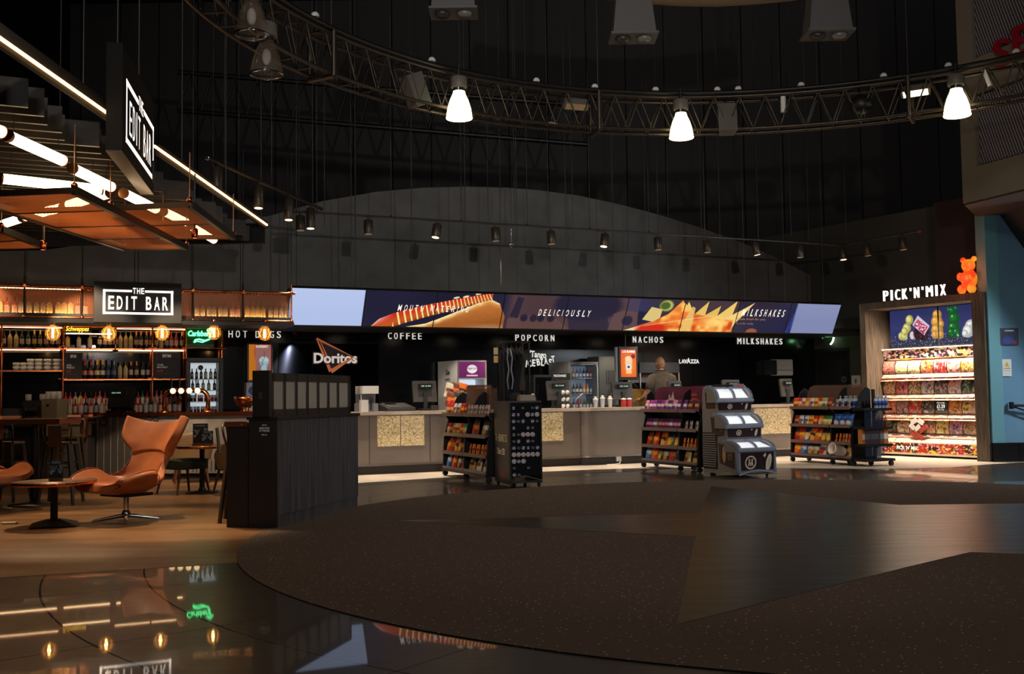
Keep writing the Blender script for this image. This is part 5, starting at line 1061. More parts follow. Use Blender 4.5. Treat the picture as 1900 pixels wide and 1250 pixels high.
# four rows of eight curved clear bins, each a drum of sweets over a label ledge and under a sloped lid
SW = [(196, 110, 96), (206, 190, 120), (190, 190, 150), (206, 90, 40), (176, 26, 30), (196, 140, 130), (210, 130, 30), (190, 110, 110),
      (216, 160, 90), (190, 84, 70), (150, 110, 50), (196, 150, 160), (70, 56, 60), (196, 150, 140), (40, 70, 78), (160, 110, 100),
      (206, 96, 70), (140, 100, 100), (186, 30, 30), (60, 60, 56), (40, 36, 38), (206, 120, 20), (216, 190, 70), (186, 130, 130),
      (80, 46, 36), (170, 120, 110), (196, 110, 110), (190, 130, 90), (206, 150, 60), (150, 110, 130), (150, 120, 80), (120, 30, 30)]
SNM = ['pink', 'green and white', 'cream', 'orange', 'bright red', 'pale pink', 'amber', 'rose', 'peach', 'red and pink', 'bronze', 'lilac', 'black and yellow', 'salmon', 'dark teal', 'dusty pink', 'coral', 'brown and white', 'cherry red', 'mixed dark', 'black price', 'orange and black', 'lemon', 'mauve', 'chocolate', 'speckled pink', 'pale red', 'tan', 'golden', 'violet mixed', 'olive', 'dark red']
def candy(seed, c):
    r_ = np.random.default_rng(seed); c2 = np.clip(np.array(c) * .45 + np.array([r_.integers(90, 255) for _ in range(3)]) * .55, 0, 255); c3 = np.array(c) * .4; s_ = r_.uniform(5, 11)
    def f(U, V):
        a = vnoise(U, V * .8, s_, seed); b2 = vnoise(U, V * .8, s_ * 1.3, seed + 50); g = vnoise(U, V * .8, s_ * 2, seed + 9); I = blank(U, c); I = over(I, np.clip((a - .52) * 6, 0, 1), c2); I = over(I, np.clip((b2 - .62) * 6, 0, 1), c3); I = over(I, np.clip((g - .72) * 6, 0, 1) * .7, (244, 226, 206)); return I
    return f
m_bin = cmat('sweets_in_bin', .35, coat=.6); m_acr = mat('clear_acrylic', (255, 250, 246), .05, alpha=.2, spec=.5); m_acl = mat('pink_tinted_lid', (226, 170, 150), .12, alpha=.55)
nB = 8; bw = (SX1 - SX0) / nB; ROWZ = [1.62, 1.23, .85, .47]
for r_ in range(4):
    z0 = ROWZ[r_]
    MB().bb(SX0, SX1, SY + .02, .9, z0 - .09, z0 - .075).build('row_shelf', m_black, t)
    for k in range(nB):
        i = r_ * 8 + k; xa = SX0 + bw * k + .006; xb = SX0 + bw * (k + 1) - .006; price = (i == 20)
        bt = thing('sweet_bin', '%s, %s from left, %s row of sweet wall' % ('black price bin reading £1.59' if price else 'bin of %s sweets' % SNM[i], ORD[k], ['top', 'second', 'third', 'bottom'][r_]), 'sweet bin', PF((xa + xb) / 2, SY, z0), A_P, 'bins of the sweet wall'); hw = (xb - xa) / 2
        bend = lambda a, v: .05 - .085 * math.sin(math.pi * (.12 + .62 * (1 - v)))
        b_ = MB(); pic_mb(b_, (lambda U, V: blank(U, (34, 30, 30))) if price else candy(i + 3, SW[i]), -hw, hw, -.02, .235, 26, 22, 0, bend=bend); b_.build('sweets', m_bin, bt)
        if price:
            p_ = MB(); text_mb(p_, '£1.59', w=.17, h=.075, y=-.045, z=.08, depth=.002, bold=.02); text_mb(p_, 'PICK & MIX', w=.17, h=.025, y=-.045, z=.17, depth=.002); text_mb(p_, 'PER 100g', w=.13, h=.025, y=-.05, z=.04, depth=.002); p_.build('price_lettering', m_wlet, bt)
        d_ = MB(); 
        for x in (-hw - .005, hw): d_.prism([(.35, -.03), (.35, .27), (.06, .25)] + [(bend(0, 1 - j / 8) - .006, .235 - .255 * j / 8) for j in range(9)], x, x + .005, 'X')
        d_.build('dividers', m_black, bt)
        l_ = MB(); l_.add([(-hw, .06, .24), (hw, .06, .24), (hw, .3, .32), (-hw, .3, .32)], [(0, 1, 2, 3)]); l_.build('sweet_top', m_bin if False else mat('sw_%d' % (i % 8), SW[(i + 5) % 32], .4), bt)
        l_ = MB(); l_.prism([(-.09, -.1), (-.02, -.03), (-.015, -.036), (-.085, -.106)], -hw, hw, 'X'); l_.build('label_ledge', mat('ledge_rose', (176, 140, 124), .3), bt)
        l_ = MB(); l_.box(0, 0, 0, .08, .003, .028, T(-hw * .1 + .02, -.07, -.066) @ RX(R(-45))); l_.build('price_label', m_white, bt)
    if r_ < 3:     # sloped clear lids above the next row, sweets showing through
        zt = ROWZ[r_ + 1] + .25; lids = lambda U, V, r_=r_: over(over(blank(U, (196, 130, 104)), np.clip((vnoise(U * 3, V, 5, r_ + 30) - .45) * 4, 0, 1), (226, 186, 140)), np.clip((vnoise(U * 3 + V * .3, V * .6, 9, r_ + 70) - .6) * 5, 0, 1), (196, 70, 56))
        b_ = MB(); pic_mb(b_, lids, SX0, SX1, zt - .02, zt + .085, 120, 10, SY - .0, bend=lambda a, v: -.11 + .12 * v); b_.build('sloped_lids', m_bin, t)
b_ = MB(); z0 = .3
pic_mb(b_, lambda U, V: over(blank(U, (222, 190, 164)), (np.abs((U * 7) % 1 - .5) > .48), (120, 90, 80)), SX0, SX1, .3, .4, 100, 4, SY, bend=lambda a, v: -.16 + .14 * v); b_.build('bag_shelf', m_print, t)
MB().rbox(SX0, SX1, SY - .17, SY + .2, .04, .3, .02, axis='X').build('base_unit', mat('cream_base', (226, 212, 194), .4), t)
def base_pic(U, V):
    I = blank(U, (54, 34, 34)); X = U * 9; a = vnoise(X, V * 1.2, 1.6, 61)
    I = over(I, np.clip((a - .5) * 5, 0, 1), (170, 44, 34)); I = over(I, ell(X, V, 4.9, .45, 1.3, .5, .2), (176, 40, 30)); I = over(I, ell(X, V, 4.9, .45, .7, .3, .2), (50, 24, 22)); I = over(I, np.abs(ell(X, V, 7.3, .6, 1.6, .7, .15) - .5) < .3, (206, 170, 80))
    g = vnoise(X, V * 1.2, 4.5, 77); I = over(I, (g > .74), (222, 190, 60)); I = over(I, (g < .2), (190, 140, 160)); return over(I, (vnoise(X, V * 1.2, 6, 90) > .82), (236, 226, 216))
b_ = MB(); pic_mb(b_, base_pic, SX0 + .03, SX1 - .18, .08, .265, 160, 20, SY - .172); b_.build('base_picture', m_printg, t)
text_mb(MB(), "PICK 'N' MIX", w=.48, h=.07, x=SX0 + .62, y=SY - .174, z=.14, depth=.002, shear=.1, bold=.01).build('base_lettering', m_wlet, t)
tt = thing('scoop_holder', 'white scoop and folded card bags hanging on the front of the sweet wall', 'scoop', PF(SX0 + .82, SY - .13, .42), A_P)
for k, (x, z, a) in enumerate(((-.06, .26, -30), (.1, .25, 30), (-.1, .16, 40), (.02, .14, -38))): MB().box(0, 0, 0, .13, .02, .085, T(x, 0, z) @ RY(R(a))).build('scoop_blade', m_white, tt)
for k, (x, z, a) in enumerate(((-.06, .0, 40), (.06, -.02, 38), (.14, .12, -35))): MB().box(0, 0, 0, .2, .03, .08, T(x, 0.01, z) @ RY(R(a))).build('card_bag', mat('red_card', (150, 60, 46), .5), tt)
tt = thing('red_sweet_bag', 'small red bag at the right end of the sweet wall base', 'bag', PF(SX1 - .09, SY - .1, .302), A_P); MB().prism([(-.09, 0), (.08, 0), (.09, .12), (-.04, .09)], -.03, .03, 'Y').build('bag', mat('bag_red', (176, 30, 40), .4), tt)
# glowing channel letters and the jelly bear on top
u0 = pu(1641, 556, .05)[0]; u1 = pu(1755, 545, .05)[0]
tt = thing('sweet_sign', "glowing white PICK'N'MIX letters standing on the sweet wall frame", 'sign', PF((u0 + u1) / 2, .06, PH), A_P)
text_sp(MB(), "PICK'N'MIX", u1 - u0, .2, z=.012, depth=.05, bold=-.02, fill=.58).build('letters', mat('sign_white', (255, 255, 255), .4, emit=1.3, ecol=(255, 246, 236)), tt)
b_ = MB(); b_.bb(-(u1 - u0) / 2, (u1 - u0) / 2, -.02, .0, 0, .012); b_.build('foot_rail', m_dgrey, tt)
bx, bz = pu(1799, 538, .2)
tt = thing('jelly_bear_lamp', 'glowing orange jelly bear lamp standing on the sweet wall frame', 'lamp', PF(bx, .2, PH), A_P - R(0))
m_bear = mat('bear_glow', (240, 90, 40), .25, emit=.75, ecol=(255, 74, 26), coat=.5)
N, L, b = nodes(m_bear); tc = N.new('ShaderNodeTexCoord'); nz = N.new('ShaderNodeTexNoise'); nz.inputs['Scale'].default_value = 4; L.new(tc.outputs['Object'], nz.inputs[0]); cr_ = N.new('ShaderNodeValToRGB'); cr_.color_ramp.elements[0].color = L4((255, 56, 24)); cr_.color_ramp.elements[1].color = L4((255, 176, 50)); cr_.color_ramp.elements[0].position = .42; cr_.color_ramp.elements[1].position = .66; L.new(nz.outputs[0], cr_.inputs[0]); L.new(cr_.outputs[0], b.inputs['Emission Color'])
b_ = MB()
for (x, y, z, rx, ry, rz) in ((0, 0, .27, .15, .12, .19), (0, -.01, .52, .125, .11, .12), (-.11, 0, .63, .055, .04, .055), (.11, 0, .63, .055, .04, .055), (0, -.1, .48, .055, .045, .045), (-.12, -.09, .32, .055, .07, .08), (.13, -.09, .32, .055, .07, .08), (-.1, -.08, .09, .075, .09, .09), (.1, -.08, .09, .075, .09, .09)): b_.sphere(x, y, z, rx, ry, rz, 18, 12)
o = b_.build('body', m_bear, tt); rm = o.modifiers.new('r', 'REMESH'); rm.mode = 'VOXEL'; rm.voxel_size = .012; rm.use_smooth_shade = True; sm = o.modifiers.new('s', 'SMOOTH'); sm.iterations = 3
MB().cyl((.0, 0, 0), (0, 0, .1), .02, 8).build('pole', m_dgrey, tt)
point('bear_glow_light', PF(bx - .05, -.15, PH + .35), 9, (1, .18, .06), .15)
# notices and handrail on the teal wall
q = ony(1872, 624, 18.53); t = thing('notice_screen', 'small dark screen on the teal wall', 'screen', q); MB().bb(-.16, .16, -.02, .0, -.15, .15).build('housing', m_black, t)
b_ = MB(); pic_mb(b_, lambda U, V: over(over(blank(U, (34, 36, 60)), ell(U, V, .4, .2, .5, .4, .6) * .7, (50, 70, 150)), ell(U, V, .8, .1, .2, .2, .6) * .6, (150, 40, 50)), -.145, .145, -.135, .135, 20, 20, -.0205); b_.build('display', cmat('screen_dim', .2, emit=.4), t); text_mb(MB(), 'SCREENS', w=.16, h=.02, y=-.0212, z=.09, depth=.001).build('caption', mat('display_digits', (150, 190, 160), .5, emit=.9), t)
q = ony(1868, 682, 18.53); t = thing('warning_notice', 'white notice with yellow triangle below the dark screen', 'notice', q); MB().bb(-.08, .08, -.008, 0, -.15, .15).build('sheet', m_white, t)
b_ = MB(); b_.prism([(-.05, .02), (.05, .02), (0, .11)], -.01, -.008, 'Y'); w_ = b_.build('warning_triangle', mat('warn_yellow', (214, 180, 40), .5), t)
b_ = MB(); text_mb(b_, '!', h=.05, y=-.0105, z=.03, depth=.001, bold=.02); text_mb(b_, 'WARNING', w=.12, h=.018, y=-.0085, z=-.02, depth=.001); text_mb(b_, 'Mind the step', w=.12, h=.016, y=-.0085, z=-.06, depth=.001); b_.build('notice_text', m_black, t)
q = ony(1878, 752, 18.4); t = thing('handrail', 'dark handrail with bracket fixed to the teal wall', 'handrail', q); MB().cyl((0, 0, 0), (2.4, -.4, -.05), .022, 8).build('rail', m_black, t); MB().prism([(0, -.06), (.02, -.06), (.02, .06), (0, .06)], -.03, .12, 'Y').build('plate', m_black, t); MB().tube([(.02, 0, -.02), (.3, -.0, -.12), (.8, -.05, -.24)], .016, 6).build('bracket', m_black, t)

# ================================================================== the bar on the left
m_cop = mat('copper', (196, 110, 70), .25, metal=1.); m_copb = mat('brushed_copper', (188, 120, 84), .38, metal=1.)
m_conc = noisy(mat('concrete_panel', (112, 106, 102), .8), (96, 91, 88), (126, 120, 115), 4, 6, bump=.1)
m_slat = mat('charcoal_board', (52, 48, 45), .6)
def lit(name, c, e): return mat(name, c, .5, emit=e, ecol=c)
# ---- back bar: copper pipe frame with shelves
t = thing('back_bar_shelving', 'copper pipe back-bar shelving against the wall behind the bar', 'shelving'); t.matrix_world = MC
V0, V1 = 2.3, 2.62; UX = [-10.8, -8.97, -8.15, -7.55, -6.99]
for u in (-9.9, -8.97, -7.55, -6.99, -6.38):
    for v in (V0, V1): MB().cyl((u, v, .92), (u, v, 2.56), .017, 8).build('upright_pipe', m_cop, t)
MB().cyl((-8.15, V0, 2.18), (-8.15, V0, 2.56), .017, 8).build('upright_pipe', m_cop, t)
for v in (V0, V1): MB().cyl((-10.8, v, 2.54), (-6.37, v, 2.54), .015, 8).build('top_pipe', m_cop, t)
MB().cyl((-7.0, V0, 2.18), (-6.37, V0, 2.18), .015, 8).build('cross_pipe', m_cop, t)
m_shelf = mat('dark_shelf', (46, 40, 36), .5); m_led = mat('shelf_led', (255, 214, 160), .5, emit=11., ecol=(255, 206, 150))
for k, (a, c, z) in enumerate(((-10.8, -8.98, 2.17), (-8.96, -8.16, 2.17), (-8.14, -6.99, 2.17), (-10.8, -8.98, 1.8), (-8.96, -7.56, 1.65), (-7.54, -7.0, 1.65))):
    MB().bb(a, c, V0 - .02, V1 + .03, z - .03, z).build('shelf', m_shelf, t); MB().bb(a, c, V0 - .028, V0 - .02, z - .028, z - .005).build('copper_edge', m_cop, t)
    if k < 3: MB().bb(a + .04, c - .04, V0 + .0, V0 + .02, z - .045, z - .033).build('led_strip', m_led, t)
[MB().bb(a_, c_, V0 + .01, V0 + .03, 2.5, 2.508).build('led_strip', m_led, t) for a_, c_ in ((-10.8, -9.0), (-8.12, -7.0))]; MB().bb(-8.93, -8.2, V0 - .01, V0 + .01, 2.405, 2.417).build('led_strip', m_led, t)
for (u, z) in ((-8.97, 2.18), (-8.97, 1.65), (-7.55, 2.17), (-7.55, 1.65), (-6.99, 2.18), (-6.38, 2.18), (-8.15, 2.54), (-6.99, 2.54), (-6.38, 2.54), (-8.97, 2.54)):
    b_ = MB(); b_.sphere(u, V0, z, .032); b_.cyl((u - .07, V0, z), (u + .07, V0, z), .023, 8); b_.build('pipe_fitting', m_cop, t)
MB().bb(-10.8, -6.4, V1 + .04, V1 + .06, .9, 2.5).build('mirror_back', mat('smoked_mirror', (30, 28, 28), .08, metal=.7), t)
for u, dz in ((-8.05, 0), (-9.6, 0)):
    pass
tb = thing('back_bar_counter', 'dark back-bar counter under the bottle shelves', 'counter'); tb.matrix_world = MC
MB().bb(-10.8, -7.02, V0 - .08, V1 + .02, 0, 1.01).build('body', m_black, tb); MB().bb(-10.8, -7.02, V0 - .1, V1 + .03, 1.01, 1.05).build('countertop', m_copb, tb); MB().bb(-10.8, -7.04, V0 + .12, V1 + .02, 1.05, 1.17).build('riser', m_black, tb)
tb = thing('fridge_plinth', 'low dark cabinet carrying the glass-door bar fridge', 'cabinet'); tb.matrix_world = MC
MB().bb(-7.0, -6.38, V0 - .15, V1 + .02, 0, .91).build('body', m_black, tb)
# bottle shapes
def bprof(h, r=.036, kind='wine'):
    if kind == 'wine': return [(r * .95, 0), (r, .01), (r, h * .22), (r, h * .5), (r, h * .58), (r * .42, h * .72), (r * .38, h * .76), (r * .38, h * .97), (r * .42, h)]
    if kind == 'champ': return [(r, 0), (r * 1.08, .01), (r * 1.08, h * .2), (r * 1.02, h * .42), (r * .86, h * .54), (r * .5, h * .7), (r * .45, h * .74), (r * .45, h * .95), (r * .5, h)]
    return [(r, 0), (r * 1.02, .01), (r * 1.02, h * .12), (r * 1.02, h * .55), (r * 1.0, h * .62), (r * .5, h * .7), (r * .36, h * .74), (r * .36, h * .95), (r * .4, h)]
def bt(key, kind, glass, label, cap, h=.3, r=.037): return bottle_mesh(key, bprof(h, r, kind), [glass, glass, label, glass, glass, cap if kind == 'champ' else glass, cap, cap], n=14)
DKG, DKR, CLR, AMB, PINK, REDG, BLUG = (24, 30, 22), (34, 20, 20), (186, 176, 150), (170, 110, 50), (206, 110, 110), (150, 34, 32), (34, 56, 92)
BK = {'dwine': ('dark wine bottle', bt('dwine', 'wine', (26, 22, 24), (196, 176, 168), (40, 34, 34))), 'white': ('pale white wine bottle', bt('white', 'wine', (188, 166, 110), (206, 186, 140), (90, 84, 70))),
      'goldcap': ('gold capped bottle', bt('goldcap', 'wine', (34, 32, 24), (196, 170, 110), (214, 174, 80))), 'copcap': ('copper capped bottle', bt('copcap', 'wine', (38, 22, 22), (200, 170, 150), (196, 120, 80))),
      'greenc': ('dark green bottle', bt('greenc', 'wine', (28, 34, 28), (190, 184, 170), (60, 54, 48))), 'rose': ('red rosé bottle', bt('rose', 'wine', (150, 50, 50), (210, 190, 184), (170, 60, 60))),
      'chpink': ('red foil champagne bottle', bt('chpink', 'champ', (34, 26, 24), (206, 120, 100), (160, 40, 40), .33, .042)), 'chgold': ('gold foil champagne bottle', bt('chgold', 'champ', (44, 36, 24), (206, 190, 160), (214, 160, 60), .34, .042)), 'chblue': ('blue foil champagne bottle', bt('chblue', 'champ', (30, 44, 70), (60, 90, 130), (60, 90, 130), .34, .042)),
      'gin': ('clear spirit bottle', bt('gin', 'spirit', (170, 166, 156), (206, 196, 176), (120, 110, 100), .26, .036)), 'whisky': ('amber spirit bottle', bt('whisky', 'spirit', (206, 150, 60), (226, 200, 130), (60, 40, 24), .27, .037)), 'paleg': ('glowing pale gold spirit bottle', bt('paleg', 'spirit', (236, 206, 120), (246, 226, 160), (150, 120, 60), .27, .04)),
      'redsp': ('red spirit bottle', bt('redsp', 'spirit', (170, 44, 40), (214, 176, 160), (120, 30, 30), .26, .036)), 'pinksp': ('pink spirit bottle', bt('pinksp', 'spirit', (214, 116, 116), (224, 190, 180), (190, 90, 90), .27, .038)), 'dksp': ('black spirit bottle', bt('dksp', 'spirit', (30, 28, 30), (160, 150, 150), (30, 26, 26), .27, .037)), 'orsp': ('orange spirit bottle', bt('orsp', 'spirit', (206, 110, 50), (220, 190, 150), (110, 50, 30), .25, .037)), 'grsp': ('green spirit bottle', bt('grsp', 'spirit', (40, 100, 50), (190, 200, 170), (40, 70, 40), .28, .035))}
BCNT = {}
def bottles(seq, u0, u1, v, z, where, group, frame=None):
    n = len(seq)
    for k, q in enumerate(seq):
        if q == '.': continue
        nm, me = BK[q]; i = BCNT.get(where, 0); BCNT[where] = i + 1; u = u0 + (u1 - u0) * (k + .5) / n
        M_ = (MC if frame is None else frame) @ T(u + random.uniform(-.006, .006), v + random.uniform(-.02, .02), z) @ RZ(random.uniform(-.4, .4))
        put('bottle', me, M_, '%s, %s from left %s' % (nm, ORD[i] if i < 40 else str(i), where), 'bottle', group)
ux = lambda px, v=2.36, py=640: cu(px, py, v)[0]
bottles(['dwine', 'white', 'dwine', 'white', 'white', 'greenc', 'greenc', 'goldcap', 'goldcap', 'copcap', 'copcap', 'dwine'], ux(-22), ux(113), 2.4, 2.172, 'on upper bar shelf left of yellow neon', 'bottles on the back bar')
bottles(['whisky', '.', 'gin', '.', 'gin'], ux(121), ux(172), 2.42, 2.172, 'under the yellow neon', 'bottles on the back bar')
bottles(['dwine', 'dwine', 'copcap', 'dwine', 'white', 'white', 'white', 'copcap', 'copcap', 'copcap', 'goldcap', 'goldcap', 'white', 'dwine', 'rose', 'rose', 'goldcap'], ux(180), ux(342), 2.4, 2.172, 'on upper bar shelf right of yellow neon', 'bottles on the back bar')
bottles(['chpink', 'chpink', 'chgold', 'chgold', 'chblue', 'chblue', 'white', 'white', 'copcap', 'copcap', 'greenc', 'dwine'], ux(153), ux(281), 2.4, 1.652, 'on the middle bar shelf', 'bottles on the back bar')
bottles(['redsp', 'redsp', 'gin', 'whisky', 'redsp', 'dksp', 'redsp', 'pinksp', 'redsp', 'dksp', 'gin', 'orsp', '.', '.', 'redsp', 'redsp', 'grsp', 'redsp', 'orsp', 'pinksp', 'pinksp', 'redsp', 'dksp', 'redsp', 'redsp'], ux(119), ux(340), 2.5, 1.172, 'in rear row on back-bar counter', 'bottles on the back bar')
bottles(['redsp', 'gin', 'redsp', 'pinksp', 'dksp', 'redsp', 'dksp', 'gin', 'orsp', 'redsp', '.', '.', 'redsp', 'gin', 'redsp', 'redsp', 'gin', 'dksp', 'gin', 'redsp', 'orsp', 'redsp', 'dksp', 'redsp'], ux(117), ux(336), 2.26, 1.052, 'in front row on back-bar counter', 'bottles on the back bar')
# stacked cups on the left shelf
for k, px in enumerate((30, 43, 56, 71, 88, 105)):
    n = 2 if k < 2 else 3; u = cu(px, 690, 2.4)[0]
    tt = thing('cup_stack', 'stack of white cups, %s from left on the shelf behind the bar stools' % ORD[k], 'cups', CF(u, 2.4, 1.802), A_C, 'cup stacks on the bar shelf')
    for j in range(n):
        b_ = MB(); M_ = T(0, 0, .062 * j); b_.lathe([(.03, 0), (.05, .02), (.056, .06), (.05, .058), (.045, .02)], 14, M_); b_.tube([(.05, 0, .05 + .062 * j), (.082, 0, .045 + .062 * j), (.078, 0, .02 + .062 * j), (.045, 0, .015 + .062 * j)], .006, 6); b_.build('cup', m_white, tt)
# neon signs
def letters_at(name, s, px0, px1, py0, py1, v, m, label, shear=0., bold=0., back=None):
    u0, z1 = cu(px0, py0, v); u1, z0 = cu(px1, py1, v); tt = thing(name, label, 'sign', CF((u0 + u1) / 2, v, z0), A_C)
    text_mb(MB(), s, w=u1 - u0, h=z1 - z0, depth=.012, shear=shear, bold=bold).build('neon_letters', m, tt)
    if back: b_ = MB(); w = (u1 - u0) / 2; b_.bb(-w - back, w + back, .02, .03, -back * .8, z1 - z0 + back * .5); b_.build('backboard', m_black, tt)
    return tt, u1 - u0, z1 - z0
letters_at('neon_sign', 'Schweppes', 122, 165, 605, 617, 2.29, lit('neon_yellow', (255, 200, 60), 2.6), 'yellow slanted neon drinks brand name on the back bar', .3, .0, .04)
tt, w, h = letters_at('neon_sign', 'Carlsberg', 349, 393, 613, 627, 2.29, lit('neon_green', (90, 255, 150), 5.0), 'green neon beer brand name in the copper frame', .15, .015)
b_ = MB(); b_.tube([(-w * .25, 0, -.08), (-w * .2, 0, -.035), (-w * .05, 0, -.02), (w * .2, 0, -.045), (w * .42, 0, -.02)], .012, 8); b_.tube([(-w * .25, 0, -.08), (-w * .12, 0, -.055), (w * .1, 0, -.075), (w * .42, 0, -.02)], .009, 8); b_.build('neon_underline', lit('neon_green', (90, 255, 150), 5.0), tt)
b_ = MB(); [b_.tube([(w * .36 + .025 * math.cos(a) + dx_, 0, h + .01 + .018 * math.sin(a) + dz_) for a in [i * .6 for i in range(11)]], .007, 6) for dx_, dz_ in ((0, 0), (.04, .03), (.07, -.01))]; b_.build('neon_leaf', lit('neon_green', (90, 255, 150), 5.0), tt)
MB().bb(-w * .55, w * .6, .02, .03, -.16, h + .06).build('backboard', mat('green_board', (30, 46, 36), .4), tt)
# two black wine boards
for (px0, px1, l1, l2, lab) in ((119, 153, 'HOUSE', 'PROSECCO', 'black board advertising house prosecco left of the champagne bottles'), (284, 335, 'THE', 'FRENCH MERLOT', 'black board advertising French merlot right of the champagne shelf')):
    v = 2.31; u0, z0 = cu(px0, 700, v); u1, z1 = cu(px1, 650, v); w = u1 - u0; h = z1 - z0
    tt = thing('wine_board', lab, 'board', CF(u0, v, 1.652), A_C); MB().bb(0, w, 0, .015, 0, h - .02).build('board', mat('chalk_board', (44, 42, 44), .6), tt)
    b_ = MB(); text_mb(b_, 'EDIT BAR', w=w * .32, h=.05, x=w * .5, y=-.001, z=h * .78, depth=.001, bold=.02); text_mb(b_, l1, w=w * .18 + .02, h=.028, x=w * .14, y=-.001, z=h * .47, depth=.001, align='L'); text_mb(b_, l2, w=w * .34 + .02, h=.03, x=w * .14, y=-.001, z=h * .38, depth=.001, align='L'); b_.build('lettering', mat('board_white', (200, 196, 190), .5, emit=.25), tt)
    b_ = MB(); text_mb(b_, '£6.00', w=w * .22, h=.04, x=w * .14, y=-.001, z=h * .24, depth=.001, align='L'); b_.bb(w * .13, w * .135, -.001, 0, h * .6, h * .97); b_.bb(w * .13, w * .7, -.001, 0, h * .17, h * .174); b_.build('price', mat('board_red', (176, 60, 44), .5, emit=.15), tt)
# glass-fronted bar fridge, lit inside
v = 2.2; u0, u1 = cu(346, 700, v)[0], cu(414, 700, v)[0]; w = u1 - u0; H_ = cu(380, 664, v)[1] - .91
tt = thing('bar_fridge', 'black glass-door fridge lit inside at the right end of the back bar', 'fridge', CF(u0, v, .912), A_C)
b_ = MB(); b_.bb(0, .07, .03, .38, 0, H_); b_.bb(w - .07, w, .03, .38, 0, H_); b_.bb(0, w, .03, .38, H_ - .08, H_); b_.bb(0, w, .03, .38, 0, .1); b_.bb(0, w, .36, .39, 0, H_); b_.build('cabinet', m_black, tt)
d_ = MB(); d_.bb(.0, .05, 0, .028, 0, H_); d_.bb(w - .05, w, 0, .028, 0, H_); d_.bb(0, w, 0, .028, H_ - .06, H_); d_.bb(0, w, 0, .028, 0, .08); dd = d_.build('door', m_dgrey, tt); MB().lathe([(.045, 0), (.045, .008), (.025, .01)], 20, T(w * .38, -.002, H_ - .17) @ RX(R(90))).build('door_badge', m_dgrey, dd)
MB().bb(.07, w - .07, .345, .36, .1, H_ - .08).build('lit_liner', mat('fridge_white', (225, 235, 240), .5, emit=.55, ecol=(225, 238, 245)), tt)
for j in range(4): MB().bb(.07, w - .07, .06, .34, .12 + .2 * j, .13 + .2 * j).build('shelf', m_grey, tt)
FR = T(0, 0, 0)
fm = Matrix.Translation(CF(u0, v, .912)) @ RZ(A_C); BK['can'] = ('silver and red can', bottle_mesh('can', [(.024, 0), (.027, .006), (.027, .06), (.027, .1), (.022, .115)], [(170, 60, 50), (120, 40, 40), (190, 190, 190), (190, 190, 190)])); BK['frg'] = ('green labelled bottle', bt('frg', 'spirit', (120, 130, 110), (190, 196, 160), (60, 70, 60), .18, .03)); BK['frd'] = ('dark beer bottle', bt('frd', 'wine', (60, 56, 60), (130, 130, 130), (50, 50, 54), .18, .027))
bottles(['can'] * 8, .08, w - .08, .14, .132, 'on bottom shelf of bar fridge', 'bottles in the bar fridge', fm); bottles(['can'] * 8, .08, w - .08, .14, .332, 'on second shelf of bar fridge', 'bottles in the bar fridge', fm)
bottles(['frd', 'frd', 'frg', 'frg', 'frd'], .08, w - .08, .16, .532, 'on third shelf of bar fridge', 'bottles in the bar fridge', fm); bottles(['frd', 'frd', 'frd', 'frg', 'frg', 'frd'], .08, w - .08, .16, .732, 'on top shelf of bar fridge', 'bottles in the bar fridge', fm)
# drink poster and dark doorway column right of the back bar
v = 2.55; u0, z0 = cu(459, 708, v); u1, z1 = cu(506, 636, v); w = u1 - u0; h = z1 - z0
tt = thing('drink_poster_screen', 'portrait screen with an iced drink under the HOT DOGS letters', 'screen', CF(u0, v, z0), A_C); MB().rbox(0, w, 0, .08, 0, h, .04, axis='Y').build('housing', m_grey, tt); MB().rbox(.012, w - .012, -.004, .01, .012, h - .012, .03, axis='Y').build('bezel', m_black, tt)
def rasp(U, V):
    I = blank(U, (190, 70, 46)); I = over(I, (U < .3 + .06 * np.sin(V * 6)), (206, 120, 30)); I = over(I, rect(U, V, .28, .98, .12, .97) * .75, (150, 120, 120)); I = over(I, np.clip(.5 - V, 0, 1) * (U > .28), (150, 60, 50))
    I = over(I, ell(U, V, .68, .55, .24, .12, .2), (196, 210, 214)); I = over(I, polym(U, V, [(.5, .52), (.88, .52), (.8, .28), (.56, .28)]), (170, 196, 204)); I = over(I, (vnoise(U, V * 1.5, 16, 6) > .6) * polym(U, V, [(.5, .6), (.88, .6), (.8, .28), (.56, .28)]), (110, 150, 160)); return over(I, rect(U, V, .68, .7, .6, .8), (60, 80, 90))
b_ = MB(); pic_mb(b_, rasp, .025, w - .03, .03, h - .03, 36, 60, -.006); o = b_.build('display', cmat('screen_mid', .3, emit=.75, base=0), tt)
b_ = MB(); text_mb(b_, 'RASPBERRY', w=w * .5, h=.05, x=w * .58, y=-.008, z=h * .87, depth=.001, bold=.02); b_.build('caption', m_wlet, o)
u0, z0 = cu(457, 726, 2.5); u1, z1 = cu(500, 709, 2.5); tt = thing('slush_logo_panel', 'pale panel with swirling blue circles below the raspberry drink screen', 'panel', CF(u0, 2.5, .9), A_C); hh = z1 - .9
MB().bb(0, u1 - u0, 0, .4, 0, hh - .005).build('body', m_white, tt); b_ = MB(); pic_mb(b_, lambda U, V: over(over(over(blank(U, (190, 190, 200)), np.abs(ell(U, V, .4, .6, .42, .34, 1.) - .45) < .2, (50, 90, 160)), ell(U, V, .4, .62, .1, .12, .3), (60, 60, 90)), ell(U, V, 1., .6, .25, .3, .3), (150, 50, 60)), 0, u1 - u0, hh - .38, hh, 30, 26, -.003); b_.build('picture', m_print, tt)
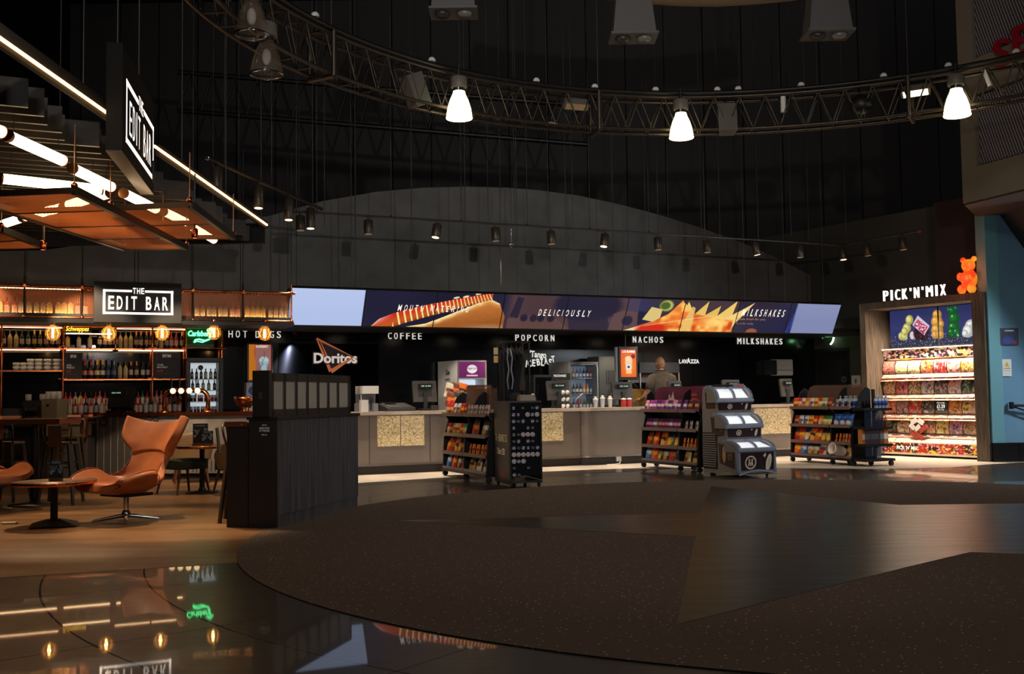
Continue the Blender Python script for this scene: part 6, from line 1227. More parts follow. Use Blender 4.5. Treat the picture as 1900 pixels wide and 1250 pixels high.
# ---- hanging cage gantry with bottles above the bar
m_mesh = mat('copper_mesh', (150, 92, 62), .4, metal=.8)
N, L, b = nodes(m_mesh)
def expanded(m, sx_, sz_, w_, ax=(0, 2)):
    N, L, b = nodes(m); tc = N.new('ShaderNodeTexCoord'); s_ = N.new('ShaderNodeSeparateXYZ'); L.new(tc.outputs['Object'], s_.inputs[0])
    def mt(op, a, c=None):
        n = N.new('ShaderNodeMath'); n.operation = op
        for i, q in enumerate((a, c)):
            if q is None: continue
            if isinstance(q, (int, float)): n.inputs[i].default_value = q
            else: L.new(q, n.inputs[i])
        return n.outputs[0]
    X = mt('DIVIDE', s_.outputs[ax[0]], sx_); Zz = mt('DIVIDE', s_.outputs[ax[1]], sz_)
    a = mt('PINGPONG', mt('ADD', X, Zz), .5); c = mt('PINGPONG', mt('SUBTRACT', X, Zz), .5); q = mt('MINIMUM', a, c); L.new(mt('LESS_THAN', q, w_), b.inputs['Alpha'])
expanded(m_mesh, .05, .022, .14)
g = thing('bottle_gantry', 'copper mesh gantry of backlit bottles hanging over the bar', 'gantry'); g.matrix_world = MC
GU0, GU1, GZ0, GZ1, GV0, GV1 = -10.6, -5.68, 2.5, 2.95, -.12, .22
seg = [GU0, -9.55, -8.78, -7.2, -6.44, GU1]
for v in (GV0, GV1):
    for z in (GZ0, GZ1): MB().cyl((GU0, v, z), (GU1, v, z), .016, 8).build('pipe_rail', m_cop, g)
for u in seg:
    MB().cyl((u, GV0, GZ0), (u, GV0, GZ1 + .14), .015, 8).build('pipe_upright', m_cop if u in seg[-1:] else mat('dark_pipe', (50, 40, 36), .4, metal=.7), g); MB().cyl((u, GV1, GZ0), (u, GV1, GZ1), .015, 8).build('pipe_upright', m_cop, g)
    b_ = MB(); b_.sphere(u, GV0, GZ1, .035); b_.sphere(u, GV0, GZ0, .035); b_.cyl((u - .06, GV0 - .0, GZ1), (u + .06, GV0, GZ1), .024, 8); b_.cyl((u, GV0 - .07, GZ1), (u, GV0 + .1, GZ1), .02, 8); b_.build('pipe_fitting', m_cop, g)
    MB().cyl((u, GV0, GZ1 + .1), (u, GV0, 5.2), .007, 6).build('hanging_rod', m_black, g); MB().cyl((u + .02, GV1, GZ1), (u + .02, GV1, 5.2), .006, 6).build('hanging_rod', m_black, g)
for a, c in zip(seg[:-1], seg[1:]):
    MB().bb(a + .02, c - .02, GV0 + .015, GV0 + .018, GZ0 + .02, GZ1 - .02).build('mesh_front', m_mesh, g); MB().bb(a + .02, c - .02, GV1 - .02, GV1 - .015, GZ0 + .02, GZ1 - .02).build('mesh_rear', m_mesh, g)
MB().bb(GU0, GU1, GV0 - .0, GV1, GZ0 - .0, GZ0 + .03).build('gantry_shelf', m_shelf, g); MB().bb(GU0, GU1, GV0 + .004, GV0 + .014, GZ0 + .03, GZ0 + .06).build('glow_strip_lip', m_shelf, g); MB().bb(GU0, GU1, GV0 - .2, GV1 + .1, GZ0 - .09, GZ0 - .03).build('dark_beam', m_black, g)  # lip added in front to hide the strip that lights the bottles
MB().bb(GU0 + .05, GU1 - .05, GV0 + .03, GV0 + .045, GZ0 + .031, GZ0 + .036).build('bottle_fill_strip', mat('bottle_fill_glow', (255, 214, 140), .5, emit=60., ecol=(255, 208, 130)), g)  # hidden strip added in front of the bottles to make them glow
MB().bb(GU0 + .05, -8.8, GV0 + .05, GV0 + .07, GZ1 - .035, GZ1 - .025).build('led_strip', m_led, g)
cz = GZ0 + .03
def gb(pxs, kinds, where): 
    for k, px in enumerate(pxs): 
        i = BCNT.get(where, 0); BCNT[where] = i + 1; nm, me = BK[kinds[k % len(kinds)]]; put('bottle', me, MC @ T(cu(px, 570, GV0 + .08)[0], GV0 + .08, cz), '%s, %s from left %s' % (nm, ORD[i], where), 'bottle', 'bottles in the hanging gantry')
gb([0, 13, 27, 39, 54, 68, 80], ['paleg', 'redsp', 'redsp', 'gin', 'gin', 'gin', 'gin'], 'in left part of hanging gantry'); gb([92, 108, 119, 131, 144, 158], ['paleg', 'paleg', 'paleg', 'paleg', 'dksp', 'dksp'], 'in left part of hanging gantry')
gb([366, 376, 388, 397, 409, 418, 431, 441], ['gin', 'gin', 'gin', 'gin', 'gin', 'gin', 'pinksp', 'pinksp'], 'in right part of hanging gantry'); gb([459, 469, 478, 488, 502, 512, 522, 531], ['paleg', 'paleg', 'paleg', 'paleg', 'gin', 'gin', 'gin', 'gin'], 'in right part of hanging gantry')
# hanging sign on the gantry
def edit_sign(t, w, h, x0=0, z0=0, y=-.012, m=None, fr_=(.1, .9, .2, .8), bd=.015, tw=1., dp=.012):
    m = m or mat('sign_white', (255, 255, 255), .4, emit=1.3, ecol=(255, 246, 236)); b_ = MB(); lw = .028 * h / .55
    fx0, fx1, fz0, fz1 = fr_[0] * w, fr_[1] * w, fr_[2] * h, fr_[3] * h; xm = (fx0 + fx1) / 2; fw = (fx1 - fx0) / .8 / w; fh = (fz1 - fz0) / .6 / h
    for q in ((fx0, fx1, fz0, fz0 + lw), (fx0, fx0 + lw, fz0, fz1), (fx1 - lw, fx1, fz0, fz1), (fx0, xm - .075 * w * fw, fz1 - lw, fz1), (xm + .075 * w * fw, fx1, fz1 - lw, fz1)): b_.bb(x0 + q[0], x0 + q[1], y + .012 - dp, y + .012, z0 + q[2], z0 + q[3])
    b_.build('border_line', m, t)
    text_sp(MB(), 'THE', .13 * w * fw, .145 * h * fh, x=x0 + xm, z=z0 + fz1 - .09 * h * fh, y=y + .012, depth=dp, bold=bd * .7, fill=.74).build('small_letters', m, t); text_sp(MB(), 'EDIT BAR', .68 * tw * w * fw, .33 * h * fh, x=x0 + xm, z=z0 + fz0 + .115 * h * fh, y=y + .012, depth=dp, bold=bd, fill=.66).build('large_letters', m, t)
v = -.36; u0, z0 = cu(174, 597, v); u1, z1 = cu(337, 526, v); t = thing('bar_sign', 'black hanging sign with white THE EDIT BAR letters on the bottle gantry', 'sign', CF(u0, v, z0), A_C); w, h = u1 - u0, z1 - z0
MB().bb(0, w, 0, .14, 0, h).build('board', mat('sign_black', (40, 41, 42), .6), t); edit_sign(t, w, h)
for k in range(2): MB().cyl((w * .46 + .05 * k, .07, h), (w * .46 + .05 * k, .07, 5.2 - z0), .007, 6).build('hanging_rod', m_black, t)
# filament bulbs under the gantry
m_bulb = mat('amber_glass', (255, 190, 100), .03, alpha=.16, spec=.6); m_fil = mat('filament', (255, 200, 110), .4, emit=26., ecol=(255, 190, 100))
for k, (px, py) in enumerate(((98, 618), (202, 619), (301, 618), (397, 617), (491, 619))):
    v = -.25; u, z = cu(px, py, v); tt = thing('filament_bulb', 'round amber filament bulb hanging below the gantry, %s from left' % ORD[k], 'lamp', CF(u, v, z), A_C, 'filament bulbs over the bar')
    MB().lathe([(.001, -.115), (.05, -.1), (.09, -.065), (.112, 0), (.1, .05), (.065, .095), (.03, .12), (.025, .14)], 20).build('glass_globe', m_bulb, tt); MB().lathe([(.027, .13), (.03, .15), (.03, .2), (.015, .22)], 12).build('brass_cap', m_cop, tt)
    MB().cyl((0, 0, -.07), (0, 0, .07), .016, 8).build('filament', m_fil, tt); b_ = MB(); [b_.tube([(.06 * math.cos(a), .06 * math.sin(a), -.06), (.075 * math.cos(a), .075 * math.sin(a), 0), (.05 * math.cos(a), .05 * math.sin(a), .07)], .003, 5) for a in (0, 1.57, 3.14, 4.71)]; b_.build('coil_wire', mat('filament_dim', (255, 190, 100), .4, emit=2.5), tt)
    MB().cyl((0, 0, .2), (0, 0, 2.44 - z), .006, 6).build('flex', m_black, tt)
    point('bulb_glow', CF(u, v, z), 6, (1, .68, .34), .02)
# ---- bar counter
B0 = Vector((-6.72, 17.02, 0)); A_B = R(-5); BM = Matrix.Translation(B0) @ RZ(A_B)
def bu(px, py, v): return onframe(px, py, B0, A_B, v)
t = thing('bar_counter', 'concrete-fronted bar counter with copper edge', 'bar counter', B0, A_B)
MB().bb(0, 2.72, .0, .6, .1, 1.03).build('body', m_conc, t); MB().bb(0, 2.72, .05, .6, 0, .1).build('plinth', m_black, t); MB().bb(-.03, 2.74, -.06, .64, 1.03, 1.065).build('countertop', mat('bar_top', (54, 44, 38), .3), t); MB().bb(-.034, 2.744, -.066, -.058, 1.022, 1.078).build('copper_edge', m_cop, t)
b_ = MB(); [b_.rbox(.02 + .115 * k, .115 + .115 * k, -.025, .001, .1, 1.02, .012) for k in range(9)]; b_.build('fluted_boards', m_slat, t)
MB().lathe([(.075, 0), (.075, .008)], 24, T(.13, -.026, .93) @ RX(R(90))).build('round_badge', m_black, t); b_ = MB(); text_mb(b_, 'EDIT', w=.07, h=.02, x=.13, y=-.0345, z=.935, depth=.001); text_mb(b_, 'BAR', w=.06, h=.02, x=.13, y=-.0345, z=.905, depth=.001); b_.build('badge_lettering', m_grey, t)
# low slatted grille along the plinth
b_ = MB(); [b_.bb(1.6 + .06 * k, 1.61 + .06 * k, -.006, 0, .12, .3) for k in range(17)]; b_.build('vent_grille', m_black, t)
# beer font
v = .25; u0 = bu(305, 740, v)[0]; u1 = bu(386, 740, v)[0]; w = u1 - u0; t = thing('beer_font', 'copper arch beer font with four handles and glowing badges on the bar', 'beer tap', fr(B0, A_B, u0, v, 1.065), A_B); hh = .36
pts = [(0, 0, .0), (0, 0, hh - .14)] + [(.14 - .14 * math.cos(a), 0, hh - .14 + .14 * math.sin(a)) for a in [i * math.pi / 12 for i in range(1, 7)]] + [(w - .14 + .14 * math.sin(a), 0, hh - .14 + .14 * math.cos(a)) for a in [i * math.pi / 12 for i in range(1, 7)]] + [(w, 0, 0)]
MB().tube(pts, .036, 14).build('arch', m_cop, t)
for x in (0, w): MB().lathe([(.085, 0), (.085, .015), (.05, .05), (.04, .06)], 18, T(x, 0, 0)).build('foot', m_cop, t)
for k in range(4):
    x = w * (.22 + .187 * k); h_ = thing('x', None, None); bpy.data.objects.remove(h_)
    tp = MB(); tp.cyl((x - .03, -.03, hh + .02), (x - .03, -.03, hh + .19), .008, 8, .013); tp.cyl((x - .03, -.03, hh - .12), (x - .03, -.03, hh + .02), .012, 8); tp = tp.build('tap', m_chrome, t)
    MB().lathe([(.001, .02), (.035, .018), (.046, .008), (.046, 0)], 18, T(x, -.04, hh - .005) @ RX(R(90)), cap=False).build('badge', mat('font_badge', (255, 230, 190), .3, emit=2.2, ecol=(255, 216, 160)), t)
    MB().cyl((x - .03, -.03, hh + .17), (x - .03, -.03, hh + .2), .014, 8).build('tap_knob', m_chrome, tp)
v = .3; u = bu(455, 750, v)[0]; t = thing('copper_bowl', 'shiny copper punch bowl on feet at the right end of the bar', 'bowl', fr(B0, A_B, u, v, 1.065), A_B)
MB().lathe([(.03, .07), (.09, .085), (.15, .13), (.175, .2), (.18, .25), (.172, .25), (.165, .2), (.14, .14), (.08, .1), (.001, .095)], 28).build('bowl', m_cop, t); [MB().lathe([(.03, 0), (.035, .02), (.02, .05), (.03, .085)], 10, T(.07 * math.cos(a), .07 * math.sin(a), 0)).build('foot', m_cop, t) for a in (.5, 2.6, 4.7)]
u0, u1 = bu(197, 740, .3)[0], bu(243, 740, .3)[0]; w = u1 - u0; t = thing('till', 'black till with lit display on the bar beside the orange chair', 'till', fr(B0, A_B, (u0 + u1) / 2, .3, 1.065), A_B); h = bu(220, 718, .3)[1] - 1.065
MB().rbox(-w * .4, w * .5, -.12, .2, 0, .05, .03).build('base', m_black, t); MB().prism([(-.02, .1), (.12, .05), (.2, h), (.02, h)], -w * .42, w * .5, 'X').build('monitor', m_black, t); MB().bb(-.03, .03, 0, .06, .04, .15).build('stand', m_black, t)
d_ = MB().rbox(-w * .38, w * .25, -.03, .05, h * .66, h * .92, .01, axis='Y').build('customer_display', m_black, t); text_mb(MB(), '00:00', w=w * .36, h=.022, x=-w * .06, y=-.032, z=h * .76, depth=.001).build('digits', mat('display_digits', (150, 190, 160), .5, emit=.9), d_)
# side run left of the bar: drawers, open shelf, coffee machine
t = thing('bar_side_unit', 'dark side unit with cream drawer and open glass shelf left of the bar', 'cabinet', fr(B0, A_B, -2.1, -.32, 0), A_B)
b_ = MB(); b_.bb(0, 2.08, .06, .42, 0, .7); b_.bb(0, 1.36, .06, .42, .86, .92); b_.bb(0, 1.36, .36, .42, .7, .9); b_.bb(0, .05, .06, .42, .7, .9); b_.build('body', m_slat, t)
MB().bb(1.36, 2.06, .0, .42, .705, .715).build('copper_shelf', m_cop, t); dr = MB().rbox(1.4, 1.96, .03, .42, .725, .91, .01).build('drawer', mat('cream_drawer', (176, 152, 112), .5), t); MB().tube([(1.6, .03, .83), (1.61, .0, .83), (1.77, .0, .83), (1.78, .03, .83)], .008, 6).build('handle', m_black, dr)
MB().rbox(2.0, 2.07, -.03, .1, .7, 1.06, .02).build('end_post', m_copb, t); MB().bb(0, 2.08, .06, .44, .92, .935).build('countertop', m_copb, t)
u_ = bu(66, 740, -.1)[0]; t = thing('coffee_machine', 'silver espresso machine behind the high bar table', 'coffee machine', fr(B0, A_B, u_, -.25, .935), A_B)
MB().rbox(-.16, .17, 0, .36, .0, .08, .02).build('drip_base', m_steel, t); MB().rbox(-.16, -.1, .05, .4, .08, .3, .02).build('side_panel', m_steel, t); MB().rbox(.11, .17, .05, .4, .08, .3, .02).build('side_panel', m_steel, t); MB().rbox(-.16, .17, .02, .4, .26, .36, .03).build('head', m_dgrey, t); MB().bb(-.09, .1, -.005, .02, .1, .2).build('drip_tray', m_black, t)
for k, x in enumerate((-.12, .12)): tt = thing('white_mug', 'white mug on the %s of the espresso machine' % ['left end', 'right end'][k], 'mug', fr(B0, A_B, u_ + x, -.1, 1.296), A_B); MB().lathe([(.035, 0), (.045, .01), (.045, .1), (.04, .1), (.038, .01)], 14).build('mug', m_white, tt)
u_ = bu(100, 740, -.1)[0]; t = thing('water_boiler', 'beige boiler box with white mugs on top behind the high bar table', 'boiler', fr(B0, A_B, u_, -.24, .935), A_B); MB().rbox(-.14, .14, 0, .32, 0, .38, .02).build('box', mat('beige_box', (150, 138, 112), .5), t); MB().lathe([(.02, 0), (.02, .02)], 12, T(-.02, 0, .28) @ RX(R(90))).build('tap_knob', m_black, t)
for k in range(3): tt = thing('white_mug', 'white mug on the beige boiler box, %s from left' % ORD[k], 'mug', fr(B0, A_B, u_ - .09 + .085 * k, -.1, 1.316), A_B, 'mugs on the boiler'); MB().lathe([(.035, 0), (.045, .01), (.045, .12), (.04, .12), (.038, .01)], 14).build('mug', m_white, tt)
for k, px in enumerate((38, 51)): tt = thing('wine_glass', ['clear goblet on the open shelf under the high bar table', 'second clear goblet on the open shelf behind the stool'][k], 'glass', fr(B0, A_B, -1.66 + .2 * k, -.12, .702), A_B); MB().lathe([(.04, 0), (.008, .01), (.006, .06), (.03, .09), (.036, .13), (.03, .15)], 14, cap=False).build('glass', mat('tumbler_glass', (220, 224, 228), .05, alpha=.35), tt)

# ================================================================== slatted canopy over the lounge, tube lamps, copper trays, corner sign
m_baf = noisy(mat('dark_baffle', (44, 38, 34), .55), (30, 25, 21), (44, 36, 30), 3, 4, stretch=(1, 8, 8))
CX = -3.66; CZ0, CZ1 = 3.6, 3.86
t = thing('slatted_canopy', 'black slatted ceiling canopy with warm light lines over the lounge', 'canopy', (0, 0, 0))
A_N = R(24.5)
def slat(y):                            # one baffle starting at the canopy edge at depth y and running to the left
    return y
b_ = MB(); k = 0; y = 5.6
while y < 15.5:
    inset = .16 * (k % 5) / 4 + (0 if k % 2 else .05); x1 = CX - .12 - inset; L_ = min(9.0, (14.8 + 0 - 0) if False else 9.0)
    # clip the tail so that no baffle passes in front of the canopy's near edge
    M_ = T(x1, y, 0) @ RZ(A_N); b_.bb(-L_, 0, -.018, .018, CZ0 + .0, CZ1 - .03, M_); y += .265; k += 1
b_.build('slats', m_baf, t)['kind'] = 'stuff'
MB().bb(CX - .02, CX + .02, 5.3, 9.45, CZ1 - .05, CZ1 + .12).build('edge_board', m_blackm, t); MB().bb(CX - .02, CX + .02, 10.8, 15.6, CZ1 - .05, CZ1 + .06).build('edge_board', m_blackm, t)
m_line = mat('light_line', (255, 196, 130), .5, emit=7., ecol=(255, 186, 112))
for (a, c) in ((5.3, 9.46), (10.6, 15.55)): MB().bb(CX + .022, CX + .04, a, c, CZ1 - .014, CZ1 + .008).build('light_line', m_line, t)
MB().bb(-13, CX, 15.52, 15.56, CZ0 - .02, CZ1 + .02).build('rear_board', m_blackm, t)
for (x, y) in ((CX, 7.3), (CX, 8.9), (CX, 11.6), (CX, 13.4), (CX, 15.3), (-5.2, 9.0), (-5.2, 12.0), (-6.8, 10), (-6.8, 13)): MB().cyl((x, y, CZ1), (x, y, 13.9), .008, 6).build('hanging_rod', mat('thin_steel', (70, 68, 66), .5, metal=.6), t)
# corner sign, a thin black box
d = Vector((-.3914, 1.98, 0)); A_SG = math.atan2(d.y, d.x)
t = thing('corner_sign', 'tall black box sign with slanting THE EDIT BAR letters at the canopy edge', 'sign', (-3.47, 9.3, 3.5), A_SG); w = d.length
MB().bb(0, w, 0, .14, 0, .98).build('box', mat('corner_sign_black', (9, 9, 9), .85), t); edit_sign(t, w, .98, y=-.012, fr_=(.1, .975, .13, .73), bd=-.012, tw=.92, dp=.002)
MB().bb(0, w, 0, .14, -.012, 0).build('underside', mat('plum_board', (62, 52, 50), .6), t)
for x in (.15, 1.4): MB().cyl((x, .07, .98), (x, .07, 10.3), .01, 6).build('hanging_rod', mat('thin_steel', (70, 68, 66), .5, metal=.6), t)
# tube lamps, each a glowing tube with copper end caps hung on fine wires
m_tube = mat('tube_glow', (255, 226, 180), .4, emit=7.0, ecol=(255, 220, 168)); m_cap = mat('dull_copper', (150, 104, 76), .4, metal=.9)
def tubelamp(p0, p1, z0, z1, label):
    a = onz(*p0, z0); c = onz(*p1, z1); t = thing('tube_lamp', label, 'lamp', (a + c) / 2, 0, 'hanging tube lamps'); d = (c - a) / 2; r = .048
    MB().cyl(-d * .97, d * .97, r, 16).build('tube', m_tube, t)
    for s_ in (-1, 1): MB().cyl(d * s_ * .965, d * s_ * 1.0, r + .006, 16).build('end_cap', m_cap, t); MB().cyl(d * s_ * .8 + Vector((0, 0, r)), d * s_ * .8 + Vector((0, 0, CZ0 + .02 - (a.z + c.z) / 2 - d.z * s_ * .8)), .004, 5).build('hanging_wire', m_black, t)
    return t
tubelamp((14, 252), (117, 298), 3.42, 3.42, 'glowing tube lamp nearest the canopy edge, upper left')
tubelamp((134, 312), (207, 347), 3.38, 3.38, 'glowing tube lamp behind the first one, above the copper tray')
tubelamp((1, 331), (190, 352), 3.34, 3.34, 'long level glowing tube lamp above the copper tray')
tubelamp((229, 358), (290, 388), 3.36, 3.36, 'glowing tube lamp under the corner sign')
tubelamp((303, 392), (345, 412), 3.38, 3.38, 'glowing tube lamp seen through the copper mesh')
tubelamp((352, 418), (397, 445), 3.38, 3.38, 'glowing tube lamp sticking out beyond the copper tray')
tubelamp((127, 380), (205, 358), 3.34, 3.34, 'glowing tube lamp slanting up behind the copper tray frame')
tubelamp((-20, 424), (42, 404), 3.36, 3.36, 'glowing tube lamp at the left picture edge above the lower tray')
tubelamp((47, 402), (118, 384), 3.36, 3.36, 'glowing tube lamp with its end behind the copper tray corner')
tubelamp((-60, 222), (4, 245), 3.44, 3.44, 'round end of a glowing tube lamp at the left picture edge')
# copper mesh trays
m_tray = mat('tray_mesh', (214, 128, 78), .45, metal=.45); expanded(m_tray, .03, .03, .24, (0, 1))
N, L, b = nodes(m_tray); out = [n for n in N if n.type == 'OUTPUT_MATERIAL'][0]; al = b.inputs['Alpha'].links[0].from_socket; L.remove(b.inputs['Alpha'].links[0])
tl_ = N.new('ShaderNodeBsdfTranslucent'); tl_.inputs[0].default_value = L4((214, 120, 66)); m1 = N.new('ShaderNodeMixShader'); m1.inputs[0].default_value = .45; L.new(b.outputs[0], m1.inputs[1]); L.new(tl_.outputs[0], m1.inputs[2])
tp_ = N.new('ShaderNodeBsdfTransparent'); m2 = N.new('ShaderNodeMixShader'); L.new(al, m2.inputs[0]); L.new(tp_.outputs[0], m2.inputs[1]); L.new(m1.outputs[0], m2.inputs[2]); L.new(m2.outputs[0], out.inputs[0])
def tray(corners, z, cols, rows, label, led=False):
    P = [onz(*c, z) for c in corners]; o = sum(P, Vector()) / len(P); t = thing('copper_tray', label, 'ceiling tray', o, 0, 'hanging copper mesh trays')
    Q = [p - o for p in P]                      # near-left, near-right, far-right, far-left
    lerp = lambda a, b, k: a + (b - a) * k
    pt = lambda u, v: lerp(lerp(Q[0], Q[1], u), lerp(Q[3], Q[2], u), v)
    def beam(a, c, w, h, m, nm):
        d = c - a; M_ = Matrix.Translation(a) @ d.to_track_quat('X', 'Z').to_matrix().to_4x4(); MB().bb(0, d.length, -w / 2, w / 2, -h / 2, h / 2, M_).build(nm, m, t)
    m_b = mat('tray_frame', (60, 46, 38), .35, metal=.8)
    for u in [i / cols for i in range(cols + 1)]: beam(pt(u, 0), pt(u, 1), .05, .07, m_b, 'long_beam')
    for v in [i / rows for i in range(rows + 1)]: beam(pt(0, v), pt(1, v), .03, .05, m_b, 'cross_beam')
    for i in range(cols):
        for j in range(rows):
            b_ = MB(); q = [pt((i + .02) / cols, (j + .02) / rows), pt((i + .98) / cols, (j + .02) / rows), pt((i + .98) / cols, (j + .98) / rows), pt((i + .02) / cols, (j + .98) / rows)]; b_.add([x + Vector((0, 0, -.02)) for x in q], [(0, 1, 2, 3)]); b_.build('mesh_panel', m_tray, t)
    for u, v in ((0, 0), (1, 0), (1, 1), (0, 1)): p = pt(u, v); b_ = MB(); b_.cyl(p, p + Vector((0, 0, CZ0 - z + .02)), .006, 5); b_.build('hanging_rod', m_cap, t); MB().sphere(p.x, p.y, p.z + .04, .03).build('corner_joint', m_cop, t)
tray([(-70, 362), (138, 353), (346, 459), (231, 460)], 3.05, 1, 4, 'large copper mesh tray hanging left of its bright spine')
tray([(205, 386), (352, 379), (433, 440), (302, 440)], 3.12, 1, 2, 'copper mesh tray hanging right of the bright spine')
tray([(-150, 448), (2, 425), (82, 457), (-60, 460)], 3.05, 1, 2, 'lower copper mesh tray cut by the left picture edge')

for k, (x, y, z, lab) in enumerate(((-5.2, 11.6, 2.95, 'small brass spotlight beside the copper tray corner'), (-3.3, 10.9, 2.95, 'small brass spotlight hidden above the copper tray edge'), (-6.3, 12.4, 2.95, 'small brass spotlight far left under the canopy'))):
    t = thing('canopy_spot', lab, 'spotlight', (x, y, z), 0, 'small canopy spotlights'); MB().lathe([(.03, .0), (.034, .01), (.034, .09), (.02, .105)], 14, cap=False).build('can', m_cop, t); MB().lathe([(.001, .03), (.029, .03)], 14, cap=False).build('lens', mat('spot_face', (255, 226, 180), .4, emit=2.2), t); MB().cyl((0, 0, .1), (0, 0, CZ0 + .03 - z), .008, 6).build('stem', m_black, t)

# ================================================================== lighting ring, track lights, ceiling boxes, wires
m_tr = mat('truss_metal', (74, 66, 58), .42, metal=.8)
def rp(t, R_, z): return Vector((RINGC.x + R_ * math.cos(t), RINGC.y + R_ * math.sin(t), z))
t = thing('ring_truss', 'large round metal lighting truss hanging over the carpet', 'truss', (RINGC.x, RINGC.y, 5.25)); TI = Matrix.Translation((-RINGC.x, -RINGC.y, -5.25))
n = 180; RO_, RI_ = 6.14, 5.84; ZB, ZT = 5.25, 5.75
for R_, z, nm in ((RO_, ZB, 'lower_outer_chord'), (RI_, ZB, 'lower_inner_chord'), (RO_, ZT, 'upper_outer_chord'), (RI_, ZT, 'upper_inner_chord')):
    MB().tube([TI @ rp(2 * math.pi * k / n, R_, z) for k in range(n)], .026, 8, closed=True).build(nm, m_tr, t)
MB().tube([TI @ rp(2 * math.pi * k / n, RI_ - .04, ZT + .05) for k in range(n)], .03, 6, closed=True).build('cable_tray', m_black, t)
nb = 96; b_ = MB()
for k in range(nb):
    a0, a1, a2 = (2 * math.pi * q / nb for q in (k, k + .5, k + 1))
    for R_ in (RO_, RI_): b_.cyl(TI @ rp(a0, R_, ZB), TI @ rp(a1, R_, ZT), .012, 6); b_.cyl(TI @ rp(a1, R_, ZT), TI @ rp(a2, R_, ZB), .012, 6)
    b_.cyl(TI @ rp(a0, RO_, ZB), TI @ rp(a0, RI_, ZB), .012, 6); b_.cyl(TI @ rp(a1, RO_, ZT), TI @ rp(a1, RI_, ZT), .012, 6)
b_.build('lattice', m_tr, t)['kind'] = 'stuff'
for k in range(8):
    a = 2 * math.pi * (k + .35) / 8; b_ = MB(); q = [rp(a, RI_ - .04, ZB - .04), rp(a, RO_ + .04, ZB - .04), rp(a, RO_ + .04, ZT + .04), rp(a, RI_ - .04, ZT + .04)]; q = [TI @ x for x in q]
    for i in range(4): b_.cyl(q[i], q[(i + 1) % 4], .035, 6)
    b_.build('joint_frame', m_tr, t)
    MB().cyl(TI @ rp(a, RI_, ZT), TI @ rp(a, RI_, 13.9), .008, 6).build('hanging_rod', mat('thin_steel', (70, 68, 66), .5, metal=.6), t)
# bell lamps
m_lit = mat('bell_glow', (255, 244, 190), .4, emit=4., ecol=(255, 240, 186)); m_bell = mat('bell_glass', (150, 132, 112), .12, alpha=.3, metal=.2); m_gear = mat('gear_grey', (104, 98, 88), .5)
def bell(px, lit_, label, R_=5.72, ztop=5.72):
    a = on_ring(px, R_, 5.45); p = rp(a, R_, 0); t = thing('bell_lamp', label, 'lamp', (p.x, p.y, ztop - .62), 0, 'bell lamps on the ring truss')
    MB().lathe([(.11, .42), (.115, .43), (.115, .56), (.08, .58)], 20).build('gear_box', m_gear, t); b_ = MB(); b_.cyl((0, 0, .58), (0, 0, .74), .015, 6); b_.tube([(.0, 0, .7), (.03, 0, .74), (0, 0, .78), (-.03, 0, .74), (0, 0, .7)], .008, 5); b_.build('hook', m_black, t)
    MB().lathe([(.085, .37), (.085, .42)], 20, cap=False).build('neck_ring', m_chrome, t)
    MB().lathe([(.178, 0), (.176, .05), (.16, .14), (.13, .24), (.09, .33), (.08, .37)], 28, cap=False).build('bell_shade', m_lit if lit_ else m_bell, t)
    MB().lathe([(.178, -.012), (.184, -.006), (.184, .006), (.178, .012)], 28, cap=False).build('rim', m_chrome if not lit_ else m_lit, t)
    if lit_: MB().lathe([(.001, .02), (.16, .02)], 24, cap=False).build('diffuser', m_lit, t)
    else: MB().sphere(0, 0, .2, .05, .05, .09).build('lamp_bulb', m_white, t)
    return t
bell(852, True, 'lit bell lamp on the ring truss above the hot dog screens'); bell(1264, True, 'lit bell lamp on the ring truss above the nachos'); bell(1775, True, 'lit bell lamp on the ring truss beside the perforated panels')
bell(467, False, 'unlit glass bell lamp on the near left of the ring truss', 5.72, 5.72); bell(495, False, 'dark bell lamp hanging behind the unlit one on the ring truss', 5.72, 5.40)
# floods, speakers and small fittings on the ring
def onr(px, R_, z): a = on_ring(px, R_, z); return rp(a, R_, z), a
for px, lab, lit_ in ((1068, 'small beige floodlight turned down on the ring truss', False), (1700, 'lit oblong floodlight on the ring truss right part', True)):
    p, a = onr(px, 6.0, 5.62); t = thing('floodlight', lab, 'floodlight', p, a + R(90)); M_ = RX(R(40)); MB().rbox(-.2, .2, -.06, .06, -.07, .07, .02, M=M_).build('housing', m_gear, t); MB().bb(-.17, .17, -.05, .05, -.078, -.07, M_).build('lens', mat('flood_lit', (255, 240, 190), .4, emit=3.) if lit_ else mat('flood_dull', (150, 124, 90), .4, emit=.15), t); MB().tube([(-.2, 0, 0), (-.22, 0, .1), (.22, 0, .1), (.2, 0, 0)], .012, 6).build('yoke', m_black, t)
for px, z, lab in ((768, 5.42, 'boxy dark speaker tilted on the left of the ring truss'), (1348, 5.42, 'boxy grey speaker hanging in the middle of the ring truss')):
    p, a = onr(px, 5.95, z); t = thing('wall_speaker', lab, 'speaker', p, a + R(90)); M_ = RX(R(10)) if px > 1000 else RY(R(24)); MB().prism([(-.11, -.1), (.11, -.1), (.14, .12), (-.14, .12)], -.22, .22, 'Z', M_).build('cabinet', mat('speaker_grey', (84, 80, 74), .6), t); MB().bb(-.095, .095, -.106, -.1, -.19, .19, M_).build('grille', m_dgrey, t); MB().cyl((0, 0, .2), (0, 0, .36), .012, 6).build('bracket', m_black, t)
p, a = onr(1598, 5.95, 5.5); t = thing('globe_speaker', 'round black ball speaker hanging in the ring truss', 'speaker', p); MB().sphere(0, 0, 0, .17, .17, .15).build('ball', m_black, t); MB().cyl((0, 0, .14), (0, 0, .3), .015, 6).build('stem', m_black, t)
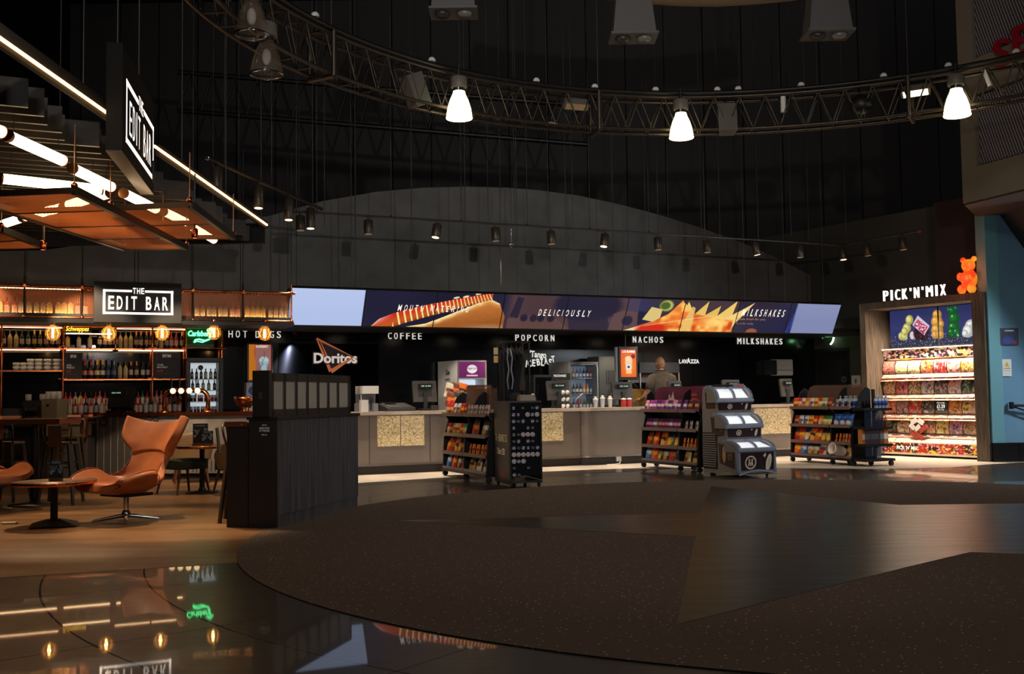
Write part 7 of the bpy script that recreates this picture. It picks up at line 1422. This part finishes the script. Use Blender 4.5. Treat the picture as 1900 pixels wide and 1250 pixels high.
for px, lab in ((1453, 'small white sensor tube upright on the ring truss'), (1832, 'slanting white sensor tube on the ring truss near the perforated panel')):
    p, a = onr(px, 5.9, 5.6); t = thing('sensor_tube', lab, 'sensor', p); MB().cyl((0, 0, -.12), (.0, .0, .12), .04, 10, M=RY(R(0 if px < 1500 else -18))).build('tube', m_white, t); MB().cyl((0, 0, .12), (0, 0, .18), .012, 6).build('bracket', m_black, t)
for k, px in enumerate((585, 801, 995, 1104, 1216, 1331, 1370, 1487, 1640, 1760, 1885)):
    p, a = onr(px, 5.8, 5.83); t = thing('truss_cap', 'small white cap on top of the ring truss, %s from the left' % ORD[k], 'fitting', (p.x, p.y, 5.83), 0, 'small caps on the ring truss'); MB().lathe([(.05, 0), (.05, .03), (.03, .055), (.0, .06)], 12).build('dome', m_white, t)  # plain white caps on the truss, not lamps
# track lighting over the counter
zt = 4.22; u0 = cu(545, 392, -.4)[0]; u1 = cu(1564, 452, -.4)[0]
t = thing('track_rail', 'long thin black lighting track hung above the menu screens', 'lighting track', (0, 0, 0)); A0 = CF(u0, -.4, zt); A1 = CF(u1, -.4, zt)
MB().cyl(A0, A1, .018, 8).build('rail', m_dgrey, t); A2 = onz(1706, 428, zt); MB().cyl(A1, A2, .018, 8).build('end_rail', m_dgrey, t); MB().sphere(*A2, .04).build('end_cap', mat('red_cap', (110, 40, 36), .5), t)
for k in range(9): p = A0.lerp(A1, (k + .3) / 9); MB().cyl(p, (p.x, p.y, 13.9), .007, 6).build('hanging_rod', mat('thin_steel', (70, 68, 66), .5, metal=.6), t); MB().sphere(p.x, p.y, p.z + .02, .022).build('clamp', m_black, t)
B0_ = onz(385, 293, 4.3); B1_ = onz(597, 388, 4.3)
t2 = thing('track_rail', 'near black lighting track running along the canopy edge', 'lighting track', (0, 0, 0)); MB().cyl(B0_, B1_, .025, 8).build('rail', mat('bronze_track', (70, 62, 52), .45, metal=.6), t2); MB().lathe([(.02, 0), (.03, 0), (.03, .012), (.02, .012)], 16, Matrix.Translation(B0_) @ RX(R(90)), cap=False).build('end_ring', m_chrome, t2)
for k in (.12, .5, .9): p = B0_.lerp(B1_, k); MB().cyl(p, (p.x, p.y, 13.9), .007, 6).build('hanging_rod', mat('thin_steel', (70, 68, 66), .5, metal=.6), t2)
m_can = mat('spot_can', (72, 64, 54), .4, metal=.5); m_ce = mat('spot_face', (255, 226, 180), .4, emit=2.2, ecol=(255, 220, 170)); m_cd = mat('spot_face_dim', (160, 146, 124), .4, emit=.2)
def head(p, tilt, lit_, label, r=.075, h=.24):
    t = thing('track_spot', label, 'spotlight', p, A_C, 'track spotlights'); M_ = T(0, 0, -.05) @ RY(R(tilt)) @ RX(R(-6)); MB().cyl((0, 0, -.06), (0, 0, .0), .012, 6).build('stem', m_black, t)
    MB().lathe([(r * .9, -h), (r, -h + .01), (r, -.02), (r * .7, 0)], 18, M_, cap=True).build('can', m_can, t); MB().lathe([(r * 1.01, -h * .62), (r * 1.01, -h * .58)], 18, M_, cap=False).build('band', m_black, t); MB().lathe([(.001, -h - .002), (r * .82, -h - .002)], 18, M_, cap=False).build('lens', m_ce if lit_ else m_cd, t)
for k, (px, py) in enumerate(TRK): head(CF(TRKU[k], -.4, zt - .01), 12 if k in (2, 5) else (-10 if k == 8 else 0), k in (2, 5, 8, 10), 'black track spotlight, %s from the left on the long track' % ORD[k])
for k, px in enumerate((1607, 1673)):
    f = 1.0; best = min((abs(A1.lerp(A2, q / 100).x / A1.lerp(A2, q / 100).y - (ray(px, 455).x / ray(px, 455).y)), q) for q in range(101))[1]; p = A1.lerp(A2, best / 100); head((p.x, p.y, zt - .01), -4, False, ['black track spotlight just past the corner of the long track', 'last black track spotlight by the red track end'][k])
for k, px in enumerate((403, 480, 537, 577)):
    best = min((abs(B0_.lerp(B1_, q / 100).x / B0_.lerp(B1_, q / 100).y - (ray(px, 340).x / ray(px, 340).y)), q) for q in range(101))[1]; p = B0_.lerp(B1_, best / 100); head((p.x, p.y, 4.29), 2, True, 'long bronze track spotlight, %s along the near track' % ORD[k], .07, .33)
# boxes with twin lamps hanging from the roof
for k, (px, py, w) in enumerate(((842, 22, 84), (1175, 68, 82), (1535, 62, 82))):
    p = ony(px, py, 14.5); ww = w / F * 14.5; t = thing('twin_lamp_box', ['tapered grey box with twin lamps cut by the top picture edge, leftmost', 'tapered grey box with twin lamps at top, middle of three', 'tapered grey box with twin lamps at top, nearest the mezzanine'][k], 'ceiling light', p, 0, 'ceiling lamp boxes')
    b_ = MB(); b_.box(0, 0, .3, ww * .98, .4, .6, taper=.78); b_.bb(-ww * .54, ww * .54, -.24, .24, -.03, .0); b_.build('housing', mat('box_grey', (86, 84, 84), .6), t)
    for s_ in (-1, 1): MB().lathe([(.1, -.03), (.11, -.05), (.085, -.09), (.04, -.1), (.001, -.1)], 18, T(s_ * ww * .25, -.05, 0), cap=False).build('lamp', m_dgrey if s_ < 0 else mat('lamp_grey', (110, 108, 106), .3), t)
    MB().cyl((0, 0, .6), (0, 0, 13.9 - p.z), .02, 6).build('hanging_pole', m_black, t)
# curved duct at the very top, dark lattice beam behind the ring, drape wires
b_ = MB(); pts = [ony(px, py, 15.5) for px, py in ((1040, -22), (1100, -6), (1180, 4), (1260, 10), (1330, 11), (1400, 7), (1470, 0), (1540, -14))]; b_.tube([p + Vector((0, 0, .25)) for p in pts], .25, 14); o = tag(b_.build('ceiling_duct', mat('canvas_duct', (120, 104, 84), .85)), 'curved beige duct along the very top of the hall', 'duct'); 
t = thing('lattice_beam', 'long dark lattice roof beam behind the ring truss', 'beam'); a = ony(330, 205, 24); c = ony(1090, 268, 24); MB().cyl(a, c, .06, 6).build('lower_chord', m_black, t); up = Vector((0, 0, .9)); MB().cyl(a + up, c + up, .06, 6).build('upper_chord', m_black, t)
b_ = MB(); n = 18
for k in range(n): p = a.lerp(c, k / n); q = a.lerp(c, (k + .5) / n); r_ = a.lerp(c, (k + 1) / n); b_.cyl(p, q + up, .03, 5); b_.cyl(q + up, r_, .03, 5)
b_.build('lattice', m_black, t)
for k, (px, y0, y1, yy) in enumerate(((358, 150, 330, 14), (395, 140, 390, 15), (443, 160, 380, 16), (555, 200, 400, 17.5), (602, 60, 420, 17), (652, 0, 520, 17.2), (906, 0, 440, 17.5), (930, 0, 530, 18), (955, 0, 420, 18), (1018, 0, 430, 18), (1063, 0, 440, 18), (1200, 60, 550, 19), (1240, 10, 440, 19), (1308, 10, 450, 19), (1336, 0, 440, 19.5), (1435, 0, 240, 19), (1468, 0, 440, 20), (1570, 70, 440, 20))):
    a = ony(px, y1, yy); MB_ = MB(); MB_.cyl((0, 0, 0), (0, 0, 13.9 - a.z), .006, 5); o = MB_.build('suspension_wire', mat('thin_steel', (70, 68, 66), .5, metal=.6)); o.location = a; tag(o, 'thin steel wire hanging from the dark roof', 'wire', 'roof wires')
o = thing('rigging_hook', 'small pale hook on a short wire below the track, above DELICIOUSLY', 'hook', ony(949, 455, 18)); b_ = MB(); b_.cyl((0, 0, .05), (0, 0, .28), .006, 5); b_.tube([(.03 * math.cos(a), 0, .03 * math.sin(a)) for a in [i * .5 for i in range(12)]], .009, 6); b_.build('hook', m_chrome, o); MB().cyl((0, 0, .28), (0, 0, 13.9 - o.location.z), .004, 5).build('wire', m_black, o)
# red channel letters on the mezzanine front
u0, z1 = mu(1846, 78, -.05); u1, z0 = mu(1874, 118, -.05)
t = thing('red_letter', 'dim red capital S on the perforated mezzanine front', 'letter', fr(M0, A_M, u0, -.03, z0), A_M); m_rl = mat('red_channel', (120, 18, 30), .5, emit=.03, ecol=(190, 20, 40)); text_mb(MB(), 'S', w=u1 - u0, h=z1 - z0, x=0, align='L', depth=.08, bold=.01).build('letter', m_rl, t)
u2 = mu(1882, 70, -.05)[0]; t = thing('red_letter', 'dim red capital E cut by the right picture edge', 'letter', fr(M0, A_M, u2, -.03, z0 + .05), A_M); text_mb(MB(), 'E', w=u1 - u0 + .03, h=z1 - z0 + .03, x=0, align='L', depth=.08, bold=.01).build('letter', m_rl, t)

# ================================================================== lounge furniture and the slatted partition
m_lea = noisy(mat('tan_leather', (152, 88, 52), .45, spec=.35), (138, 78, 44), (162, 96, 58), 5, 5, bump=.06); m_pipe = mat('leather_seam', (120, 58, 28), .5)
def cr_interp(x, ks, a):                # smooth curve through the given stations
    i = max(0, min(len(ks) - 2, int(np.searchsorted(ks, x, 'right')) - 1)); h = ks[i + 1] - ks[i]; t = (x - ks[i]) / h
    sl = lambda j: 0. if j in (0, len(ks) - 1) else (a[j + 1] - a[j - 1]) / (ks[j + 1] - ks[j - 1])
    m0, m1 = sl(i) * h, sl(i + 1) * h; t2, t3 = t * t, t * t * t
    return (2 * t3 - 3 * t2 + 1) * a[i] + (t3 - 2 * t2 + t) * m0 + (-2 * t3 + 3 * t2) * a[i + 1] + (t3 - t2) * m1
def lounge_chair(loc, rz, label):
    t = thing('lounge_chair', label, 'armchair', loc, rz, 'orange wing lounge chairs')
    # the shell: t runs from the seat front to the top of the headrest, s from arm to arm
    ks = [0, .12, .28, .42, .52, .64, .74, .8, .88, 1.0]
    yc = [-.40, -.34, -.1, .1, .22, .31, .37, .40, .44, .50]; zc = [.405, .39, .355, .36, .44, .60, .74, .81, .91, 1.03]
    hw = [.36, .40, .43, .42, .37, .29, .27, .33, .42, .45]; lift = [.03, .10, .20, .19, .03, -.07, -.04, -.02, .0, .085]; fwd = [.02, .0, -.03, -.08, -.13, -.12, -.07, -.12, -.16, -.13]; out = [0, .02, .06, .06, .04, .0, 0, 0, 0, 0]
    def S_(s, v):
        f = lambda a: cr_interp(v, ks, a); a = abs(s); sg = math.copysign(1, s)
        e = a ** 2.6; x = sg * (f(hw) * (a ** .96) + f(out) * e); return Vector((x, f(yc) + f(fwd) * e, f(zc) + f(lift) * e - .02 * (1 - a) * 0))
    ns, nv = 24, 44; P = [[S_(-1 + 2 * i / ns, j / nv) for i in range(ns + 1)] for j in range(nv + 1)]
    b_ = MB(); nv0 = int(nv * .755); b_.grid([[tuple(p) for p in r_] for r_ in P[:nv0 + 1]])
    o = b_.build('shell', m_lea, t); sd = o.modifiers.new('s', 'SOLIDIFY'); sd.thickness = .07; sd.offset = -1; bv = o.modifiers.new('d', 'SUBSURF'); bv.levels = 1; bv.render_levels = 2
    b_ = MB(); b_.grid([[tuple(p + Vector((0, -.02, 0))) for p in r_] for r_ in P[nv0 - 1:]]); o = b_.build('headrest', m_lea, t); sd = o.modifiers.new('s', 'SOLIDIFY'); sd.thickness = .1; sd.offset = -1; bv = o.modifiers.new('d', 'SUBSURF'); bv.levels = 1; bv.render_levels = 2
    # seat cushion laid in the shell
    b_ = MB(); Q = [[S_(-.62 + 1.24 * i / 12, .04 + .4 * j / 14) + Vector((0, 0, .045 * math.sin(math.pi * i / 12) ** .5 * math.sin(math.pi * j / 14) ** .4)) for i in range(13)] for j in range(15)]; b_.grid([[tuple(p) for p in r_] for r_ in Q]); b_.build('seat_cushion', m_lea, t)
    for sg in (-1, 1):
        MB().tube([S_(sg * .985, .04 + .66 * k / 60) + Vector((0, -.002, .001)) for k in range(61)], .005, 5).build('piping', m_pipe, t)
        c = S_(sg * .93, .33); MB().tube([c + Vector((sg * (.03 + .0 * k), .12 * math.cos(a), -.06 + .075 * math.sin(a))) for k, a in enumerate([i * math.pi / 10 for i in range(20)])], .004, 5, closed=True).build('round_seam', m_pipe, t)
    MB().cyl((0, .02, .06), (0, .02, .29), .028, 16).build('column', m_chrome, t); MB().lathe([(.04, .04), (.045, .06), (.045, .1), (.03, .12)], 16, T(0, .02, 0)).build('hub', m_chrome, t)
    for k in range(4):
        a = R(45 + 90 * k + 8); e = Vector((math.cos(a) * .33, .02 + math.sin(a) * .33, .02)); MB().cyl((0, .02, .07), e, .024, 8, .013).build('leg', m_chrome, t)
    MB().bb(-.2, .2, -.15, .2, .27, .3).build('seat_plate', m_black, t); return t
lc = onz(231, 968); ch = lounge_chair((lc.x, lc.y, .002), R(-33), 'tan leather wing lounge chair on a chrome star foot beside the low round table')
q = onz(28, 950); lounge_chair((q.x - .42, q.y + .05, .002), R(58), 'tan leather lounge chair cut by the left picture edge')
# low round table
m_ttop = noisy(mat('table_wood', (96, 72, 54), .4), (84, 62, 46), (110, 84, 62), 4, 5, stretch=(1, 10, 1))
def round_table(loc, r, h, label, sq=True, copper=True):
    t = thing('round_table', label, 'table', loc); MB().lathe([(.001, h - .03), (r, h - .03), (r, h), (.001, h)], 40, cap=False).build('tabletop', m_ttop, t)
    MB().lathe([(r + .001, h - .034), (r + .006, h - .03), (r + .006, h), (r + .001, h + .003)], 40, cap=False).build('copper_edge', m_cop, t)
    [MB().sphere((r + .006) * math.cos(a), (r + .006) * math.sin(a), h - .015, .006, .006, .006, 8, 5).build('edge_stud', m_chrome, t) for a in [i * .5 - 3.1 for i in range(7)]]
    MB().lathe([(.036, .07), (.036, h - .03)], 16).build('column', m_black, t)
    if sq: MB().box(0, 0, .045, .44, .44, .055, RZ(R(20)), taper=.28).build('base', m_black, t)
    else: MB().lathe([(.22, 0), (.22, .012), (.06, .03), (.04, .07)], 28).build('base', m_black, t)
    return t
tl = onz(100, 976); tl.z = .002; round_table(tl, .4, .455, 'low round table with copper edge in front of the lounge chairs')
def menu(loc, rz, w, h, label):
    t = thing('menu_stand', label, 'menu stand', loc, rz, 'menu stands on the tables'); MB().bb(-w * .5, w * .42, -.03, .03, 0, .03).build('wood_block', m_ttop, t); MB().bb(-w / 2, w / 2, -.006, .006, .02, h).build('card', mat('menu_black', (38, 40, 44), .5), t)
    b_ = MB(); text_mb(b_, 'The Edit Bar', w=w * .7, h=.018, y=-.0065, z=h * .88, depth=.001)
    for (x, z, s_) in ((-.03, .6, .05), (.04, .5, .04), (.05, .72, .03), (-.05, .42, .03)): [b_.tube([(x * w / .14 + s_ * q * .12, -.0068, h * z - s_ * .6), (x * w / .14 + s_ * q * .3, -.0068, h * z), (x * w / .14 + s_ * q * .5, -.0068, h * z + s_ * .7)], .0013, 4) for q in (-1.4, -.5, .4, 1.3)]
    b_.build('chalk_drawing', mat('chalk', (150, 160, 170), .6, emit=.1), t); return t
menu((tl.x + .02, tl.y, .459), R(4), .135, .2, 'black menu card in a wooden block on the low round table')
p = onz(18, 973); t = thing('marker_pen', 'white marker pen lying on the wooden floor at the left edge', 'pen', (p.x, p.y, .016), R(6)); MB().cyl((-.075, 0, 0), (.06, 0, 0), .013, 10).build('barrel', m_white, t); MB().cyl((.06, 0, 0), (.085, 0, 0), .011, 10).build('cap', m_grey, t)
# metal bar stools
m_gun = mat('gunmetal', (96, 84, 72), .35, metal=.8)
def stool(loc, rz, label):
    t = thing('bar_stool', label, 'stool', loc, rz, 'metal bar stools'); MB().rbox(-.16, .16, -.16, .16, .735, .76, .04).build('seat', m_gun, t)
    for sx_ in (-1, 1):
        for sy in (-1, 1):
            b_ = MB(); a = Vector((sx_ * .13, sy * .13, .74)); c = Vector((sx_ * .21, sy * .21, 0)); d = c - a; M_ = Matrix.Translation(a) @ d.to_track_quat('Z', 'Y').to_matrix().to_4x4(); b_.box(0, 0, d.length / 2, .045, .045, d.length, M_, taper=.65); b_.build('leg', m_gun, t); 
    for z, q in ((.3, .178), (.5, .155)):
        b_ = MB(); pp = [(-q, -q, z), (q, -q, z), (q, q, z), (-q, q, z)]; [b_.cyl(pp[i], pp[(i + 1) % 4], .008, 6) for i in range(4)]; b_.build('foot_ring' if z < .4 else 'brace', m_gun, t)
    MB().tube([(-.15, .14, .75), (-.17, .18, .9), (-.165, .19, .97), (-.14, .19, 1.0), (.14, .19, 1.0), (.165, .19, .97), (.17, .18, .9), (.15, .14, .75)], .011, 8).build('back_frame', m_gun, t)
    MB().box(0, .165, .86, .16, .012, .26, RX(R(-6))).build('back_splat', m_gun, t); return t
q = onz(100, 937); stool((q.x, q.y + .2, .002), R(186), 'metal bar stool with back, behind the low round table'); q = onz(-2, 933); stool((q.x, q.y + .2, .002), R(176), 'metal bar stool cut by the left picture edge'); q = onz(124, 905); stool((q.x, q.y + .1, .002), R(10), 'metal bar stool on the far side of the high table')
q = onz(430, 977); stool((-2.83, 11.05, .002), R(98), 'metal bar stool drawn up to the end of the slatted partition')
# high table
t = thing('high_table', 'high bar table with copper edge behind the bar stools', 'table', (onz(95, 930).x, 13.0, .002)); w0 = -1.6; w1 = .43
MB().bb(w0, w1, -.32, .32, 1.0, 1.055).build('tabletop', m_ttop, t); b_ = MB(); b_.bb(w0 - .003, w1 + .004, -.328, -.32, .995, 1.06); b_.bb(w1, w1 + .006, -.328, .32, .995, 1.06); b_.build('copper_edge', m_cop, t); [MB().sphere(w0 + .2 + .27 * k, -.33, 1.03, .008, .008, .008, 8, 5).build('edge_stud', m_black, t) for k in range(7)]
MB().lathe([(.045, .05), (.045, 1.0)], 16).build('column', m_black, t); MB().lathe([(.3, 0), (.3, .012), (.08, .04), (.05, .06)], 28).build('base', m_black, t)
# dining-height tables and tub chairs by the bar
m_greenu = mat('dark_green_fabric', (44, 56, 40), .9); m_beige = mat('taupe_leather', (136, 110, 82), .5); m_leg = mat('walnut_leg', (92, 52, 36), .45)
def tub(loc, rz, mseat, mback, label, h=.78):
    t = thing('tub_chair', label, 'chair', loc, rz); 
    P = []
    for j in range(9):
        v = j / 8; row = []
        for i in range(25):
            a = R(-130 + 260 * i / 24); k_ = abs(a) / R(130); top = .36 + (h - .36) * (1 - k_ ** 1.5 * .72); z = .34 + (top - .34) * v; r_ = .27 + .05 * v; row.append((r_ * math.sin(a), r_ * math.cos(a) * .96, z))
        P.append(row)
    b_ = MB(); b_.grid(P); o = b_.build('backrest', mback, t); sd = o.modifiers.new('s', 'SOLIDIFY'); sd.thickness = .045; sd.offset = 0; bv = o.modifiers.new('d', 'SUBSURF'); bv.levels = 1; bv.render_levels = 1
    b_ = MB(); b_.rbox(-.25, .25, -.27, .22, .33, .46, .1, 5); b_.build('seat', mseat, t)
    for sx_ in (-1, 1):
        for sy in (-1, 1): MB().cyl((sx_ * .19, sy * .18, .35), (sx_ * .25, sy * .25, 0), .022, 8, .014).build('leg', m_leg, t)
    return t
q = onz(335, 916); tub((q.x, q.y + .12, .002), R(140), m_greenu, m_greenu, 'dark green upholstered chair right behind the tan lounge chair', .48)
q = onz(330, 905); tub((q.x - .1, q.y + .95, .002), R(200), m_beige, m_beige, 'taupe tub chair with cushion half hidden by the tan lounge chair', .78)
q = onz(420, 918); tub((q.x + .15, q.y + .1, .002), R(228 - 360), m_greenu, m_beige, 'taupe tub chair with green seat beside the partition', .84)
tb_ = onz(375, 914); tb_.z = .002; round_table(tb_, .34, .64, 'small round table with copper edge between the tub chairs', sq=False); menu((tb_.x - .02, tb_.y - .02, .643), R(-6), .21, .3, 'large black menu card on the small round table'); menu((tb_.x + .1, tb_.y - .1, .643), R(8), .15, .2, 'small black menu card in front of the large one')
# ---- partition with plank side, louvred screen and end table
P1 = onz(515, 980); P2 = onz(665, 940); d = P2 - P1; A_Q = math.atan2(d.y, d.x); Ln = d.length
m_plank = noisy(mat('grey_plank', (80, 78, 82), .6), (60, 59, 63), (96, 94, 98), 2.6, 7, stretch=(10, 10, .6), bump=.15)
N, L, b = nodes(m_plank)
t = thing('slatted_partition', 'dark plank partition with louvred top between lounge and counter', 'partition', (P1.x, P1.y, .002), A_Q); TH = .3
b_ = MB(); n = 15
for k in range(n): b_.bb(Ln * k / n + .0025, Ln * (k + 1) / n - .0025, 0, .03, .12, 1.055)
b_.build('plank_side', m_plank, t); MB().bb(0, Ln, .012, .04, 0, .12).build('skirting', m_plank, t); MB().bb(0, Ln, .03, TH, 0, 1.055).build('core', m_blackm, t)
MB().bb(-.02, .001, 0, TH, 0, 1.06).build('end_board', mat('end_black', (26, 24, 24), .5), t); MB().bb(-.03, Ln + .02, -.02, TH + .02, 1.055, 1.085).build('ledge', m_black, t)
b_ = MB(); fz0, fz1 = 1.085, 1.52; 
for (x0, x1, z0, z1) in ((-.0, Ln, fz0, fz0 + .07), (0, Ln, fz1 - .085, fz1), (0, .1, fz0, fz1), (Ln - .06, Ln, fz0, fz1)): b_.bb(x0, x1, .09, .19, z0, z1)
m_ = 7; px_ = (Ln - .16) / m_
for k in range(1, m_): b_.bb(.1 + px_ * k - .045, .1 + px_ * k + .0, .09, .19, fz0, fz1)
b_.build('screen_frame', m_black, t)
m_louv = mat('louvre_metal', (206, 198, 184), .5)
for k in range(m_): 
    b_ = MB(); x0 = .1 + px_ * k; x1 = x0 + px_ - (.045 if k < m_ - 1 else 0)
    for j in range(22): b_.box((x0 + x1) / 2, .145, fz0 + .078 + j * .0128, x1 - x0, .012, .0035, T(0, -.045, 0))
    b_.bb(x0, x1, .106, .11, fz0 + .07, fz1 - .085); b_.build('louvre_panel', m_louv, t)
MB().bb(-.06, .0, .06, .24, 1.085, 1.54).build('end_post', m_black, t); MB().bb(-.064, -.06, .13, .17, 1.26, 1.33).build('switch', m_dgrey, t)
b_ = MB(); [text_mb(b_, s_, w=w_, h=.018, y=0, z=z_, depth=.001) for s_, w_, z_ in (('please', .05, .075), ('ORDER FOOD', .11, .045), ('AT THE BAR', .11, .02), ('thank you', .06, -.02))]; o = b_.build('notice_lettering', mat('notice_white', (190, 190, 188), .5, emit=.15), t); o.matrix_local = T(-.022, .13, .92) @ RZ(R(-90))
PM_ = Matrix.Translation((P1.x, P1.y, .002)) @ RZ(A_Q)
e0 = onz(446, 979); t = thing('partition_table', 'narrow black table end with copper top at the lounge side of the partition', 'table', (P1.x, P1.y, .002), A_Q); yy = TH + .01; ex = (Matrix.Translation((P1.x, P1.y, 0)) @ RZ(A_Q)).inverted() @ e0
MB().bb(-.02, .3, yy + .0, yy + .23, 0, 1.0).build('end_support', mat('end_black', (26, 24, 24), .5), t); MB().bb(-.03, Ln * .95, yy, yy + .25, 1.0, 1.03).build('tabletop', m_ttop, t); b_ = MB(); b_.bb(-.036, -.03, yy, yy + .25, .99, 1.04); b_.build('copper_edge', m_copb, t); MB().sphere(-.038, yy + .06, 1.01, .007, .007, .007, 8, 5).build('edge_stud', m_chrome, t)
